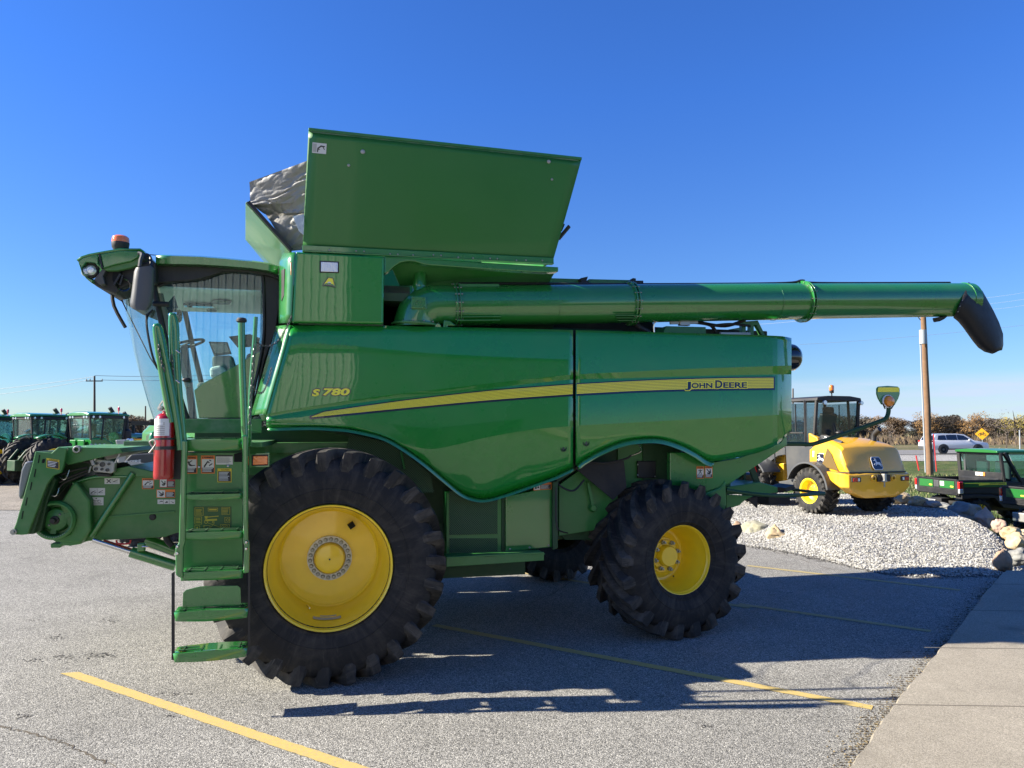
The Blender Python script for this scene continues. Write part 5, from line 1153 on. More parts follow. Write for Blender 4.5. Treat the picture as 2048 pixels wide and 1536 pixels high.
# seat
sx = at(455, 700, YC).x
m = MB(); m.cbox((sx - .02, YC, 2.42), (.46, .48, .13)); m.build('seat_cushion', 'seat_fabric', cab, smooth=0, bevel=.05, bseg=3)
m = MB(); m.cbox((sx + .24, YC, 2.72), (.12, .46, .55), Matrix.Rotation(R(10), 3, 'Y')); m.cbox((sx + .30, YC, 3.06), (.09, .28, .16), Matrix.Rotation(R(10), 3, 'Y')); m.build('seat_back', 'seat_fabric', cab, smooth=0, bevel=.05, bseg=3)
m = MB(); m.cbox((sx - .05, YC - .32, 2.62), (.40, .10, .07)); m.build('armrest', 'interior_grey', cab, smooth=0, bevel=.03)
m = MB(); m.cbox((sx - .02, YC, 2.2), (.3, .3, .32)); m.build('seat_base', 'interior_grey', cab, smooth=0, bevel=.02)
m = slab([(417, 683), (455, 684), (463, 708), (428, 712)], 8.5, .03, 'armrest_screen', 'dark_grey', bevel=.005)
slab([(420, 686), (452, 687), (458, 704), (431, 707)], 8.49, .004, 'screen_glass', 'screen', bevel=0)
slab([(457, 673), (500, 668), (520, 676), (515, 692), (475, 695)], 8.9, .05, 'side_display', 'black', bevel=.006)
slab([(424, 712), (462, 710), (470, 735), (450, 742), (424, 735)], 8.3, .2, 'console', 'interior_grey', bevel=.02)
slab([(418, 735), (440, 730), (462, 748), (420, 756)], 8.2, .25, 'console', 'headliner', bevel=.03)
m = MB(); st = at(392, 770, YC); w0 = at(368, 690, YC); m.bar(st + Vector((0, 0, -.5)), w0, .10, .07); m.build('steering_column', 'dark_grey', cab, smooth=0, bevel=.02)
m = MB(); ax = (st - w0).normalized(); a_ = ax.orthogonal().normalized(); b_ = ax.cross(a_); m.tube([w0 + (a_ * math.cos(t) + b_ * math.sin(t)) * .21 for t in [2 * math.pi * k / 28 for k in range(28)]], .015, 8, closed=True)
for k in range(3): t = k * 2.09 + .5; m.bar(w0, w0 + (a_ * math.cos(t) + b_ * math.sin(t)) * .2, .03, .01)
m.build('steering_wheel', 'black', cab, smooth=60)
m = MB(); m.ball(at(359, 632, YC - .2), .06, 16, (.5, 1, 1.2)); m.build('inner_mirror', 'black_gloss', cab, smooth=60)
slab([(330, 612), (348, 590), (356, 615), (340, 628)], CN + .1, .02, 'sun_visor', 'dark_grey', bevel=.004)
m = MB(); m.bar(at(316, 566, CN + .3), at(340, 670, CN + .3), .03, .05); m.bar(at(352, 690, CN + .15), at(376, 775, CN + .15), .03, .05); m.build('inner_pillar_trim', 'interior_grey', cab, smooth=0, bevel=.01)
# wiper arms
m = MB(); m.tube(arc([at(224, 578, YC - .6), at(228, 612, YC - .6), at(251, 655, YC - .6)], 3), .018, 6); m.tube([at(243, 600, YC - .6), at(300, 715, YC - .5), at(318, 742, YC - .4)], .006, 6); m.build('wiper', 'black', cab)
m = MB(); m.tube(arc([at(306, 620, CN - .04), at(293, 640, CN - .05), at(302, 700, CN - .05), at(314, 735, CN - .03), at(322, 740, CN - .03)], 4), .012, 6); m.tube([at(292, 628, CN - .06), at(294, 650, CN - .06)], .008, 6); m.build('wiper', 'black', cab)
m = MB(); m.ball(at(373, 760, CN - .06), .03, 12, (1.4, .6, .8)); m.build('door_handle', 'black', cab, smooth=60)

# ---- platform, ladder and rails
LY = 6.02
lad = empty('ladder', wmat(cb).inverted() @ at(420, 1320, LY)); lad.parent = cb
pl = MB(); a = at(360, 880, LY + .12); b = at(500, 880, LY + .12)
pz = a.z
pm = MB(); pm.box((a.x - .02, LY + .16, pz - .06), (at(560, 0, 7).x, CN - .05, pz - .02)); pm.box((at(300, 0, 7.4).x, 7.0, pz - .06), (a.x, CN - .05, pz - .02)); pm.build('platform', 'green_deck', cb, smooth=0, bevel=.004)
plate([(366, 838), (519, 838), (523, 866), (470, 866), (366, 866)], LY + 1.0, .03).build('platform_side', 'green_deck', cb, smooth=0, bevel=.004)
def seg_tube(path, r, name='handrail', Y=LY, ma='green', par=lad, n=12, k=4): m = MB(); m.tube(arc([at(p[0], p[1], p[2] if len(p) > 2 else Y) for p in path], k), r, n); return m.build(name, ma, par, smooth=60)
rail_r = .026
# side stringers
for (pts, nm) in (([(357, 1155), (351, 1150), (350, 1098), (357, 1085), (362, 905), (361, 880), (374, 880), (374, 905), (370, 1085), (366, 1098), (365, 1157)], 's'), ([(486, 1148), (488, 1090), (486, 1085), (484, 905), (483, 870), (496, 870), (496, 1080), (499, 1088), (498, 1146)], 's')):
    plate(pts, LY - .02, .05).build('stringer', 'green', lad, smooth=0, bevel=.012, bseg=3)
m = MB()
for u, v in ((355, 1093.5), (355, 1107), (492.5, 1084.5), (492.5, 1097.5)): m.lathe([(.0001, -.016), (.009, -.014), (.013, -.004), (.013, 0)], at(u, v, LY - .025), (0, 1, 0), 12)
m.build('stringer_bolts', 'chrome', lad)
# back sheets between the steps
plate([(366, 906), (485, 905), (485, 1142), (366, 1146)], LY + .20, .012).build('back_sheet', 'green_flat', lad, smooth=0, bevel=.003)
def step(u0, u1, v0, v1, slope, Y=LY, depth=.20, nm='step', droop=3, back=None):
    n = 12; top = []; bot = []
    for k in range(n + 1):
        t = k / n; u = u0 + (u1 - u0) * t; v = v0 + slope * t; y = Y - .04 * math.sin(math.pi * t) - .0
        d = droop * math.sin(math.pi * t); top.append(at(u, v, y)); bot.append(at(u if 0 < k < n else u + (3 if k == 0 else -3), v + (v1 - v0) + d * .4, y))
    m = MB(); rows = [bot, top, [Vector((p.x, Y + depth, p.z + .004)) for p in top]]; m.grid(rows)
    o = m.build(nm, 'green', lad, smooth=30, solid=-.008)
    g_ = MB()
    for k in range(2):
        x0 = top[0].x + .03; x1 = top[-1].x - .03; y = Y + .05 + k * .07; z = (top[0].z + top[-1].z) / 2 + .008; g_.cbox(((x0 + x1) / 2, y, z), (x1 - x0, .03, .006))
    for k in range(4): g_.cbox((top[0].x + (top[-1].x - top[0].x) * (k + .5) / 4, Y + .08, (top[0].z + top[-1].z) / 2 + .010), (.012, .14, .008))
    g_.build('tread_rib', 'green_dark', o, smooth=0); return o
step(361, 486, 879, 902, -2, LY + .04)
step(364, 487, 990, 1000, -3); step(362, 488, 1066, 1080, -4); step(359, 488, 1146, 1162, -6)
# lower hung steps with black straps
step(348, 497, 1225, 1243, -8, LY - .02, .17, droop=8); step(346, 495, 1308, 1325, -12, LY - .03, .17, droop=8)
plate([(365, 1216), (366, 1186), (372, 1180), (400, 1173), (440, 1171.5), (475, 1171.5), (481, 1176), (482, 1211)], LY + .05, .008).build('toe_plate', 'green', lad, smooth=0, bevel=.002)
plate([(343, 1147), (349, 1143), (349, 1320), (343, 1320)], LY - .01, .012).build('hanger_strap', 'black', lad, smooth=0)
plate([(496, 1142), (500, 1140), (500, 1302), (496, 1302)], LY - .01, .012).build('hanger_strap', 'black', lad, smooth=0)
# labels on the back sheet
BY = LY + .20
warn((366, 911.5, 394.5, 947.5), BY, FIG_FALL, parent=lad); warn((402, 911, 429.5, 947), BY, FIG_ARM, parent=lad)
o, f = sticker((432, 910.5, 465.5, 929), BY, [('print', [rc_(0, 0, 1, .13)] + lines(.05, .28, .95, .92, 5, .25))], lad, base='sticker')
o, f = sticker((435, 937, 463, 964.5), BY, [('print', [rc_(.05, .2, .95, .95)]), ('white', lines(.1, .26, .9, .92, 7, .4))], lad, base='sticker_yellow')
m = MB(); text_on(m, 'CAUTION', lambda a, b: f(.25 + .6 * a, .15 - .09 * b, .006), .03); m.build('label_print', 'print', o, smooth=0, merge=False)
o, f = sticker((387, 1013, 462, 1064), BY, [('chart_line', [])], lad, base='chart_green', name='service_chart') if False else (None, None)
mat('chart_green', (.02, .085, .022), .45); mat('chart_line', (.45, .36, .03), .5)
def boxl(a, b, c, d, t=.012): return [rc_(a, b, c, b + t), rc_(a, d - t, c, d), rc_(a, b, a + t, d), rc_(c - t, b, c, d)]
def circ(x, y, r, t=.012, n=16): return [[(x + math.cos(6.283 * k / n) * r, y + math.sin(6.283 * k / n) * r * 1.45), (x + math.cos(6.283 * (k + 1) / n) * r, y + math.sin(6.283 * (k + 1) / n) * r * 1.45), (x + math.cos(6.283 * (k + 1) / n) * (r - t), y + math.sin(6.283 * (k + 1) / n) * (r - t) * 1.45), (x + math.cos(6.283 * k / n) * (r - t), y + math.sin(6.283 * k / n) * (r - t) * 1.45)] for k in range(n)]
ch = boxl(.03, .04, .26, .36) + boxl(.03, .40, .22, .70) + boxl(.38, .05, .64, .19) + boxl(.74, .03, .96, .32) + boxl(.82, .42, .96, .64) + boxl(.03, .74, .17, .99) + boxl(.27, .74, .44, .99) + boxl(.70, .70, .95, .99)
ch += lines(.06, .1, .24, .34, 5, .4) + lines(.06, .45, .2, .68, 4, .4) + lines(.76, .08, .94, .3, 4, .4) + circ(.82, .85, .10) + circ(.82, .85, .06) + circ(.82, .85, .03) + circ(.33, .60, .05) + circ(.52, .61, .03) + circ(.9, .53, .04)
ch += [[(.29, .38), (.38, .38), (.36, .48), (.31, .48)], [(.36, .40), (.66, .36), (.66, .39), (.36, .43)], [(.30, .50), (.62, .48), (.62, .55), (.32, .58)], rc_(.41, .09, .61, .15), [(.08, .8), (.12, .8), (.12, .97), (.06, .97)], [(.34, .84), (.37, .84), (.37, .94), (.34, .94)], [(.35, .62), (.69, .80), (.69, .815), (.35, .635)], [(.56, .64), (.46, .82), (.45, .82), (.55, .64)]]
sticker((387, 1013, 463, 1064), BY, [('chart_line', ch)], lad, base='chart_green', name='service_chart')
m = MB()
for u, v in ((398.5, 934), (456, 932)): m.ball(at(u, v, BY - .004), .012, 10)
m.build('sheet_bolts', 'chrome', lad)
slab([(468, 908), (485, 904), (485, 924), (468, 924)], BY - .01, .01, 'sheet_cutout', 'void', lad, 0)
# rails
seg_tube([(361, 900), (357, 860), (346, 792), (332, 720), (320, 662), (315, 653), (312, 660), (320, 720), (332, 790), (343, 845)], rail_r)
seg_tube([(368, 900), (366, 862), (360, 800), (354, 720), (352, 655), (347, 632), (343, 640), (346, 720), (352, 800), (357, 870)], rail_r * .9, Y=LY + .03)
seg_tube([(490, 880), (487, 800), (484, 720), (483, 646)], rail_r, Y=LY + .02)
m = MB(); m.lathe([(.0001, .03), (.03, .028), (.04, .015), (.04, .0), (.025, -.01), (.012, -.02), (.012, -.04)], at(483, 643, LY + .02), (0, 0, 1), 16); m.build('rail_knob', 'black', lad)
seg_tube([(498, 880), (500, 810), (504, 740), (509, 680), (511.5, 634)], .017, Y=LY + .25)
m = MB(); m.bar(at(329, 774, LY + .1), at(344, 774, LY + .1), .02, .02); m.bar(at(355, 700, LY + .03), at(360, 702, LY + .03), .01, .01); m.build('rail_link', 'green', lad, smooth=0)
m = MB()
for v in (700, 760): m.tube([at(352, v, LY - .03), at(360, v + 6, LY - .03)], .006, 6)
m.build('rail_clip', 'chrome', lad)
# chains
def chain(pts, name='chain', L=.030):
    P = arc([at(*p) for p in pts], 10); m = MB(); acc = 0; last = P[0]; k = 0
    i = 1; pos = P[0]; out_p = [P[0]]
    for p in P[1:]:
        while (p - pos).length >= L: pos = pos + (p - pos).normalized() * L; out_p.append(pos)
    for k in range(len(out_p) - 1):
        a, b = out_p[k], out_p[k + 1]; d = (b - a).normalized(); s = Vector((0, 1, 0)).cross(d).normalized(); s = s if k % 2 else (s * .5 + Vector((0, 1, 0)) * .8).normalized(); c = (a + b) / 2
        m.tube([c + d * (L * .62 * math.cos(t)) + s * (.0085 * math.sin(t)) for t in [2 * math.pi * j / 8 for j in range(8)]], .0032, 4, closed=True)
    return m.build(name, 'dark_grey', lad, smooth=60)
chain([(583, 632, YP - .02), (576, 650, YP - .1), (560, 678, LY + .55), (540, 692, LY + .45), (522, 690, LY + .35), (511, 680, LY + .24)])
chain([(509, 690, LY + .22), (507, 730, LY + .22), (503, 780, LY + .22), (500, 830, LY + .22), (497, 880, LY + .2)])
chain([(543, 735, YP + .02), (537, 760, YP - .1), (525, 785, LY + .5), (512, 782, LY + .35), (503, 765, LY + .24)])
chain([(317, 690, LY - .03), (322, 720, LY - .03), (330, 745, LY - .03)])
chain([(343, 710, LY), (346, 740, LY), (346, 770, LY), (348, 800, LY)])
# side stuff between ladder and body
plate([(500, 838), (523, 838), (523, 865), (500, 862)], LY + .75, .02).build('platform_bracket', 'green_dusty', cb, smooth=0, bevel=.003)
plate([(497, 850), (503, 850), (503, 893), (497, 893)], LY + .12, .02).build('platform_bracket', 'green', cb, smooth=0, bevel=.003)
plate([(520, 830), (536, 826), (536, 840), (524, 842)], YP + .1, .02).build('platform_bracket', 'green', cb, smooth=0, bevel=.003)
# amber side lamp
tl = plate([(499, 907), (539, 905), (539, 934), (499, 935)], LY + .28, .03).build('side_marker', 'green', cb, smooth=0, bevel=.004)
plate([(503.5, 910), (536, 909), (536, 931), (503.5, 932)], LY + .268, .02).build('marker_seal', 'black', tl, smooth=0, bevel=.003)
plate([(506, 912), (535, 911.5), (535, 928.5), (506, 930)], LY + .252, .02).build('marker_lens', 'orange_lens', tl, smooth=0, bevel=.005)
# body labels
warn((1067, 965, 1102, 981), YP + .13, [], txt=4) if False else None
o, f = sticker((1067, 967, 1103, 981, -2.5), YP + .257, [('sticker', [rc_(.03, .08, .36, .94)]), ('print', [rc_(.38, .3, .97, .92), [(.08, .3), (.18, .3), (.18, .8), (.08, .8)], [(.2, .7), (.26, .3), (.34, .75)]]), ('white', lines(.4, .36, .9, .9, 4, .35))], cb, base='sticker_orange')
warn((1393, 933, 1408, 957), YP + .24, FIG_RUN); warn((1410, 932, 1425, 956), YP + .24, FIG_HAND)
warn((1315, 928, 1328, 948), YP + .52, FIG_HAND)
o, f = sticker((576, 526, 582, 552), YP + .14, [('sticker', [rc_(.1, .05, .9, .7)]), ('print', [rc_(.1, .72, .9, .96)] + sq(FIG_ARM, .1, .1, .9, .65))], cb, base='sticker_orange', fn=lambda a, b, o: at(576 + 6 * a, 526 + 26 * b - 2 * a, YP + .155 - .095 * a - o - .004))

# ---- feeder house
FY = 8.0
fh = empty('feeder_house', wmat(cb).inverted() @ at(200, 1000, FY)); fh.parent = cb
W2 = 2 * (YC - FY)
def fpl(pts, Y, t, name, ma='green_dusty', par=fh, bevel=.008): return plate(pts, Y, t).build(name, ma, par, smooth=0, bevel=bevel)
fpl([(146, 966), (202, 952.5), (262, 952.5), (264, 940), (352, 950), (575, 930), (575, 1030), (352, 1066), (331, 1074), (178, 1082), (160, 1086), (125, 1070), (118, 1010)], FY, W2, 'feeder_body')
fpl([(226, 938), (256, 932), (312, 944), (352, 950), (575, 930), (575, 937), (352, 957), (262, 953), (226, 952)], FY - .03, W2 + .06, 'feeder_top_plate', 'green_flat')
fpl([(118, 1010), (146, 966), (152, 963), (180, 1000), (182, 1060), (160, 1088), (110, 1084), (101, 1079), (140, 1066)], FY - .12, .12, 'drive_shield', 'green_dusty', bevel=.02)
m = MB(); m.tube(arc([at(146, 967, FY - .02), at(175, 957, FY - .02), at(202, 953, FY - .02), at(262, 953, FY - .02)], 3), .018, 8); m.tube([at(266, 946, FY - .04), at(182, 1073, FY - .04)], .03, 12); m.build('feeder_edge_tube', 'green', fh, smooth=60)
m = MB(); m.bar(at(178, 1037, FY - .005), at(350, 1023, FY - .005), .012, .02); m.build('feeder_rib', 'green_flat', fh, smooth=0, bevel=.004)
c = at(108, 1041, FY - .16)
m = MB(); m.lathe([(.182, .12), (.185, 0), (.165, -.02), (.15, -.015), (.145, .02), (.14, .1), (.0001, .1)], c, (0, 1, 0), 40); m.build('drive_drum', 'green_flat', fh, smooth=35)
m = MB(); m.lathe([(.0001, .02), (.045, .02), (.1, .04), (.115, .06), (.12, .1)], c, (0, 1, 0), 30)
for k in range(3): a = k * 2.09 + .4; m.cbox(c + Vector((math.cos(a) * .1, .06, math.sin(a) * .1)), (.07, .05, .05), Matrix.Rotation(-a, 3, 'Y'))
m.build('drive_hub', 'green_flat', fh, smooth=30, bevel=.003)
m = MB(); m.lathe([(.0001, -.05), (.022, -.05), (.024, 0), (.04, .005), (.045, .03)], c, (0, 1, 0), 16); m.build('drive_shaft', 'black', fh)
m = MB()
for k in range(12): a = -2.3 + k * .13; m.ball(c + Vector((math.cos(a) * .157, -.018, math.sin(a) * .157)), .006, 6)
for a in (.9, 3.9): m.ball(c + Vector((math.cos(a) * .065, .02, math.sin(a) * .065)), .012, 8)
m.build('drum_bolts', 'bolt', fh)
m = MB(); m.lathe([(.0001, -.01), (.02, -.01), (.034, 0), (.036, .02)], at(305.5, 1034, FY), (0, 1, 0), 18); m.build('side_bearing', 'black', fh)
m = MB(); m.lathe([(.0001, -.01), (.015, -.01), (.022, 0), (.024, .02)], at(161, 975, FY), (0, 1, 0), 14); m.build('latch', 'black', fh)
# front frame (tilt plate)
fpl([(70, 903), (102.5, 906), (116, 894), (134, 896.5), (127, 932), (122, 945), (106.6, 951), (93, 970), (76.6, 1014), (62, 1050), (55, 1069), (42, 1070), (26, 1069), (26, 1060), (32, 1045), (44, 1003), (64, 930)], FY - .32, .05, 'front_frame', 'green_dusty')
fpl([(116, 894), (240, 896), (246, 905), (134, 930)], FY - .2, W2 + .3, 'front_frame_top', 'green_dusty', bevel=.005)
m = MB(); a = at(70, 903, FY - .27); b = at(28, 1069, FY - .27)
m.prism([a, b, b + Vector((.16, 0, 0)), a + Vector((.20, 0, 0))], (0, W2 + .5, 0)); m.build('front_face', 'green_dark', fh, smooth=0)
fpl([(60, 922), (66, 925), (58, 950), (46, 990), (40, 1000), (36, 992), (37, 970), (42, 940), (50, 924)], FY - .15, W2 + .2, 'front_drum_cover', 'drum_grey', bevel=.03)
for k, (u, v) in enumerate(((78, 918), (70, 946), (62, 972), (53, 1003), (45, 1030))): m = MB(); m.bar(at(u + 1.5, v - 8, FY - .322), at(u - 1.5, v + 8, FY - .322), .004, .008); m.build('frame_slot', 'void', fh, smooth=0)
m = MB()
m.bar(at(88, 918, FY - .322), at(86, 926, FY - .322), .004, .022); m.build('frame_slot', 'void', fh, smooth=0)
m = MB(); m.lathe([(.0001, -.02), (.012, -.02), (.014, -.005), (.027, -.005), (.027, .04)], at(27, 1064, FY - .33), (0, 1, 0), 16); m.build('pivot_pin', 'bolt', fh)
fpl([(76, 1014), (93, 972), (107, 952), (112, 960), (96, 1000), (82, 1062), (62, 1066), (60, 1052)], FY - .2, .1, 'frame_inner', 'green_dark')
o, f = sticker((93, 916, 118.5, 935, 4), FY - .32, [('print', [rc_(.05, .22, .95, .95)]), ('white', lines(.1, .28, .85, .92, 4, .4))], fh, base='sticker_yellow')
m = MB(); text_on(m, 'CAUTION', lambda a, b: f(.2 + .7 * a, .18 - .13 * b, .006), .03); m.build('label_print', 'print', o, smooth=0, merge=False)
m = MB(); m.tube([at(101, 945, FY - .08), at(88, 1000, FY - .08)], .045, 16); m.build('tilt_cylinder', 'green_flat', fh)
for pts in (((124, 905), (140, 918), (165, 922), (185, 924)), ((118, 940), (135, 925), (160, 922), (185, 928)), ((120, 950), (150, 940), (175, 935)), ((118, 965), (150, 950), (178, 940)), ((115, 985), (125, 968), (150, 956), (176, 946)), ((140, 900), (152, 914), (186, 920))):
    hose([at(u, v, FY - .12) for u, v in pts], .009, par_ := 'black', 'hose', fh)
hose([at(118, 953, FY - .14), at(130, 958, FY - .14), at(138, 940, FY - .12)], .010, 'chrome', 'fitting', fh); hose([at(100, 990, FY - .14), at(112, 991, FY - .14), at(118, 975, FY - .12)], .009, 'chrome', 'fitting', fh)
fpl([(128, 904), (175, 902), (186, 940), (150, 962), (130, 975), (108, 1000), (118, 950)], FY + .05, .05, 'hose_panel', 'green_dark')
m = MB(); m.lathe([(.03, -.02), (.038, 0), (.038, .03), (.02, .03), (.02, -.02), (.03, -.02)], at(154, 899, FY - .22), (0, 1, 0), 16); m.build('hook_pin', 'steel', fh)
# multi-coupler block
mc = fpl([(188, 918), (226, 922), (230, 926), (228, 943), (222, 947), (188, 943), (184, 938)], FY - .14, .08, 'multi_coupler', 'grey_plate')
m = MB()
for u, v, r_ in ((205, 929, .024), (194, 927, .013), (218, 928, .013), (192, 938, .017), (204, 938.5, .013), (215, 940, .017)): m.lathe([(.0001, -.004), (r_ * .6, -.004), (r_ * .7, -.012), (r_, -.012), (r_, .01)], at(u, v, FY - .142), (0, 1, 0), 16)
m.build('coupler_ports', 'dark_grey', mc)
m = MB(); P = [at(u, v, FY - .17) for u, v in ((189, 921), (199, 903), (240, 907), (230, 926))]
for a_, b_ in zip(P, P[1:]): m.bar(a_, b_, .012, .014)
m.bar(P[0] + Vector((0, .16, 0)), P[1] + Vector((0, .16, 0)), .012, .014); m.bar(P[1], P[1] + Vector((0, .16, 0)), .012, .014); m.build('coupler_handle', 'steel', mc, smooth=0)
m = MB(); m.tube([at(184, 920, FY - .16), at(188, 930, FY - .16)], .02, 10); m.tube([at(182, 932, FY - .16), at(178, 945, FY - .16)], .009, 8); m.build('coupler_lever', 'steel', mc)
fpl([(190, 946), (222, 948), (220, 954), (192, 952)], FY - .1, .1, 'coupler_foot', 'black')
for k in range(5): hose([at(228, 930 + k * 3, FY - .05 + .03 * k), at(250, 926 + k * 3, FY + .05), at(262, 936 + k * 2, FY + .1), at(240, 946, FY + .2)], .008, 'black', 'hose', fh)
# underneath: lift cylinder, rod, skid
m = MB(); m.tube([at(262, 1104, 7.9), at(352, 1132, 7.9)], .052, 20); lc = m.build('lift_cylinder', 'green', cb, smooth=40)
m = MB(); m.tube([at(186, 1080, 7.9), at(264, 1105, 7.9)], .022, 12); m.build('cylinder_rod', 'chrome', lc)
m = MB(); m.bar(at(207, 1082, 7.95), at(262, 1100, 7.95), .03, .03); m.build('safety_stop', 'sticker_red', cb, smooth=0)
hose([at(284, 1093, 7.8), at(300, 1095, 7.8), at(350, 1113, 7.85)], .008, 'chrome', 'hydraulic_pipe', cb)
m = MB(); m.cbox(at(283, 1094, 7.85), (.07, .05, .08)); m.build('cylinder_port', 'green', cb, smooth=0, bevel=.01)
hose([at(233, 1080, 7.9), at(236, 1087, 7.9), at(258, 1087, 7.9), at(261, 1080, 7.9)], .009, 'sticker_red', 'pull_handle', cb, k=3)
m = MB(); m.tube([at(292, 1080, 8.3), at(352, 1103, 8.3)], .06, 16); m.build('lift_cylinder', 'green', cb, smooth=40)
hose([at(331, 1068, 8.05), at(334, 1080, 8.05), at(345, 1092, 8.05)], .03, 'black', 'hose', cb)
fpl([(101, 1087), (120, 1087), (122, 1082), (160, 1084), (166, 1080), (162, 1088), (140, 1092), (124, 1090), (120, 1096), (101, 1096)], FY - .1, .3, 'skid_bracket', 'green_flat')
# labels on the feeder house
sticker((209, 956, 239.5, 968), FY, [('print', sq(FIG_X, .02, .05, .98, .95))], fh)
sticker((179, 976, 210, 990.5), FY, [('print', [rc_(.49, .05, .505, .95)] + sq(FIG_ARM, 0, .2, .5, .95) + sq(FIG_X[2:4], .1, .1, .95, .9))], fh)
sticker((178, 994.5, 207, 1010.5), FY, [('print', circ(.3, .5, .12, .02) + circ(.7, .5, .12, .02) + [rc_(.3, .38, .7, .42), rc_(.3, .58, .7, .62), rc_(.45, .1, .55, .2)] + lines(.3, .78, .9, .93, 2, .4))], fh)
warn((284, 956.5, 308, 978), FY, FIG_ARM, parent=fh)
for (px, hd) in (((319, 957, 350, 975), 'sticker_red'), ((313, 979, 350, 995.5), 'sticker_orange')):
    sticker(px, FY, [('sticker', [rc_(.03, .08, .46, .94)]), ('print', sq(FIG_HAND, .05, .05, .45, .95) + [rc_(.5, .3, .98, .95)]), ('white', lines(.53, .36, .95, .92, 5, .4))], fh, base=hd)
sticker((315, 999, 350, 1008), FY, [('print', [rc_(.33, 0, .345, 1), rc_(.66, 0, .675, 1), [(.05, .7), (.2, .3), (.3, .35), (.3, .55), (.2, .5)], [(.4, .8), (.55, .3), (.6, .7)], [(.72, .3), (.95, .7), (.9, .8)]])], fh)

# ---- fire extinguisher strapped to the ladder: a thing of its own
ec = at(327, 958, LY + .04); ex = empty('fire_extinguisher', ec, 'red fire extinguisher strapped upright beside the combine ladder', 'fire extinguisher')
m = MB(); m.lathe([(.0001, 0), (.066, 0), (.072, .01), (.0735, .03), (.0735, .44), (.066, .475), (.045, .497), (.022, .505), (.022, .52)], ec, (0, 0, 1), 32); m.build('cylinder', 'red', ex, smooth=50)
m = MB(); m.lathe([(.0745, .33), (.0745, .46)], ec, (0, 0, 1), 32, R(95), R(215)); m.build('instruction_label', 'sticker', ex, smooth=60)
mat('label_print_grey', (.30, .29, .28), .6)
m = MB()
for k in range(7):
    m.lathe([(.0752, .34 + k * .014), (.0752, .346 + k * .014)], ec, (0, 0, 1), 16, R(112), R(190))
m.build('label_text', 'label_print_grey', ex, smooth=0)
m = MB(); m.lathe([(.0756, .412), (.0756, .43)], ec, (0, 0, 1), 16, R(120), R(180)); m.build('label_band', 'white', ex, smooth=0)
m = MB(); m.lathe([(.018, .50), (.02, .54), (.0001, .545)], ec, (0, 0, 1), 14); m.cbox(ec + Vector((0, 0, .565)), (.035, .03, .05)); m.bar(ec + Vector((-.02, 0, .585)), ec + Vector((.02, .0, .62)), .02, .01); m.bar(ec + Vector((-.02, 0, .60)), ec + Vector((-.045, 0, .56)), .02, .01); m.build('valve_head', 'chrome', ex, smooth=30)
m = MB(); m.lathe([(.02, -.01), (.02, .01), (.0001, .012)], ec + Vector((-.03, -.03, .54)), (-.3, -1, 0), 14); m.build('gauge', 'steel', ex)
m = MB(); m.lathe([(.076, .225), (.076, .25)], ec, (0, 0, 1), 28); m.lathe([(.076, .30), (.076, .315)], ec, (0, 0, 1), 28); m.bar(ec + Vector((.05, .02, .237)), ec + Vector((.12, .02, .237)), .02, .025); m.build('strap', 'black', ex, smooth=0)
m = MB(); m.cbox(ec + Vector((.065, .085, .19)), (.10, .02, .40)); m.build('mount_plate', 'black_plastic', ex, smooth=0, bevel=.004)
hose([ec + Vector((-.075, -.03, .24)), ec + Vector((-.10, -.03, .28)), ec + Vector((-.07, -.04, .30)), ec + Vector((-.05, -.05, .27)), ec + Vector((-.10, -.03, .20))], .005, 'steel', 'strap_buckle', ex)
# ================================================================== other vehicles, each built at the origin (x ahead, y left) and then set down
def place(root, xc, zc, hx, hz, z):
    d = (RT * hx + FH * hz); root.location = cam(xc, zc, z); root.rotation_euler.z = math.atan2(d.y, d.x)
def small_wheel(root, name, x, y, r, wd, rr, side, rimmat='loader_yellow', nl=14, lug=.03, chunky=False, steer=0):
    """side: +1 the rim faces +y"""
    prof = [(rr + .02, -wd * .43), (rr + .03, -wd * .47), (rr - .005, -wd * .46), (rr - .015, -wd * .3), (rr - .03, -wd * .12), (rr * .62, -wd * .05), (rr * .55, -wd * .12), (rr * .3, -wd * .16), (.0001, -wd * .16)]
    e, bld, ro = wheel(name, Vector((x, y, r - .01)), r, wd, rr, nl, lug, r * .12, .35, steer, prof, 0, parent=root, flip=side > 0)
    m = MB()
    for k in range(6):
        a = k * math.pi / 3; m.lathe([(.0001, -.02), (.014, -.018), (.016, 0)], Vector((math.cos(a) * rr * .42, -wd * .14, math.sin(a) * rr * .42)), (0, 1, 0), 6)
    bld(m, 'wheel_nuts', 'bolt', ro); return e
# ---- yellow wheel loader
wl = empty('wheel_loader', (0, 0, 0), 'yellow compact wheel loader with dark cab parked on the gravel mound', 'wheel loader')
for nm, x, y, sd in (('rear_wheel', 0, .78, 1), ('rear_wheel', 0, -.78, -1), ('front_wheel', 2.0, .70, 1), ('front_wheel', 2.0, -.86, -1)): small_wheel(wl, nm, x, y, .5, .40, .24, sd, nl=22, lug=.035)
def loft(secs, name, ma, par, smooth=40, bevel=0, caps=True):
    m = MB(); n = len(secs[0]); m.grid([list(map(Vector, s)) + [Vector(s[0])] for s in secs])
    if caps: m.add([Vector(p) for p in secs[0]], [tuple(range(n))]); m.add([Vector(p) for p in secs[-1]], [tuple(range(n))])
    return m.build(name, ma, par, smooth=smooth, bevel=bevel)
def hsec(x, hw_b, hw_m, hw_t, z0, zm, zt, crown=.04):
    L = [(hw_b, z0), (hw_m, zm), (hw_m * .985, zm + (zt - zm) * .55), (hw_t + .07, zt - .07), (hw_t, zt - .015), (hw_t * .5, zt + crown * .8), (0, zt + crown)]
    pts = [(x, y, z) for y, z in L] + [(x, -y, z) for y, z in reversed(L[:-1])]; return pts
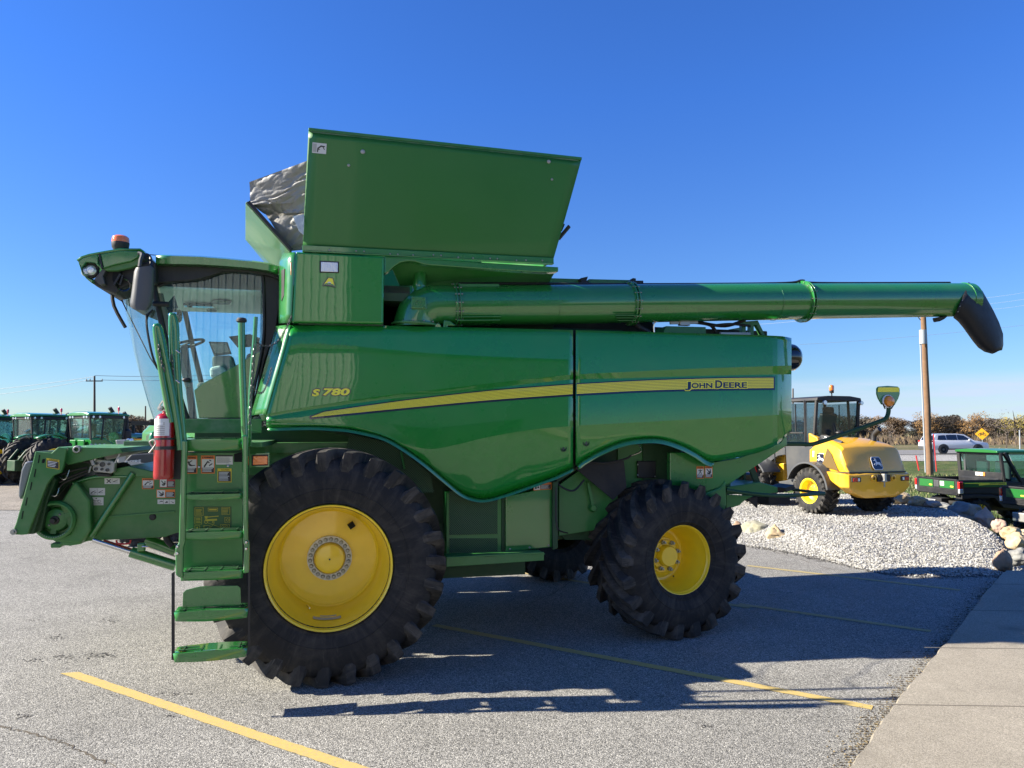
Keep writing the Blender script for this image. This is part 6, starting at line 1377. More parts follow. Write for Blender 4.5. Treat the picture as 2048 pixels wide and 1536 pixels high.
secs = [hsec(.32, .62, .64, .50, .72, 1.0, 1.62), hsec(.05, .67, .70, .54, .72, 1.0, 1.60), hsec(-.30, .70, .75, .61, .74, 1.0, 1.57), hsec(-.56, .72, .79, .66, .76, 1.0, 1.50, .03), hsec(-.70, .72, .80, .69, .78, 1.0, 1.44, .02), hsec(-.73, .715, .795, .69, .78, 1.0, 1.41, .015), hsec(-.84, .71, .78, .68, .8, .96, 1.14, .01), hsec(-.90, .70, .75, .62, .82, .9, .97, .0)]
loft(secs, 'engine_hood', 'loader_yellow', wl, 24, .012)
m = MB(); m.prism([(-.842, y, z) for y, z in ((-.50, 1.30), (.50, 1.30), (.46, 1.2), (-.46, 1.2))], (-.004, 0, 0)); 
rows = [[Vector((-.80 - .115 * k / 4 - .012, y, 1.25 - .30 * k / 4 - .03 * (y / .5) ** 2 * (1 - k / 4))) for y in lin(-.5, .5, 8)] for k in range(5)]

bc_ = [Vector((-.955, y, z)) for y, z in ((-.13, 1.0), (-.10, .955), (.10, .955), (.13, 1.0), (.13, 1.19), (.10, 1.235), (-.10, 1.235), (-.13, 1.19))]
tilt = Matrix.Translation((-.885, 0, 1.09)) @ Matrix.Rotation(R(20), 4, 'Y') @ Matrix.Translation((.955, 0, -1.09))
m = MB(); m.prism(bc_, (-.006, 0, 0)); m.xf(tilt); bdg = m.build('badge', 'white', wl, smooth=0)
m = MB(); m.prism([Vector((-.963, p.y * .9, 1.095 + (p.z - 1.095) * .9)) for p in bc_], (-.004, 0, 0)); m.xf(tilt); m.build('badge_field', 'navy', bdg, smooth=0)
DEER = [(.92, .36), (.80, .42), (.66, .50), (.48, .52), (.40, .60), (.36, .74), (.30, .80), (.16, .80), (.30, .86), (.34, .96), (.40, .92), (.42, .84), (.52, .80), (.50, .74), (.47, .66), (.60, .62), (.74, .60), (.84, .54), (.80, .46), (.90, .44), (.98, .30), (.90, .20), (.88, .30), (.76, .34), (.64, .42), (.52, .44), (.36, .40), (.22, .42), (.12, .34), (.10, .40), (.22, .50), (.34, .48), (.30, .34), (.16, .26), (.14, .31), (.24, .37), (.30, .46)]
DEER = [(.10, .40), (.14, .36), (.26, .44), (.34, .42), (.22, .30), (.26, .27), (.42, .40), (.58, .42), (.72, .36), (.86, .24), (.92, .20), (.92, .26), (.82, .36), (.90, .36), (.96, .30), (.97, .35), (.88, .44), (.86, .54), (.78, .60), (.62, .60), (.52, .62), (.46, .72), (.50, .80), (.44, .82), (.46, .92), (.40, .88), (.34, .94), (.34, .84), (.18, .80), (.20, .75), (.34, .73), (.36, .60), (.30, .50), (.16, .48)]
m = MB(); m.prism([Vector((-.9695, -(x - .5) * .23, .97 + z * .24)) for x, z in DEER], (-.003, 0, 0)); m.xf(tilt); m.build('badge_deer', 'white', bdg, smooth=0)
def side_badge():
    m = MB(); f = lambda a, b, o: Vector((.02 - .24 * a, .722 + .0 + o, 1.04 + .25 * b)); m.prism([f(a, b, 0) for a, b in ((.1, 0), (.9, 0), (1, .1), (1, .9), (.9, 1), (.1, 1), (0, .9), (0, .1))], (0, .004, 0)); o = m.build('side_badge', 'white', wl, smooth=0)
    m = MB(); m.prism([f(.5 + (a - .5) * .88, .5 + (b - .5) * .88, .005) for a, b in ((.1, 0), (.9, 0), (1, .1), (1, .9), (.9, 1), (.1, 1), (0, .9), (0, .1))], (0, .003, 0)); m.build('badge_field', 'navy', o, smooth=0)
    m = MB(); m.prism([f(a, .1 + b * .8, .009) for a, b in DEER], (0, .002, 0)); m.build('badge_deer', 'white', o, smooth=0)
side_badge()
m = MB(); m.prism([(-.25, .725, 1.40), (-.42, .778, 1.28), (-.62, .815, .95), (-.12, .765, 1.02)], (0, .01, 0)); m.build('side_vent', 'loader_yellow_dark', wl, smooth=0, bevel=.004)
m = MB(); m.prism([(.30, .585, 1.60), (.0, .60, 1.50), (-.48, .62, 1.37), (-.50, .50, 1.535), (.1, .47, 1.655), (.38, .45, 1.66)], (0, .03, .02)); np_ = m.build('hood_name_panel', 'dark_grey', wl, smooth=0, bevel=.004)
m = MB(); text_on(m, '324 G', lambda a, b: Vector((.12 - .56 * a, .64 - .12 * b - .0, 1.56 + .09 * b - .15 * a)), .02); m.build('model_text', 'white', np_, smooth=0, merge=False)
m = MB(); m.prism([(.72, .66, 1.72), (.30, .66, 1.62), (.22, .66, 1.48), (.72, .66, 1.46)], (0, -.1, 0)); m.box((.12, .60, .95), (.62, .665, 1.38)); m.build('side_tank_panel', 'loader_yellow', wl, smooth=0, bevel=.02)
m = MB(); m.prism([(.52, .668, 1.33), (.30, .668, 1.33), (.30, .668, 1.20), (.52, .668, 1.20)], (0, .003, 0)); m.build('side_label', 'sticker', wl, smooth=0)
# counterweight bumper
b = []
for x, hw, zt, zb, cb_ in ((-.42, .88, .92, .62, .0), (-.60, .90, .92, .50, .02), (-.80, .89, .90, .40, .04), (-.95, .80, .88, .40, .05), (-.98, .66, .86, .44, .04)):
    b.append([(x, y, z) for y, z in ((hw, zt), (hw, zb + .22), (hw * .82, zb + .10), (hw * .5, zb), (-hw * .5, zb), (-hw * .82, zb + .10), (-hw, zb + .22), (-hw, zt), (-hw * .5, zt + .02), (hw * .5, zt + .02))])
loft(b, 'counterweight', 'loader_yellow', wl, 30, .012)
for s in (1, -1):
    m = MB(); m.cbox((-.965, s * .64, .78), (.05, .23, .095)); tl_ = m.build('tail_light', 'black', wl, smooth=0, bevel=.01)
    m = MB(); m.cbox((-.975, s * .68, .78), (.05, .11, .07)); m.build('red_lens', 'red_lens', tl_, smooth=0, bevel=.006)
    m = MB(); m.cbox((-.975, s * .59, .78), (.05, .05, .06)); m.build('white_lens', 'lamp', tl_, smooth=0, bevel=.006)
    m = MB(); m.cbox((-.90, s * .68, .56), (.05, .10, .04)); m.build('reflector', 'red_lens', wl, smooth=0, bevel=.004)
    m = MB(); m.lathe([(.03, -.012), (.06, -.008), (.07, .02)], (-1.0, s * .26 - .05, .80), (1, 0, 0), 16); m.build('tow_eye', 'loader_yellow', wl)
m = MB(); m.cbox((-1.0, -.05, .80), (.03, .34, .14)); m.build('hitch_plate', 'black', wl, smooth=0, bevel=.005)
m = MB(); m.cbox((-1.04, -.02, .82), (.08, .06, .14)); m.cbox((-1.04, -.02, .74), (.05, .12, .03)); m.tube([(-1.05, -.02, .78), (-1.05, -.01, .62)], .015, 8); m.build('hitch', 'steel', wl, smooth=0, bevel=.006)
m = MB(); m.grid([[Vector((x, y, z)) for z in (.905, .93)] for x, y in ((-.3, .80), (-.62, .81), (-.80, .795), (-.905, .745), (-.925, .6), (-.925, -.6), (-.905, -.745), (-.80, -.795), (-.3, -.80))]); m.build('hood_seam', 'black', wl, smooth=0, solid=.01)
m = MB(); m.cbox((-.955, -.1, .905), (.04, .2, .03)); m.build('hood_latch', 'black', wl, smooth=0, bevel=.006)
# fenders
def fender(x, y0, y1, r, name, a0=-5, a1=175, th=.04, par=wl, z=.5):
    rows = [[Vector((x + math.cos(R(a)) * rr, yy, z + math.sin(R(a)) * rr * .98)) for rr, yy in ((r, y0), (r, y1), (r - .02, y1 + .0), )] for a in lin(a0, a1, 18)]
    m = MB(); m.grid(rows); return m.build(name, 'dark_grey', par, smooth=50, solid=.03, bevel=.005)
for s in (1, -1):
    fender(.02, s * .52, s * 1.0, .60, 'rear_fender', 20, 175); fender(2.0, s * .55 - .08, s * 1.0 - .08, .60, 'front_fender', 10, 150)
m = MB(); m.box((.5, -.6, .55), (1.6, .6, 1.0)); m.prism([(.55, .63, .62), (1.55, .63, .55), (1.62, .63, 1.45), (.62, .63, 1.45), (.45, .63, 1.1)], (0, -.05, 0)); m.prism([(.55, -.63, .62), (1.55, -.63, .55), (1.62, -.63, 1.45), (.62, -.63, 1.45), (.45, -.63, 1.1)], (0, .05, 0)); m.box((.55, -.62, 1.0), (.6, .62, 1.45)); m.build('cab_base', 'dark_grey', wl, smooth=0, bevel=.02)
m = MB(); m.prism([(.62, .6, .50), (1.35, .6, .42), (1.5, .6, .62), (.62, .6, .75)], (0, .32, 0)); m.build('side_step', 'dark_grey', wl, smooth=0, bevel=.01)
roof = [[(x, y, z) for y, z in ((.62, 2.42), (.60, 2.49), (.3, 2.53), (-.3, 2.53), (-.60, 2.49), (-.62, 2.42))] for x in (.42, .48, 1.1, 1.68, 1.74)]
loft(roof, 'cab_roof', 'black', wl, 40, .01)
for s in (1, -1):
    for nm, a, b2 in (('rear_post', (.48, s * .58, 2.44), (.60, s * .60, 1.42)), ('middle_post', (.86, s * .60, 2.44), (.84, s * .62, 1.42)), ('front_post', (1.66, s * .58, 2.44), (1.60, s * .60, 1.2))):
        m = MB(); m.bar(a, b2, .07, .06); m.build(nm, 'black', wl, smooth=0, bevel=.01)
    m = MB(); m.prism([(.88, s * .615, 2.38), (1.62, s * .61, 2.38), (1.58, s * .62, 1.3), (.9, s * .62, 1.3)], (0, s * .005, 0)); m.build('door_glass', 'glass_dark', wl, smooth=0)
    m = MB(); m.prism([(.52, s * .60, 2.38), (.84, s * .605, 2.38), (.82, s * .62, 1.46), (.62, s * .61, 1.46)], (0, s * .005, 0)); m.build('side_glass', 'glass_dark', wl, smooth=0)
    m = MB(); m.bar((1.20, s * .625, 2.36), (1.20, s * .625, 1.75), .02, .02); m.bar((.92, s * .625, 1.72), (1.56, s * .625, 1.72), .03, .03); m.build('door_bar', 'black', wl, smooth=0)
rows = [[Vector((.56 - .10 * math.cos(y / .6 * 1.2) + .1 * (2.4 - z) * .9 + .0, y, z)) for y in lin(-.57, .57, 10)] for z in (2.40, 2.0, 1.66, 1.5)]
m = MB(); m.grid(rows); m.build('rear_glass', 'glass_dark', wl, smooth=60)
m = MB(); m.prism([(1.70, -.57, 2.4), (1.70, .57, 2.4), (1.62, .57, 1.3), (1.62, -.57, 1.3)], (.005, 0, 0)); m.build('front_glass', 'glass_dark', wl, smooth=0)
m = MB(); m.cbox((.92, -.05, 1.85), (.12, .44, .62), Matrix.Rotation(R(-8), 3, 'Y')); m.cbox((.88, -.05, 2.22), (.09, .30, .16)); m.cbox((1.1, -.05, 1.5), (.45, .46, .12)); m.build('cab_seat', 'seat_fabric', wl, smooth=0, bevel=.05, bseg=3)
m = MB(); m.box((.6, -.57, 1.3), (1.6, .57, 1.36)); m.build('cab_floor', 'black', wl, smooth=0)
m = MB(); m.tube([(1.42 + .12 * math.sin(t) * .5, .17 * math.cos(t), 1.68 + .13 * math.sin(t)) for t in [k * .524 for k in range(12)]], .014, 6, closed=True); m.bar((1.42, 0, 1.68), (1.5, 0, 1.4), .05, .05); m.build('steering_wheel', 'black', wl)
m = MB(); m.lathe([(.0001, 0), (.045, 0), (.05, .02), (.05, .07)], (.62, .05, 2.60), (0, 0, 1), 16); m.bar((.62, .05, 2.5), (.62, .05, 2.62), .02, .02); bo = m.build('beacon_base', 'black', wl)
m = MB(); m.lathe([(.055, .06), (.055, .15), (.04, .175), (.0001, .18)], (.62, .05, 2.60), (0, 0, 1), 18); m.build('beacon_lens', 'orange_lens', bo)
for y in (.42, -.60):
    m = MB(); m.lathe([(.0001, -.03), (.045, -.03), (.05, .0), (.04, .05)], (.41, y, 2.38), (1, 0, 0), 14); m.build('work_lamp', 'lamp', wl)
m = MB(); m.tube(arc([(-.42, -.42, 1.5), (-.42, -.43, 1.66), (-.48, -.44, 1.74), (-.56, -.45, 1.80)], 4), .06, 14); m.build('exhaust_pipe', 'black', wl)
m = MB(); m.lathe([(.0001, .15), (.05, .15), (.085, .12), (.09, .10), (.06, .09), (.055, 0)], (-.02, .12, 1.62), (0, 0, 1), 18); m.build('air_precleaner', 'black', wl)
for s in (1,):
    m = MB(); m.tube(arc([(1.72, s * .62, 2.40), (1.80, s * .80, 2.35), (1.78, s * .82, 1.9), (1.78, s * .80, 1.0)], 4), .015, 6); m.build('grab_rail', 'black', wl)
    m = MB(); m.cbox((1.75, s * .72, 2.32), (.05, .12, .16)); m.build('mirror', 'black', wl, smooth=0, bevel=.01)
# front frame, arms, bucket
m = MB(); m.box((1.5, -.35, .45), (2.6, .35, 1.0)); m.prism([(1.5, .30, .9), (2.3, .30, .9), (2.1, .30, 1.1), (1.75, .30, 1.35), (1.5, .30, 1.35)], (0, -.6, 0)); m.build('front_frame', 'loader_yellow', wl, smooth=0, bevel=.02)
m = MB()
for s in (1, -1): m.prism([(1.30, s * .40, 1.36), (1.42, s * .40, 1.61), (1.75, s * .40, 1.64), (2.72, s * .40, 1.08), (3.2, s * .40, .50), (3.0, s * .40, .38), (2.5, s * .40, .84), (1.6, s * .40, 1.32)], (0, s * .07, 0))
m.bar((2.5, -.4, 1.0), (2.5, .4, 1.0), .1, .1); m.xf(Matrix.Translation((-.12, .05, -.14))); am_ = m.build('loader_arm', 'dark_grey', wl, smooth=0, bevel=.01)
def armt(a, b):
    p = Vector((2.54, .526, .76)).lerp(Vector((1.72, .526, 1.21)), a); d = Vector((-.82, 0, .45)).normalized(); n_ = Vector((d.z, 0, -d.x)); return p + n_ * (b * .15)
m = MB(); text_on(m, 'DEERE', armt, .02); m.build('arm_text', 'white', am_, smooth=0, merge=False)
m = MB(); m.tube([(1.8, .2, 1.0), (2.8, .2, .9)], .05, 12); m.tube([(1.75, 0, 1.6), (2.6, 0, 1.4)], .05, 12); m.build('loader_cylinder', 'steel', wl)
m = MB(); m.prism([(3.1, 1.0, .15), (3.75, 1.0, .12), (3.75, 1.0, .16), (3.25, 1.0, .25), (3.15, 1.0, .75), (3.05, 1.0, .8)], (0, -2.0, 0)); m.build('bucket', 'black', wl, smooth=0, bevel=.01)
m = MB(); m.bar((1.95, .98, 1.22), (1.72, 1.0, .78), .10, .10); rb = m.build('red_tool_box', 'red', wl, smooth=0, bevel=.01)
def squeeze(root, names, x0, k, x1):
    for o in [c for c in bpy.data.objects if c.parent == root and c.name.split('.')[0] in names]:
        for v in o.data.vertices: v.co.x = (v.co.x - x0) * k + x1
squeeze(wl, ('cab_base', 'side_step', 'cab_roof', 'rear_post', 'middle_post', 'front_post', 'door_glass', 'side_glass', 'door_bar', 'rear_glass', 'front_glass', 'cab_seat', 'cab_floor', 'steering_wheel', 'beacon_base', 'work_lamp', 'grab_rail', 'mirror'), .5, .86, .14)
for o in [c for c in bpy.data.objects if c.parent and c.parent.parent == wl and c.parent.name.startswith('beacon_base')]:
    for v in o.data.vertices: v.co.x = (v.co.x - .5) * .86 + .14
squeeze(wl, ('side_tank_panel', 'side_label'), .5, .6, .18); squeeze(wl, ('hood_name_panel',), 0, .8, -.12)
for o in [c for c in bpy.data.objects if c.name.startswith('model_text')]:
    for v in o.data.vertices: v.co.x = v.co.x * .8 - .12
squeeze(wl, ('side_vent', 'side_badge'), 0, 1, -.06)
place(wl, 7.22, 15.85, -.335, .942, bed_h(7.22, 15.85) - .01)

# ---- green utility vehicles with cargo beds
def utility(label, cab_=True):
    u = empty('utility_vehicle', (0, 0, 0), label, 'utility vehicle')
    for nm, x, y, sd in (('rear_wheel', .55, .62, 1), ('rear_wheel', .55, -.62, -1), ('front_wheel', 2.65, .62, 1), ('front_wheel', 2.65, -.62, -1)): small_wheel(u, nm, x, y, .35, .28, .18, sd, nl=14, lug=.02)
    m = MB(); m.box((0, -.72, .78), (1.22, .72, .82)); m.box((.0, -.74, .82), (1.22, -.70, 1.16)); m.box((.0, .70, .82), (1.22, .74, 1.16)); m.box((1.18, -.7, .82), (1.22, .7, 1.16)); m.build('cargo_bed', 'black_trim', u, smooth=0, bevel=.01)
    m = MB(); m.box((-.05, -.74, .76), (-.01, .74, 1.17)); tg = m.build('tailgate', 'black_trim', u, smooth=0, bevel=.012)
    m = MB()
    for z in (.80, 1.16): m.box((-.075, -.72, z - .015), (-.045, .72, z + .015))
    for z in (.83, .86, .89): m.box((-.06, -.66, z - .006), (-.05, .66, z + .006))
    m.build('tailgate_ribs', 'black', tg, smooth=0)
    for y0, y1 in ((.12, .62), (-.62, -.12)):
        m = MB(); m.box((-.066, y0, .93), (-.052, y1, 1.12)); p_ = m.build('tailgate_panel', 'utility_green', tg, smooth=0, bevel=.004)
        m = MB(); m.box((-.0715, y0 + .03, .97), (-.068, y0 + .13, 1.0)); m.build('panel_mark', 'yellow_decal', p_, smooth=0)
    m = MB(); m.box((-.072, -.28, .99), (-.068, -.14, 1.10)); m.build('paper_tag', 'sticker', tg, smooth=0)
    m = MB(); m.box((-.07, -.09, .94), (-.05, .09, 1.12)); ltc = m.build('tailgate_latch', 'dark_grey', tg, smooth=0, bevel=.01)
    for s in (1, -1):
        m = MB(); m.box((-.07, s * .765 - .035, .94), (.04, s * .765 + .035, 1.12)); tl_ = m.build('tail_light', 'red_lens', u, smooth=0, bevel=.012)
        m = MB(); m.box((-.065, s * .765 - .033, .82), (.04, s * .765 + .033, .94)); m.build('reverse_lens', 'lamp', tl_, smooth=0, bevel=.012)
    m = MB(); m.box((.1, -.5, .35), (3.0, .5, .6)); m.box((-.1, -.2, .42), (.3, .2, .66)); m.tube([(.1, -.35, .5), (-.1, -.36, .5)], .04, 10); m.build('frame', 'black', u, smooth=0, bevel=.01)
    m = MB(); m.box((-.14, -.02, .42), (-.05, .42, .62)); m.build('muffler', 'steel', u, smooth=0, bevel=.02)
    m = MB(); m.box((-.1, -.30, .44), (-.08, .0, .56)); pl_ = m.build('hitch_plate', 'grey_plate', u, smooth=0); 
    m = MB(); m.prism([(1.25, -.76, .45), (2.2, -.76, .35), (3.2, -.76, .45), (3.35, -.76, .8), (3.0, -.76, 1.12), (2.2, -.76, 1.1), (1.25, -.76, 1.12)], (0, 1.52, 0)); m.build('body', 'black_trim', u, smooth=0, bevel=.03)
    m = MB(); m.prism([(.02, -.765, .80), (.9, -.765, .78), (1.3, -.765, .72), (1.7, -.765, .60), (1.7, -.765, .40), (1.2, -.765, .45), (.95, -.765, .70), (.3, -.765, .72), (.02, -.765, .68)], (0, .2, 0)); m.build('side_skirt', 'black_trim', u, smooth=0, bevel=.01)
    for s in (1, -1):
        m = MB(); m.prism([(.08, s * .765, .98), (1.3, s * .77, .98), (1.3, s * .77, 1.10), (.08, s * .765, 1.10)], (0, s * .01, 0)); sp_ = m.build('side_panel', 'utility_green', u, smooth=0, bevel=.003)
        m = MB(); m.prism([(.5, s * .777, 1.02), (.75, s * .777, 1.035), (1.28, s * .782, 1.035), (1.28, s * .782, 1.085), (.08, s * .777, 1.085), (.08, s * .777, 1.075), (.5, s * .777, 1.06)], (0, s * .004, 0)); m.build('side_stripe', 'yellow_decal', sp_, smooth=0)
        if s < 0:
            m = MB(); text_on(m, 'JOHN DEERE', lambda a, b: Vector((.80 + .44 * a, -.788, 1.043 + .034 * b)), .03); m.build('side_text', 'print', sp_, smooth=0, merge=False)
    if cab_:
        rs = [[(x, y, z) for y, z in ((.72, 1.84 + dz), (.70, 1.90 + dz), (.3, 1.93 + dz), (-.3, 1.93 + dz), (-.70, 1.90 + dz), (-.72, 1.84 + dz))] for x, dz in ((1.12, -.01), (1.3, .0), (2.0, .0), (2.5, -.03), (2.72, -.1))]
        loft(rs, 'roof', 'utility_green', u, 40, .012)
        for s in (1, -1):
            for a, b2, nm in (((1.22, s * .70, 1.84), (1.28, s * .72, 1.1), 'rear_post'), ((1.30, s * .72, 1.84), (1.75, s * .74, 1.1), 'door_post'), ((2.66, s * .68, 1.80), (3.0, s * .72, 1.1), 'front_post')):
                m = MB(); m.bar(a, b2, .09, .07); m.build(nm, 'black_trim', u, smooth=0, bevel=.015)
            m = MB(); m.prism([(1.42, s * .72, 1.82), (2.64, s * .70, 1.78), (2.98, s * .73, 1.15), (1.80, s * .73, 1.15)], (0, s * .006, 0)); m.build('door_glass', 'glass_utv', u, smooth=0)
            m = MB(); m.prism([(1.76, s * .755, .5), (2.9, s * .755, .5), (2.95, s * .755, 1.2), (1.74, s * .755, 1.2)], (0, s * .015, 0)); d_ = m.build('door', 'black_trim', u, smooth=0, bevel=.02)
            m = MB(); m.box((1.88, s * .78 - .01, 1.05), (2.02, s * .78 + .01, 1.09)); m.build('handle', 'steel', d_, smooth=0, bevel=.004)
            m = MB(); m.prism([(2.0, s * .773, .92), (2.9, s * .773, .90), (2.9, s * .773, .98), (2.0, s * .773, 1.0)], (0, s * .006, 0)); m.build('door_stripe', 'utility_green', d_, smooth=0)
        m = MB(); m.prism([(1.24, -.66, 1.78), (1.24, .66, 1.78), (1.27, .66, 1.34), (1.27, -.66, 1.34)], (.005, 0, 0)); m.build('rear_glass', 'glass_utv', u, smooth=0)
        m = MB(); m.box((1.2, -.7, 1.78), (1.26, .7, 1.84)); m.box((1.22, -.72, 1.1), (1.30, .72, 1.33)); m.box((1.19, -.64, 1.14), (1.22, .64, 1.18)); m.build('rear_wall', 'black_trim', u, smooth=0, bevel=.012)
        m = MB(); m.box((1.205, -.2, 1.22), (1.212, .12, 1.31)); o = m.build('warning_label', 'sticker', u, smooth=0)
        m = MB(); m.box((1.202, -.2, 1.22), (1.204, -.13, 1.31)); m.box((1.202, -.02, 1.22), (1.204, .0, 1.31)); m.build('label_band', 'sticker_orange', o, smooth=0)
        m = MB(); m.prism([(2.74, -.66, 1.8), (2.74, .66, 1.8), (3.05, .66, 1.12), (3.05, -.66, 1.12)], (.005, 0, 0)); m.build('windscreen', 'glass_utv', u, smooth=0)
        m = MB(); m.cbox((1.62, -.34, 1.36), (.12, .44, .5)); m.cbox((1.62, .34, 1.36), (.12, .44, .5)); m.cbox((1.85, 0, 1.06), (.5, 1.2, .12)); m.build('seats', 'seat_fabric', u, smooth=0, bevel=.05, bseg=3)
        m = MB(); m.tube([(2.45 + .06 * math.sin(t), .34 + .17 * math.cos(t), 1.32 + .16 * math.sin(t)) for t in [k * .524 for k in range(12)]], .014, 6, closed=True); m.build('steering_wheel', 'black', u)
        m = MB(); m.box((1.25, .5, 1.34), (1.9, .56, 1.78)); m.build('inner_post', 'dark_grey', u, smooth=0)
    return u
ua = utility('dark utility vehicle with green roof and cab, parked behind the rocks'); place(ua, 11.16, 19.1, .988, .156, -.27)
ub = utility('second utility vehicle cut off by the right edge, only its black cargo bed showing')
place(ub, 11.25, 15.75, .975, .22, -.27)

# ---- big green tractors at the left
def tractor(label, hoodstripe=True):
    t = empty('tractor', (0, 0, 0), label, 'tractor', 'green tractors parked in a row')
    for nm, x in (('rear_wheel', -2.0), ('front_wheel', 1.7)):
        for y, sd in ((.92, 1), (-.92, -1)): small_wheel(t, nm, x, y, .93, .56, .50, sd, nl=20, lug=.05)
    m = MB(); m.box((-2.6, -.45, .6), (2.6, .45, 1.15)); m.box((-2.4, -.6, 1.1), (-.3, .6, 1.35)); m.build('chassis', 'green_dark', t, smooth=0, bevel=.03)
    for s in (1, -1):
        m = MB(); rows = [[Vector((-2.0 + math.cos(R(a)) * 1.02, s * yy, .95 + math.sin(R(a)) * 1.0)) for yy in (.60, .75, .95)] for a in lin(60, 120, 8)]; m.grid(rows); m.build('rear_fender', 'green', t, smooth=50, solid=.04)
    m = MB(); m.prism([(-.35, -.72, 1.1), (1.5, -.72, 1.1), (1.5, -.72, 1.35), (1.0, -.72, 1.55), (.4, -.72, 1.82), (-.35, -.72, 1.82)], (0, 1.44, 0)); m.build('cab_base', 'green', t, smooth=0, bevel=.05, bseg=3)
    m = MB(); m.prism([(-.42, -.4, 1.25), (-.42, .1, 1.25), (-.42, .1, 1.75), (-.42, -.4, 1.75)], (-.1, 0, 0)); m.prism([(-.42, .25, 1.25), (-.42, .7, 1.25), (-.42, .7, 1.75), (-.42, .25, 1.75)], (-.1, 0, 0)); m.build('rear_tank', 'green', t, smooth=0, bevel=.04)
    rs = [[(x, y, z + dz) for y, z in ((.86, 2.74), (.82, 2.82), (.4, 2.88), (-.4, 2.88), (-.82, 2.82), (-.86, 2.74))] for x, dz in ((-.62, -.01), (-.5, .02), (.5, .02), (1.5, .0), (1.7, -.03))]
    loft(rs, 'roof', 'green', t, 40, .02)
    m = MB(); m.box((-.55, -.8, 2.62), (1.6, .8, 2.75)); m.build('roof_trim', 'black', t, smooth=0, bevel=.02)
    for y in (-.62, -.42, .42, .62):
        m = MB(); m.lathe([(.0001, -.02), (.05, -.018), (.06, 0), (.06, .04)], (-.57, y, 2.68), (1, 0, 0), 14); m.build('work_lamp', 'lamp', t)
    for k, x in enumerate((-.35, .0, 1.35)):
        m = MB(); m.lathe([(.0001, -.02), (.05, -.018), (.06, 0), (.06, .04)], (x, -.82, 2.68), (0, 1, 0), 14); m.build('work_lamp', 'lamp', t)
    for s in (1, -1):
        for a, b2 in (((-.5, s * .76, 2.66), (-.38, s * .72, 1.75)), ((.25, s * .78, 2.66), (.20, s * .74, 1.75)), ((1.5, s * .76, 2.66), (1.35, s * .72, 1.35))):
            m = MB(); m.bar(a, b2, .08, .08); m.build('cab_post', 'black', t, smooth=0, bevel=.012)
        m = MB(); m.prism([(.26, s * .76, 2.62), (1.46, s * .75, 2.62), (1.33, s * .73, 1.45), (.8, s * .73, 1.62), (.24, s * .74, 1.85)], (0, s * .006, 0)); m.build('door_glass', 'glass', t, smooth=0)
        m = MB(); m.prism([(-.46, s * .755, 2.62), (.2, s * .76, 2.62), (.18, s * .735, 1.85), (-.36, s * .725, 1.85)], (0, s * .006, 0)); m.build('side_glass', 'glass', t, smooth=0)
        m = MB(); m.bar((1.5, s * .8, 2.5), (1.55, s * 1.3, 2.45), .04, .04); m.cbox((1.55, s * 1.3, 2.2), (.08, .18, .4)); m.build('mirror', 'black', t, smooth=0, bevel=.02)
    m = MB(); m.prism([(-.50, -.7, 2.62), (-.50, .7, 2.62), (-.42, .68, 1.82), (-.42, -.68, 1.82)], (-.006, 0, 0)); m.build('rear_glass', 'glass', t, smooth=0)
    m = MB(); m.prism([(1.52, -.7, 2.62), (1.52, .7, 2.62), (1.40, .68, 1.6), (1.40, -.68, 1.6)], (.006, 0, 0)); m.build('windscreen', 'glass', t, smooth=0)
    m = MB(); m.cbox((.2, 0, 2.1), (.14, .5, .65)); m.cbox((.45, 0, 1.8), (.5, .5, .14)); m.build('cab_seat', 'seat_fabric', t, smooth=0, bevel=.05)
    m = MB(); m.tube([(1.0 + .08 * math.sin(q), .2 * math.cos(q), 2.05 + .16 * math.sin(q)) for q in [k * .524 for k in range(12)]], .018, 6, closed=True); m.bar((1.0, 0, 2.05), (1.15, 0, 1.6), .08, .08); m.build('steering_wheel', 'black', t)
    hd = loft([hsec(1.45, .42, .50, .40, 1.15, 1.5, 2.02), hsec(2.4, .42, .50, .40, 1.1, 1.5, 1.98), hsec(3.6, .40, .47, .36, 1.05, 1.45, 1.88), hsec(3.95, .34, .40, .28, 1.1, 1.4, 1.76)], 'hood', 'green', t, 40)
    for s in (1, -1):
        m = MB(); m.prism([(1.6, s * .515, 1.86), (3.6, s * .488, 1.72), (3.6, s * .488, 1.66), (1.6, s * .515, 1.76)], (0, s * .006, 0)); m.build('hood_stripe', 'yellow_decal', hd, smooth=0)
    m = MB(); m.box((1.7, -.52, 1.15), (3.5, .52, 1.45)); m.build('hood_grille', 'black', t, smooth=0, bevel=.02)
    m = MB(); m.tube(arc([(1.75, -.62, 1.6), (1.75, -.64, 2.3), (1.72, -.66, 2.75), (1.60, -.70, 3.05)], 4), [.10] * 5 + [.09] * 8, 14) if False else m.tube(arc([(2.0, -.62, 1.9), (2.0, -.62, 2.4), (1.98, -.62, 2.7), (1.86, -.62, 2.9)], 4), .07, 12); m.lathe([(.17, 0), (.19, .1), (.19, .5), (.08, .6)], (2.0, -.62, 1.6), (0, 0, 1), 18); m.build('exhaust_stack', 'black', t)
    m = MB(); m.tube(arc([(1.75, .62, 1.9), (1.75, .62, 2.5), (1.72, .62, 2.85), (1.55, .62, 3.12)], 4), .08, 12); m.build('intake_stack', 'black', t)
    m = MB(); m.lathe([(.0001, 0), (.05, 0), (.055, .12), (.03, .16), (.0001, .165)], (1.1, -.75, 2.95), (0, 0, 1), 14); m.bar((1.1, -.75, 2.8), (1.1, -.75, 2.96), .03, .03); m.build('beacon', 'red_lens', t)
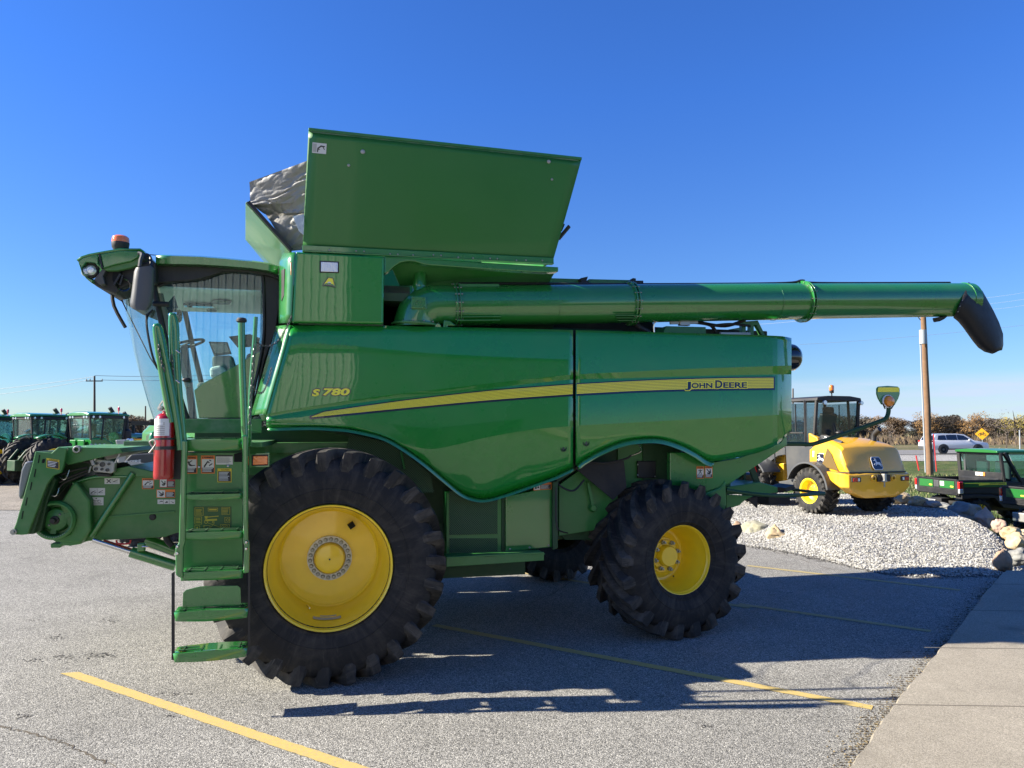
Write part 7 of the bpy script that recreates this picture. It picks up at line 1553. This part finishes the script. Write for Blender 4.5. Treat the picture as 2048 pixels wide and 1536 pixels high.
    m = MB(); m.box((-3.0, -.3, .6), (-2.5, .3, 1.0)); m.tube([(-2.9, -.35, 1.0), (-2.6, -.35, 1.4)], .05, 8); m.tube([(-2.9, .35, 1.0), (-2.6, .35, 1.4)], .05, 8); m.build('hitch', 'green_dark', t, smooth=0, bevel=.02)
    return t
tA = tractor('green tractor just left of the feeder house, its cab nearest the combine')
squeeze(tA, ('cab_base', 'rear_tank', 'roof', 'roof_trim', 'work_lamp', 'cab_post', 'door_glass', 'side_glass', 'mirror', 'rear_glass', 'windscreen', 'cab_seat', 'steering_wheel', 'beacon'), -.6, .74, -.6)
squeeze(tA, ('hood', 'hood_grille', 'intake_stack'), 1.45, 1, .95); squeeze(tA, ('exhaust_stack',), 1.45, 1, .55)
for o in [c for c in bpy.data.objects if c.name.startswith('hood_stripe')]:
    for v in o.data.vertices: v.co.x -= .5
place(tA, -17.45, 30.2, .52, .854, 0)
def retag(o, label): o['label'] = label; return o
tB = retag(copy_tree(tA), 'green tractor with a red beacon, second from the combine'); place(tB, -20.35, 31.0, .52, .854, -.03)
tC = retag(copy_tree(tA), 'green tractor cut off by the left edge of the photo'); place(tC, -23.2, 31.8, .52, .854, -.05)
# ---- loader tractor whose bright hood shows behind the feeder house
lt = empty('loader_tractor', (0, 0, 0), 'bright green loader tractor with black boom behind the feeder house', 'tractor')
Yl = 15.2
def lp(pts, Y, t, name, ma, bevel=.02, par=lt): return plate(pts, Y, t).build(name, ma, par, smooth=0, bevel=bevel)
m = MB(); m.prism([at(u, v, Yl + 1.0 - (u - 281) * .018) for u, v in ((281, 889), (283, 862), (300, 846), (350, 844), (400, 850), (400, 892), (300, 894))], (.7, .9, 0)); m.build('hood', 'green', lt, smooth=0, bevel=.06, bseg=3)
m = MB(); m.prism([at(u, v, Yl + .96 - (u - 281) * .018) for u, v in ((292, 886), (292, 872), (310, 860), (345, 858), (345, 888))], (.01, .02, 0)); m.build('hood_recess', 'green_dark', lt, smooth=0); m = MB(); m.ball(at(306, 880, Yl + .5), .16, 16, (.5, .5, 1.1)); m.build('side_bulge', 'green', lt)
lp([(245, 901), (262, 900), (316, 897), (330, 895), (330, 903), (248, 906)], Yl - .2, .5, 'foot_deck', 'green')
bm_ = lp([(246, 926), (262, 909), (330, 905), (400, 903), (400, 935), (330, 935), (256, 934)], Yl - .3, .12, 'boom', 'dark_grey')
m = MB(); text_on(m, 'DEERE', lambda a, b: at(251 + 31 * a, 928 - 3 * a - 6 * b + 0 * a, Yl - .315), .03); m.build('boom_text', 'white', bm_, smooth=0, merge=False)
m = MB(); m.bar(at(256, 925, Yl - .4), at(345, 936, Yl - .4), .03, .05); m.bar(at(240, 930, Yl - .4), at(300, 933, Yl - .4), .05, .05); m.build('boom_rail', 'steel', lt, smooth=0)
lp([(230, 880), (252, 879), (256, 905), (250, 928), (234, 926), (236, 900)], Yl + .1, .25, 'bucket_back', 'steel')
lp([(252, 878), (298, 878), (294, 886), (262, 887)], Yl + 4, .1, 'lamp_panel', 'sign_yellow', .01)
lp([(258, 884), (298, 884), (298, 915), (262, 915)], Yl + 4.1, 2.0, 'grille', 'black', .02)
for u_ in (256, 263):
    m = MB(); m.lathe([(.0001, -.03), (.05, -.02), (.06, .03)], at(u_, 882, Yl + 3.98), (0, 1, 0), 14); m.build('head_lamp', 'lamp', lt)
m = MB()
for k in range(4): m.bar(at(180 + k * 9, 889, 12), at(208 + k * 9, 906 - k, 12), .05, .03)
m.build('guard_bars', 'steel', lt, smooth=0)
m = MB(); m.box((at(262, 900, Yl).x, Yl + .2, 0.3), (at(400, 900, Yl).x, Yl + 1.2, 1.3)); m.build('frame', 'green_dark', lt, smooth=0, bevel=.03)
for x in (at(290, 900, Yl).x, at(390, 900, Yl).x):
    for sd, y in ((-1, Yl - .15), (1, Yl + 1.5)): small_wheel(lt, 'wheel', x, y, .6, .4, .35, sd, nl=16, lug=.035)

# ---- white car on the road (side profile along x, seen from its right)
car = empty('parked_car', (0, 0, 0), 'white sport utility car driving along the road beyond the grass', 'car'); car.name = 'car'
bodyp = [(-2.30, .42), (-2.34, .75), (-2.26, 1.02), (-2.15, 1.10), (1.05, 1.10), (1.5, 1.05), (2.15, .92), (2.33, .78), (2.36, .5), (2.25, .36), (1.95, .34), (-2.1, .34)]
m = MB(); secs = []
for y, k in ((-.93, .94), (-.90, 1), (0, 1.02), (.90, 1), (.93, .94)): secs.append([Vector((x * (k if abs(y) > .91 else 1), y, .7 + (z - .7) * k)) for x, z in bodyp])
m.grid([s + [s[0]] for s in secs]); m.add(secs[0], [tuple(range(len(bodyp)))]); m.add(secs[-1], [tuple(range(len(bodyp)))]); m.build('body', 'car_white', car, smooth=45)
gh = [(-2.2, 1.06), (-1.95, 1.52), (-1.7, 1.63), (-.2, 1.66), (.45, 1.58), (1.2, 1.08)]
m = MB(); A = [Vector((x, -.88 + .17 * (z - 1.06) / .6, z)) for x, z in gh]; B = [Vector((p.x, -p.y, p.z)) for p in A]; m.grid([A, B]); m.add(A, [tuple(range(6))]); m.add(B, [tuple(range(6))]); m.build('roof_shell', 'car_white', car, smooth=30)
for s in (1, -1):
    f = lambda x, z: Vector((x, s * (.895 - .17 * (z - 1.06) / .6), z))
    for pl_ in ([(-1.86, 1.14), (-1.72, 1.50), (-1.18, 1.54), (-1.12, 1.14)], [(-1.04, 1.14), (-1.1, 1.55), (-.25, 1.57), (-.22, 1.14)], [(-.14, 1.14), (-.17, 1.57), (.36, 1.5), (.86, 1.16)]):
        m = MB(); m.prism([f(x, z) for x, z in pl_], (0, s * .012, 0)); m.build('side_window', 'black_gloss', car, smooth=0)
    m = MB(); m.box((-1.9, s * .90 - .03, .34), (1.9, s * .90 + .035, .46)); m.build('sill_trim', 'dark_grey', car, smooth=0, bevel=.01)
    for xx in (-1.42, 1.42):
        m = MB(); m.grid([[Vector((xx + math.cos(R(a)) * rr, s * .935, .36 + math.sin(R(a)) * rr)) for rr in (.38, .46)] for a in lin(-5, 185, 14)]); m.build('arch_trim', 'dark_grey', car, smooth=0, solid=.02)
        m = MB(); m.lathe([(.38, .005), (.0001, .005)], (xx, s * .93, .36), (0, s, 0), 24); m.build('arch_void', 'void', car, smooth=0)
    m = MB(); m.cbox((.72, s * .98, 1.14), (.14, .16, .12)); m.build('mirror', 'car_white', car, smooth=0, bevel=.03)
    m = MB(); m.box((-2.33, s * .80 - .1, .98), (-2.1, s * .80 + .12, 1.08)); m.build('tail_light', 'red_lens', car, smooth=0, bevel=.01)
    m = MB(); m.box((1.95, s * .80 - .1, .82), (2.28, s * .80 + .12, .90)); m.build('headlight', 'lamp', car, smooth=0, bevel=.01)
m = MB(); m.prism([(-2.20, -.72, 1.12), (-1.99, -.66, 1.50), (-1.99, .66, 1.50), (-2.20, .72, 1.12)], (-.012, 0, 0)); m.build('rear_window', 'black_gloss', car, smooth=0)
m = MB(); m.prism([(.50, -.64, 1.55), (1.16, -.76, 1.11), (1.16, .76, 1.11), (.50, .64, 1.55)], (.012, 0, .012)); m.build('windscreen', 'black_gloss', car, smooth=0)
m = MB(); m.box((-2.37, -.88, .36), (-2.2, .88, .62)); m.box((2.2, -.85, .36), (2.38, .85, .56)); m.build('bumper', 'dark_grey', car, smooth=0, bevel=.02)
for xx, nm in ((-1.42, 'rear_wheel'), (1.42, 'front_wheel')):
    for s in (1, -1):
        w_ = empty(nm, (xx, s * .86, .36)); w_.parent = car
        m = MB(); m.lathe([(.22, -.11), (.33, -.11), (.36, -.08), (.36, .08), (.33, .11), (.22, .11)], (xx, s * .86, .36), (0, 1, 0), 28); m.build('tyre', 'rubber_small', w_)
        m = MB(); m.lathe([(.23, .10), (.20, .06), (.06, .08), (.0001, .08)], (xx, s * .86, .36), (0, s, 0), 24); m.build('rim', 'dark_grey', w_)
cz = 58.5; car.scale = (.99, 1.0, .97); place(car, (1903 - 1024) / F * cz, cz, .9986, .05, G(30, cz) + .06)

# ---- road sign with a bicycle
sg = empty('bicycle_sign', (0, 0, 0), 'yellow diamond bicycle warning sign beyond the road', 'road sign'); zc_ = 73.0; c = atd(1964, 868, zc_)
nrm = (EYE - c); nrm.z = 0; nrm.normalize(); sx_ = Vector((-nrm.y, nrm.x, 0)); hd_ = .60
def sp_(a, b, o=0): return c + sx_ * a + Vector((0, 0, b)) + nrm * o
m = MB(); m.prism([sp_(0, hd_), sp_(hd_, 0), sp_(0, -hd_), sp_(-hd_, 0)], -nrm * .01); m.build('sign_board', 'sign_yellow', sg, smooth=0)
m = MB()
for x in (-.2, .2):
    m.tube([sp_(x + .12 * math.cos(t), -.05 + .12 * math.sin(t), .02) for t in [k * .393 for k in range(16)]], .014, 5, closed=True)
for a, b2 in (((-.2, -.05), (-.1, .12)), ((-.1, .12), (.12, .12)), ((.12, .12), (.2, -.05)), ((-.1, .12), (0, -.05)), ((0, -.05), (.12, .12)), ((-.2, -.05), (0, -.05)), ((.12, .12), (.1, .2)), ((.05, .2), (.16, .2)), ((-.1, .12), (-.12, .17))): m.bar(sp_(*a, .02), sp_(*b2, .02), .02, .02)
m.build('bicycle_symbol', 'print', sg, smooth=0)
m = MB(); m.bar(sp_(0, -.4, -.04), Vector((c.x, c.y, G(47, zc_) - .1)), .06, .06); m.build('post', 'pipe_grey', sg, smooth=0)

# ---- utility poles and wires
def pole(name, u_top, v_top, u_bot, v_bot, zc, r0, r1, label, ma='wood', zt=None):
    e = empty(name, atd(u_bot, v_bot, zc), label, 'utility pole'); a = atd(u_bot, v_bot, zc); a.z -= .3; b = atd(u_top, v_top, zc); b.x += 0
    m = MB(); m.tube([a.lerp(b, k / 8) + Vector((noise.noise(Vector((k, 0, zc))) * .02, 0, 0)) for k in range(9)], [r0 + (r1 - r0) * k / 8 for k in range(9)], 14); m.build('shaft', ma, e, smooth=60); return e, a, b
wp, a, b = pole('wooden_utility_pole', 1845, 596, 1860, 945, 37.5, .165, .125, 'tall weathered wooden utility pole standing in the grass behind the auger spout')
m = MB(); d1 = -RT * .25 + Vector((0, 0, 0)); m.tube([atd(1851, 945, 37.3), atd(1840, 668, 37.3)], .035, 8); m.build('conduit', 'pipe_grey', wp)
m = MB(); m.tube([atd(1846, 688, 37.2), atd(1845.5, 660, 37.2)], .17, 14); m.build('metal_band', 'pipe_grey', wp)
m = MB(); m.tube([atd(1869, 944, 37.4), atd(1866, 870, 37.4)], .03, 8); m.build('marker_pipe', 'pipe_grey', wp)
m = MB(); m.bar(atd(1845, 628, 37.2), atd(1850, 616, 37.2), .1, .1); m.tube(arc([atd(1841, 640, 37.2), atd(1836, 632, 37.2), atd(1846, 626, 37.2)], 4), .025, 6); m.build('bracket', 'dark_grey', wp, smooth=0)
pL, a, bL = pole('distant_utility_pole', 189, 752, 189, 872, 112, .2, .13, 'far utility pole with a crossarm beyond the left tractors', 'wood_grey')
m = MB(); m.bar(atd(172, 762, 112), atd(205, 762, 112), .14, .16); m.build('crossarm', 'wood_grey', pL, smooth=0)
m = MB()
for u_ in (173, 180, 204): m.lathe([(.0001, .3), (.08, .25), (.08, .05), (.04, 0)], atd(u_, 761, 112), (0, 0, 1), 8)
m.build('insulators', 'grey_plate', pL)
pole('distant_utility_pole', 291, 812, 291, 872, 140, .18, .12, 'thin far pole rising just left of the combine windscreen', 'wood_grey')
pole('distant_utility_pole', 1586, 777, 1586, 872, 95, .13, .09, 'thin far pole beside the yellow loader cab', 'wood_grey')
mat('wire', (.22, .25, .30), .6); mat('wire_dark', (.10, .10, .11), .6)
def wire(a, b, label, r=.02, sag=.5, ma='wire'):
    m = MB(); P = []
    for k in range(13): t = k / 12; p = a.lerp(b, t); p.z -= sag * 4 * t * (1 - t); P.append(p)
    m.tube(P, r, 5); tag(m.build('power_line', ma, smooth=60), label, 'power line')
wire(atd(-160, 790, 128), atd(189, 753, 112), 'upper wire running left from the far crossarm pole', .03, .4)
wire(atd(-160, 800, 128), atd(173, 761, 112), 'lower wire running left from the far crossarm pole', .03, .6)
wire(atd(189, 751, 112), atd(520, 744, 120), 'upper wire running right from the far crossarm pole', .035, .4)
wire(atd(204, 760, 112), atd(520, 754, 120), 'lower wire running right from the far crossarm pole', .035, .3)
wire(atd(1600, 689, 60), atd(2140, 639, 55), 'faint wire crossing behind the wooden pole', .010, .2)
wire(atd(1490, 650, 60), atd(1840, 606, 38), 'bright wire passing under the auger to the wooden pole', .010, .2)
wire(atd(1846, 600, 37.5), atd(2180, 556, 30), 'top wire right of the auger spout', .0045, .3)
wire(atd(1846, 612, 37.5), atd(2180, 570, 30), 'middle wire right of the auger spout', .0045, .3)
wire(atd(1846, 622, 37.5), atd(2180, 584, 30), 'lowest wire right of the auger spout', .0045, .3)
# ---- small things
def stake(u0, v0, u1, v1, zc, r, ma, label):
    m = MB(); m.tube([atd(u1, v1 + 3, zc), atd(u0, v0, zc)], r, 6); tag(m.build('marker_stake', ma), label, 'marker stake')
stake(1832, 911, 1838, 938, 39, .035, 'sticker_red', 'leaning red marker stake in the grass left of the wooden pole')
stake(1867, 868, 1873, 940, 36, .025, 'sticker_red', 'tall thin red marker rod right of the wooden pole')
stake(2039, 860, 2040, 896, 66, .05, 'pipe_grey', 'grey metal post at the right edge beyond the road')
sl = empty('spotlight', onz(1914, 1036, .15), 'small black garden spotlight with blue lens on the grey rock', 'spotlight')
c = onz(1914, 1036, .15); s_ = F / c.dot(FH)
m = MB(); m.bar(c, c + Vector((0, 0, .2)), .02, .02); m.build('spike', 'black', sl, smooth=0)
m = MB(); m.tube([c + Vector((0, 0, .2)) - RT * .06 - FH * .05, c + Vector((0, 0, .17)) + RT * .1 + FH * .05], .035, 12); m.build('lamp_body', 'black', sl)
m = MB(); m.disc(c + Vector((0, 0, .205)) - RT * .065 - FH * .055, .045, RT + FH * .8, .012, 16); m.build('lens', 'lamp', sl)
random.seed(9); c = onz(1613, 1094, .1)
for _ in range(6): c = onz(1613, 1094, bed_h(c.dot(RT), c.dot(FH)) + .03)
rows = [[c + RT * (i * .035 - .16) + FH * (j * .03 - .06) + Vector((0, 0, .015 + .035 * abs(noise.noise(Vector((i * .6, j * .7, 1)))) + .01)) for i in range(10)] for j in range(5)]
m = MB(); m.grid(rows); m.f = [f for k, f in enumerate(m.f) if k not in (0, 8, 9, 27, 35, 26)]; m.mi = [0] * len(m.f); tag(m.build('pink_ribbon', 'pink', smooth=0, solid=.003), 'crumpled pink marking ribbon lying on the pale gravel', 'ribbon')
# low dark cart under the tail of the combine, by the loader bucket
# ---- the metal-sided shop behind the camera (mirrored in the paint)
sh = empty('shop_building', cam(6, -8, 0), 'grey metal-sided shop building behind the photographer', 'building')
def cbx(m, x0, x1, z0, z1, h0, h1): P = [cam(x, z, h) for h in (h0, h1) for x, z in ((x0, z0), (x1, z0), (x1, z1), (x0, z1))]; return m.add(P, [(0, 3, 2, 1), (4, 5, 6, 7), (0, 1, 5, 4), (1, 2, 6, 5), (2, 3, 7, 6), (3, 0, 4, 7)])
m = MB(); fp_ = [(-5, -9.5), (1.5, -4.6), (8.2, -4.6), (8.2, -20), (-5, -20)]
m.prism([cam(x, z, 0) for x, z in fp_], (0, 0, 7.4)); m.build('wall', 'siding', sh, smooth=0)
m = MB()
for (xa, za), (xb, zb) in zip(fp_[:2], fp_[1:3]):
    A = cam(xa, za, 0); B = cam(xb, zb, 0); n_ = int((B - A).length / .22); d = (B - A).normalized(); q = Vector((-d.y, d.x, 0)) * .015
    for k in range(n_):
        p = A + (B - A) * (k + .5) / n_; m.add([p - d * .04, p + d * .04, p + d * .02 + q, p - d * .02 + q] + [v + Vector((0, 0, 7.3)) for v in (p - d * .04, p + d * .04, p + d * .02 + q, p - d * .02 + q)], [(0, 1, 2, 3), (4, 5, 6, 7), (1, 2, 6, 5), (2, 3, 7, 6), (3, 0, 4, 7)])
m.build('siding_ribs', 'siding', sh, smooth=0, merge=False)
m = MB(); m.prism([cam(x * 1.03, z + (.3 if z > -10 else -.3), 7.4) for x, z in fp_], (0, 0, .25)); m.build('roof', 'dark_grey', sh, smooth=0)
m = MB(); cbx(m, 3.2, 6.4, -4.6, -4.53, .1, 3.6); m.build('overhead_door', 'dark_grey', sh, smooth=0)
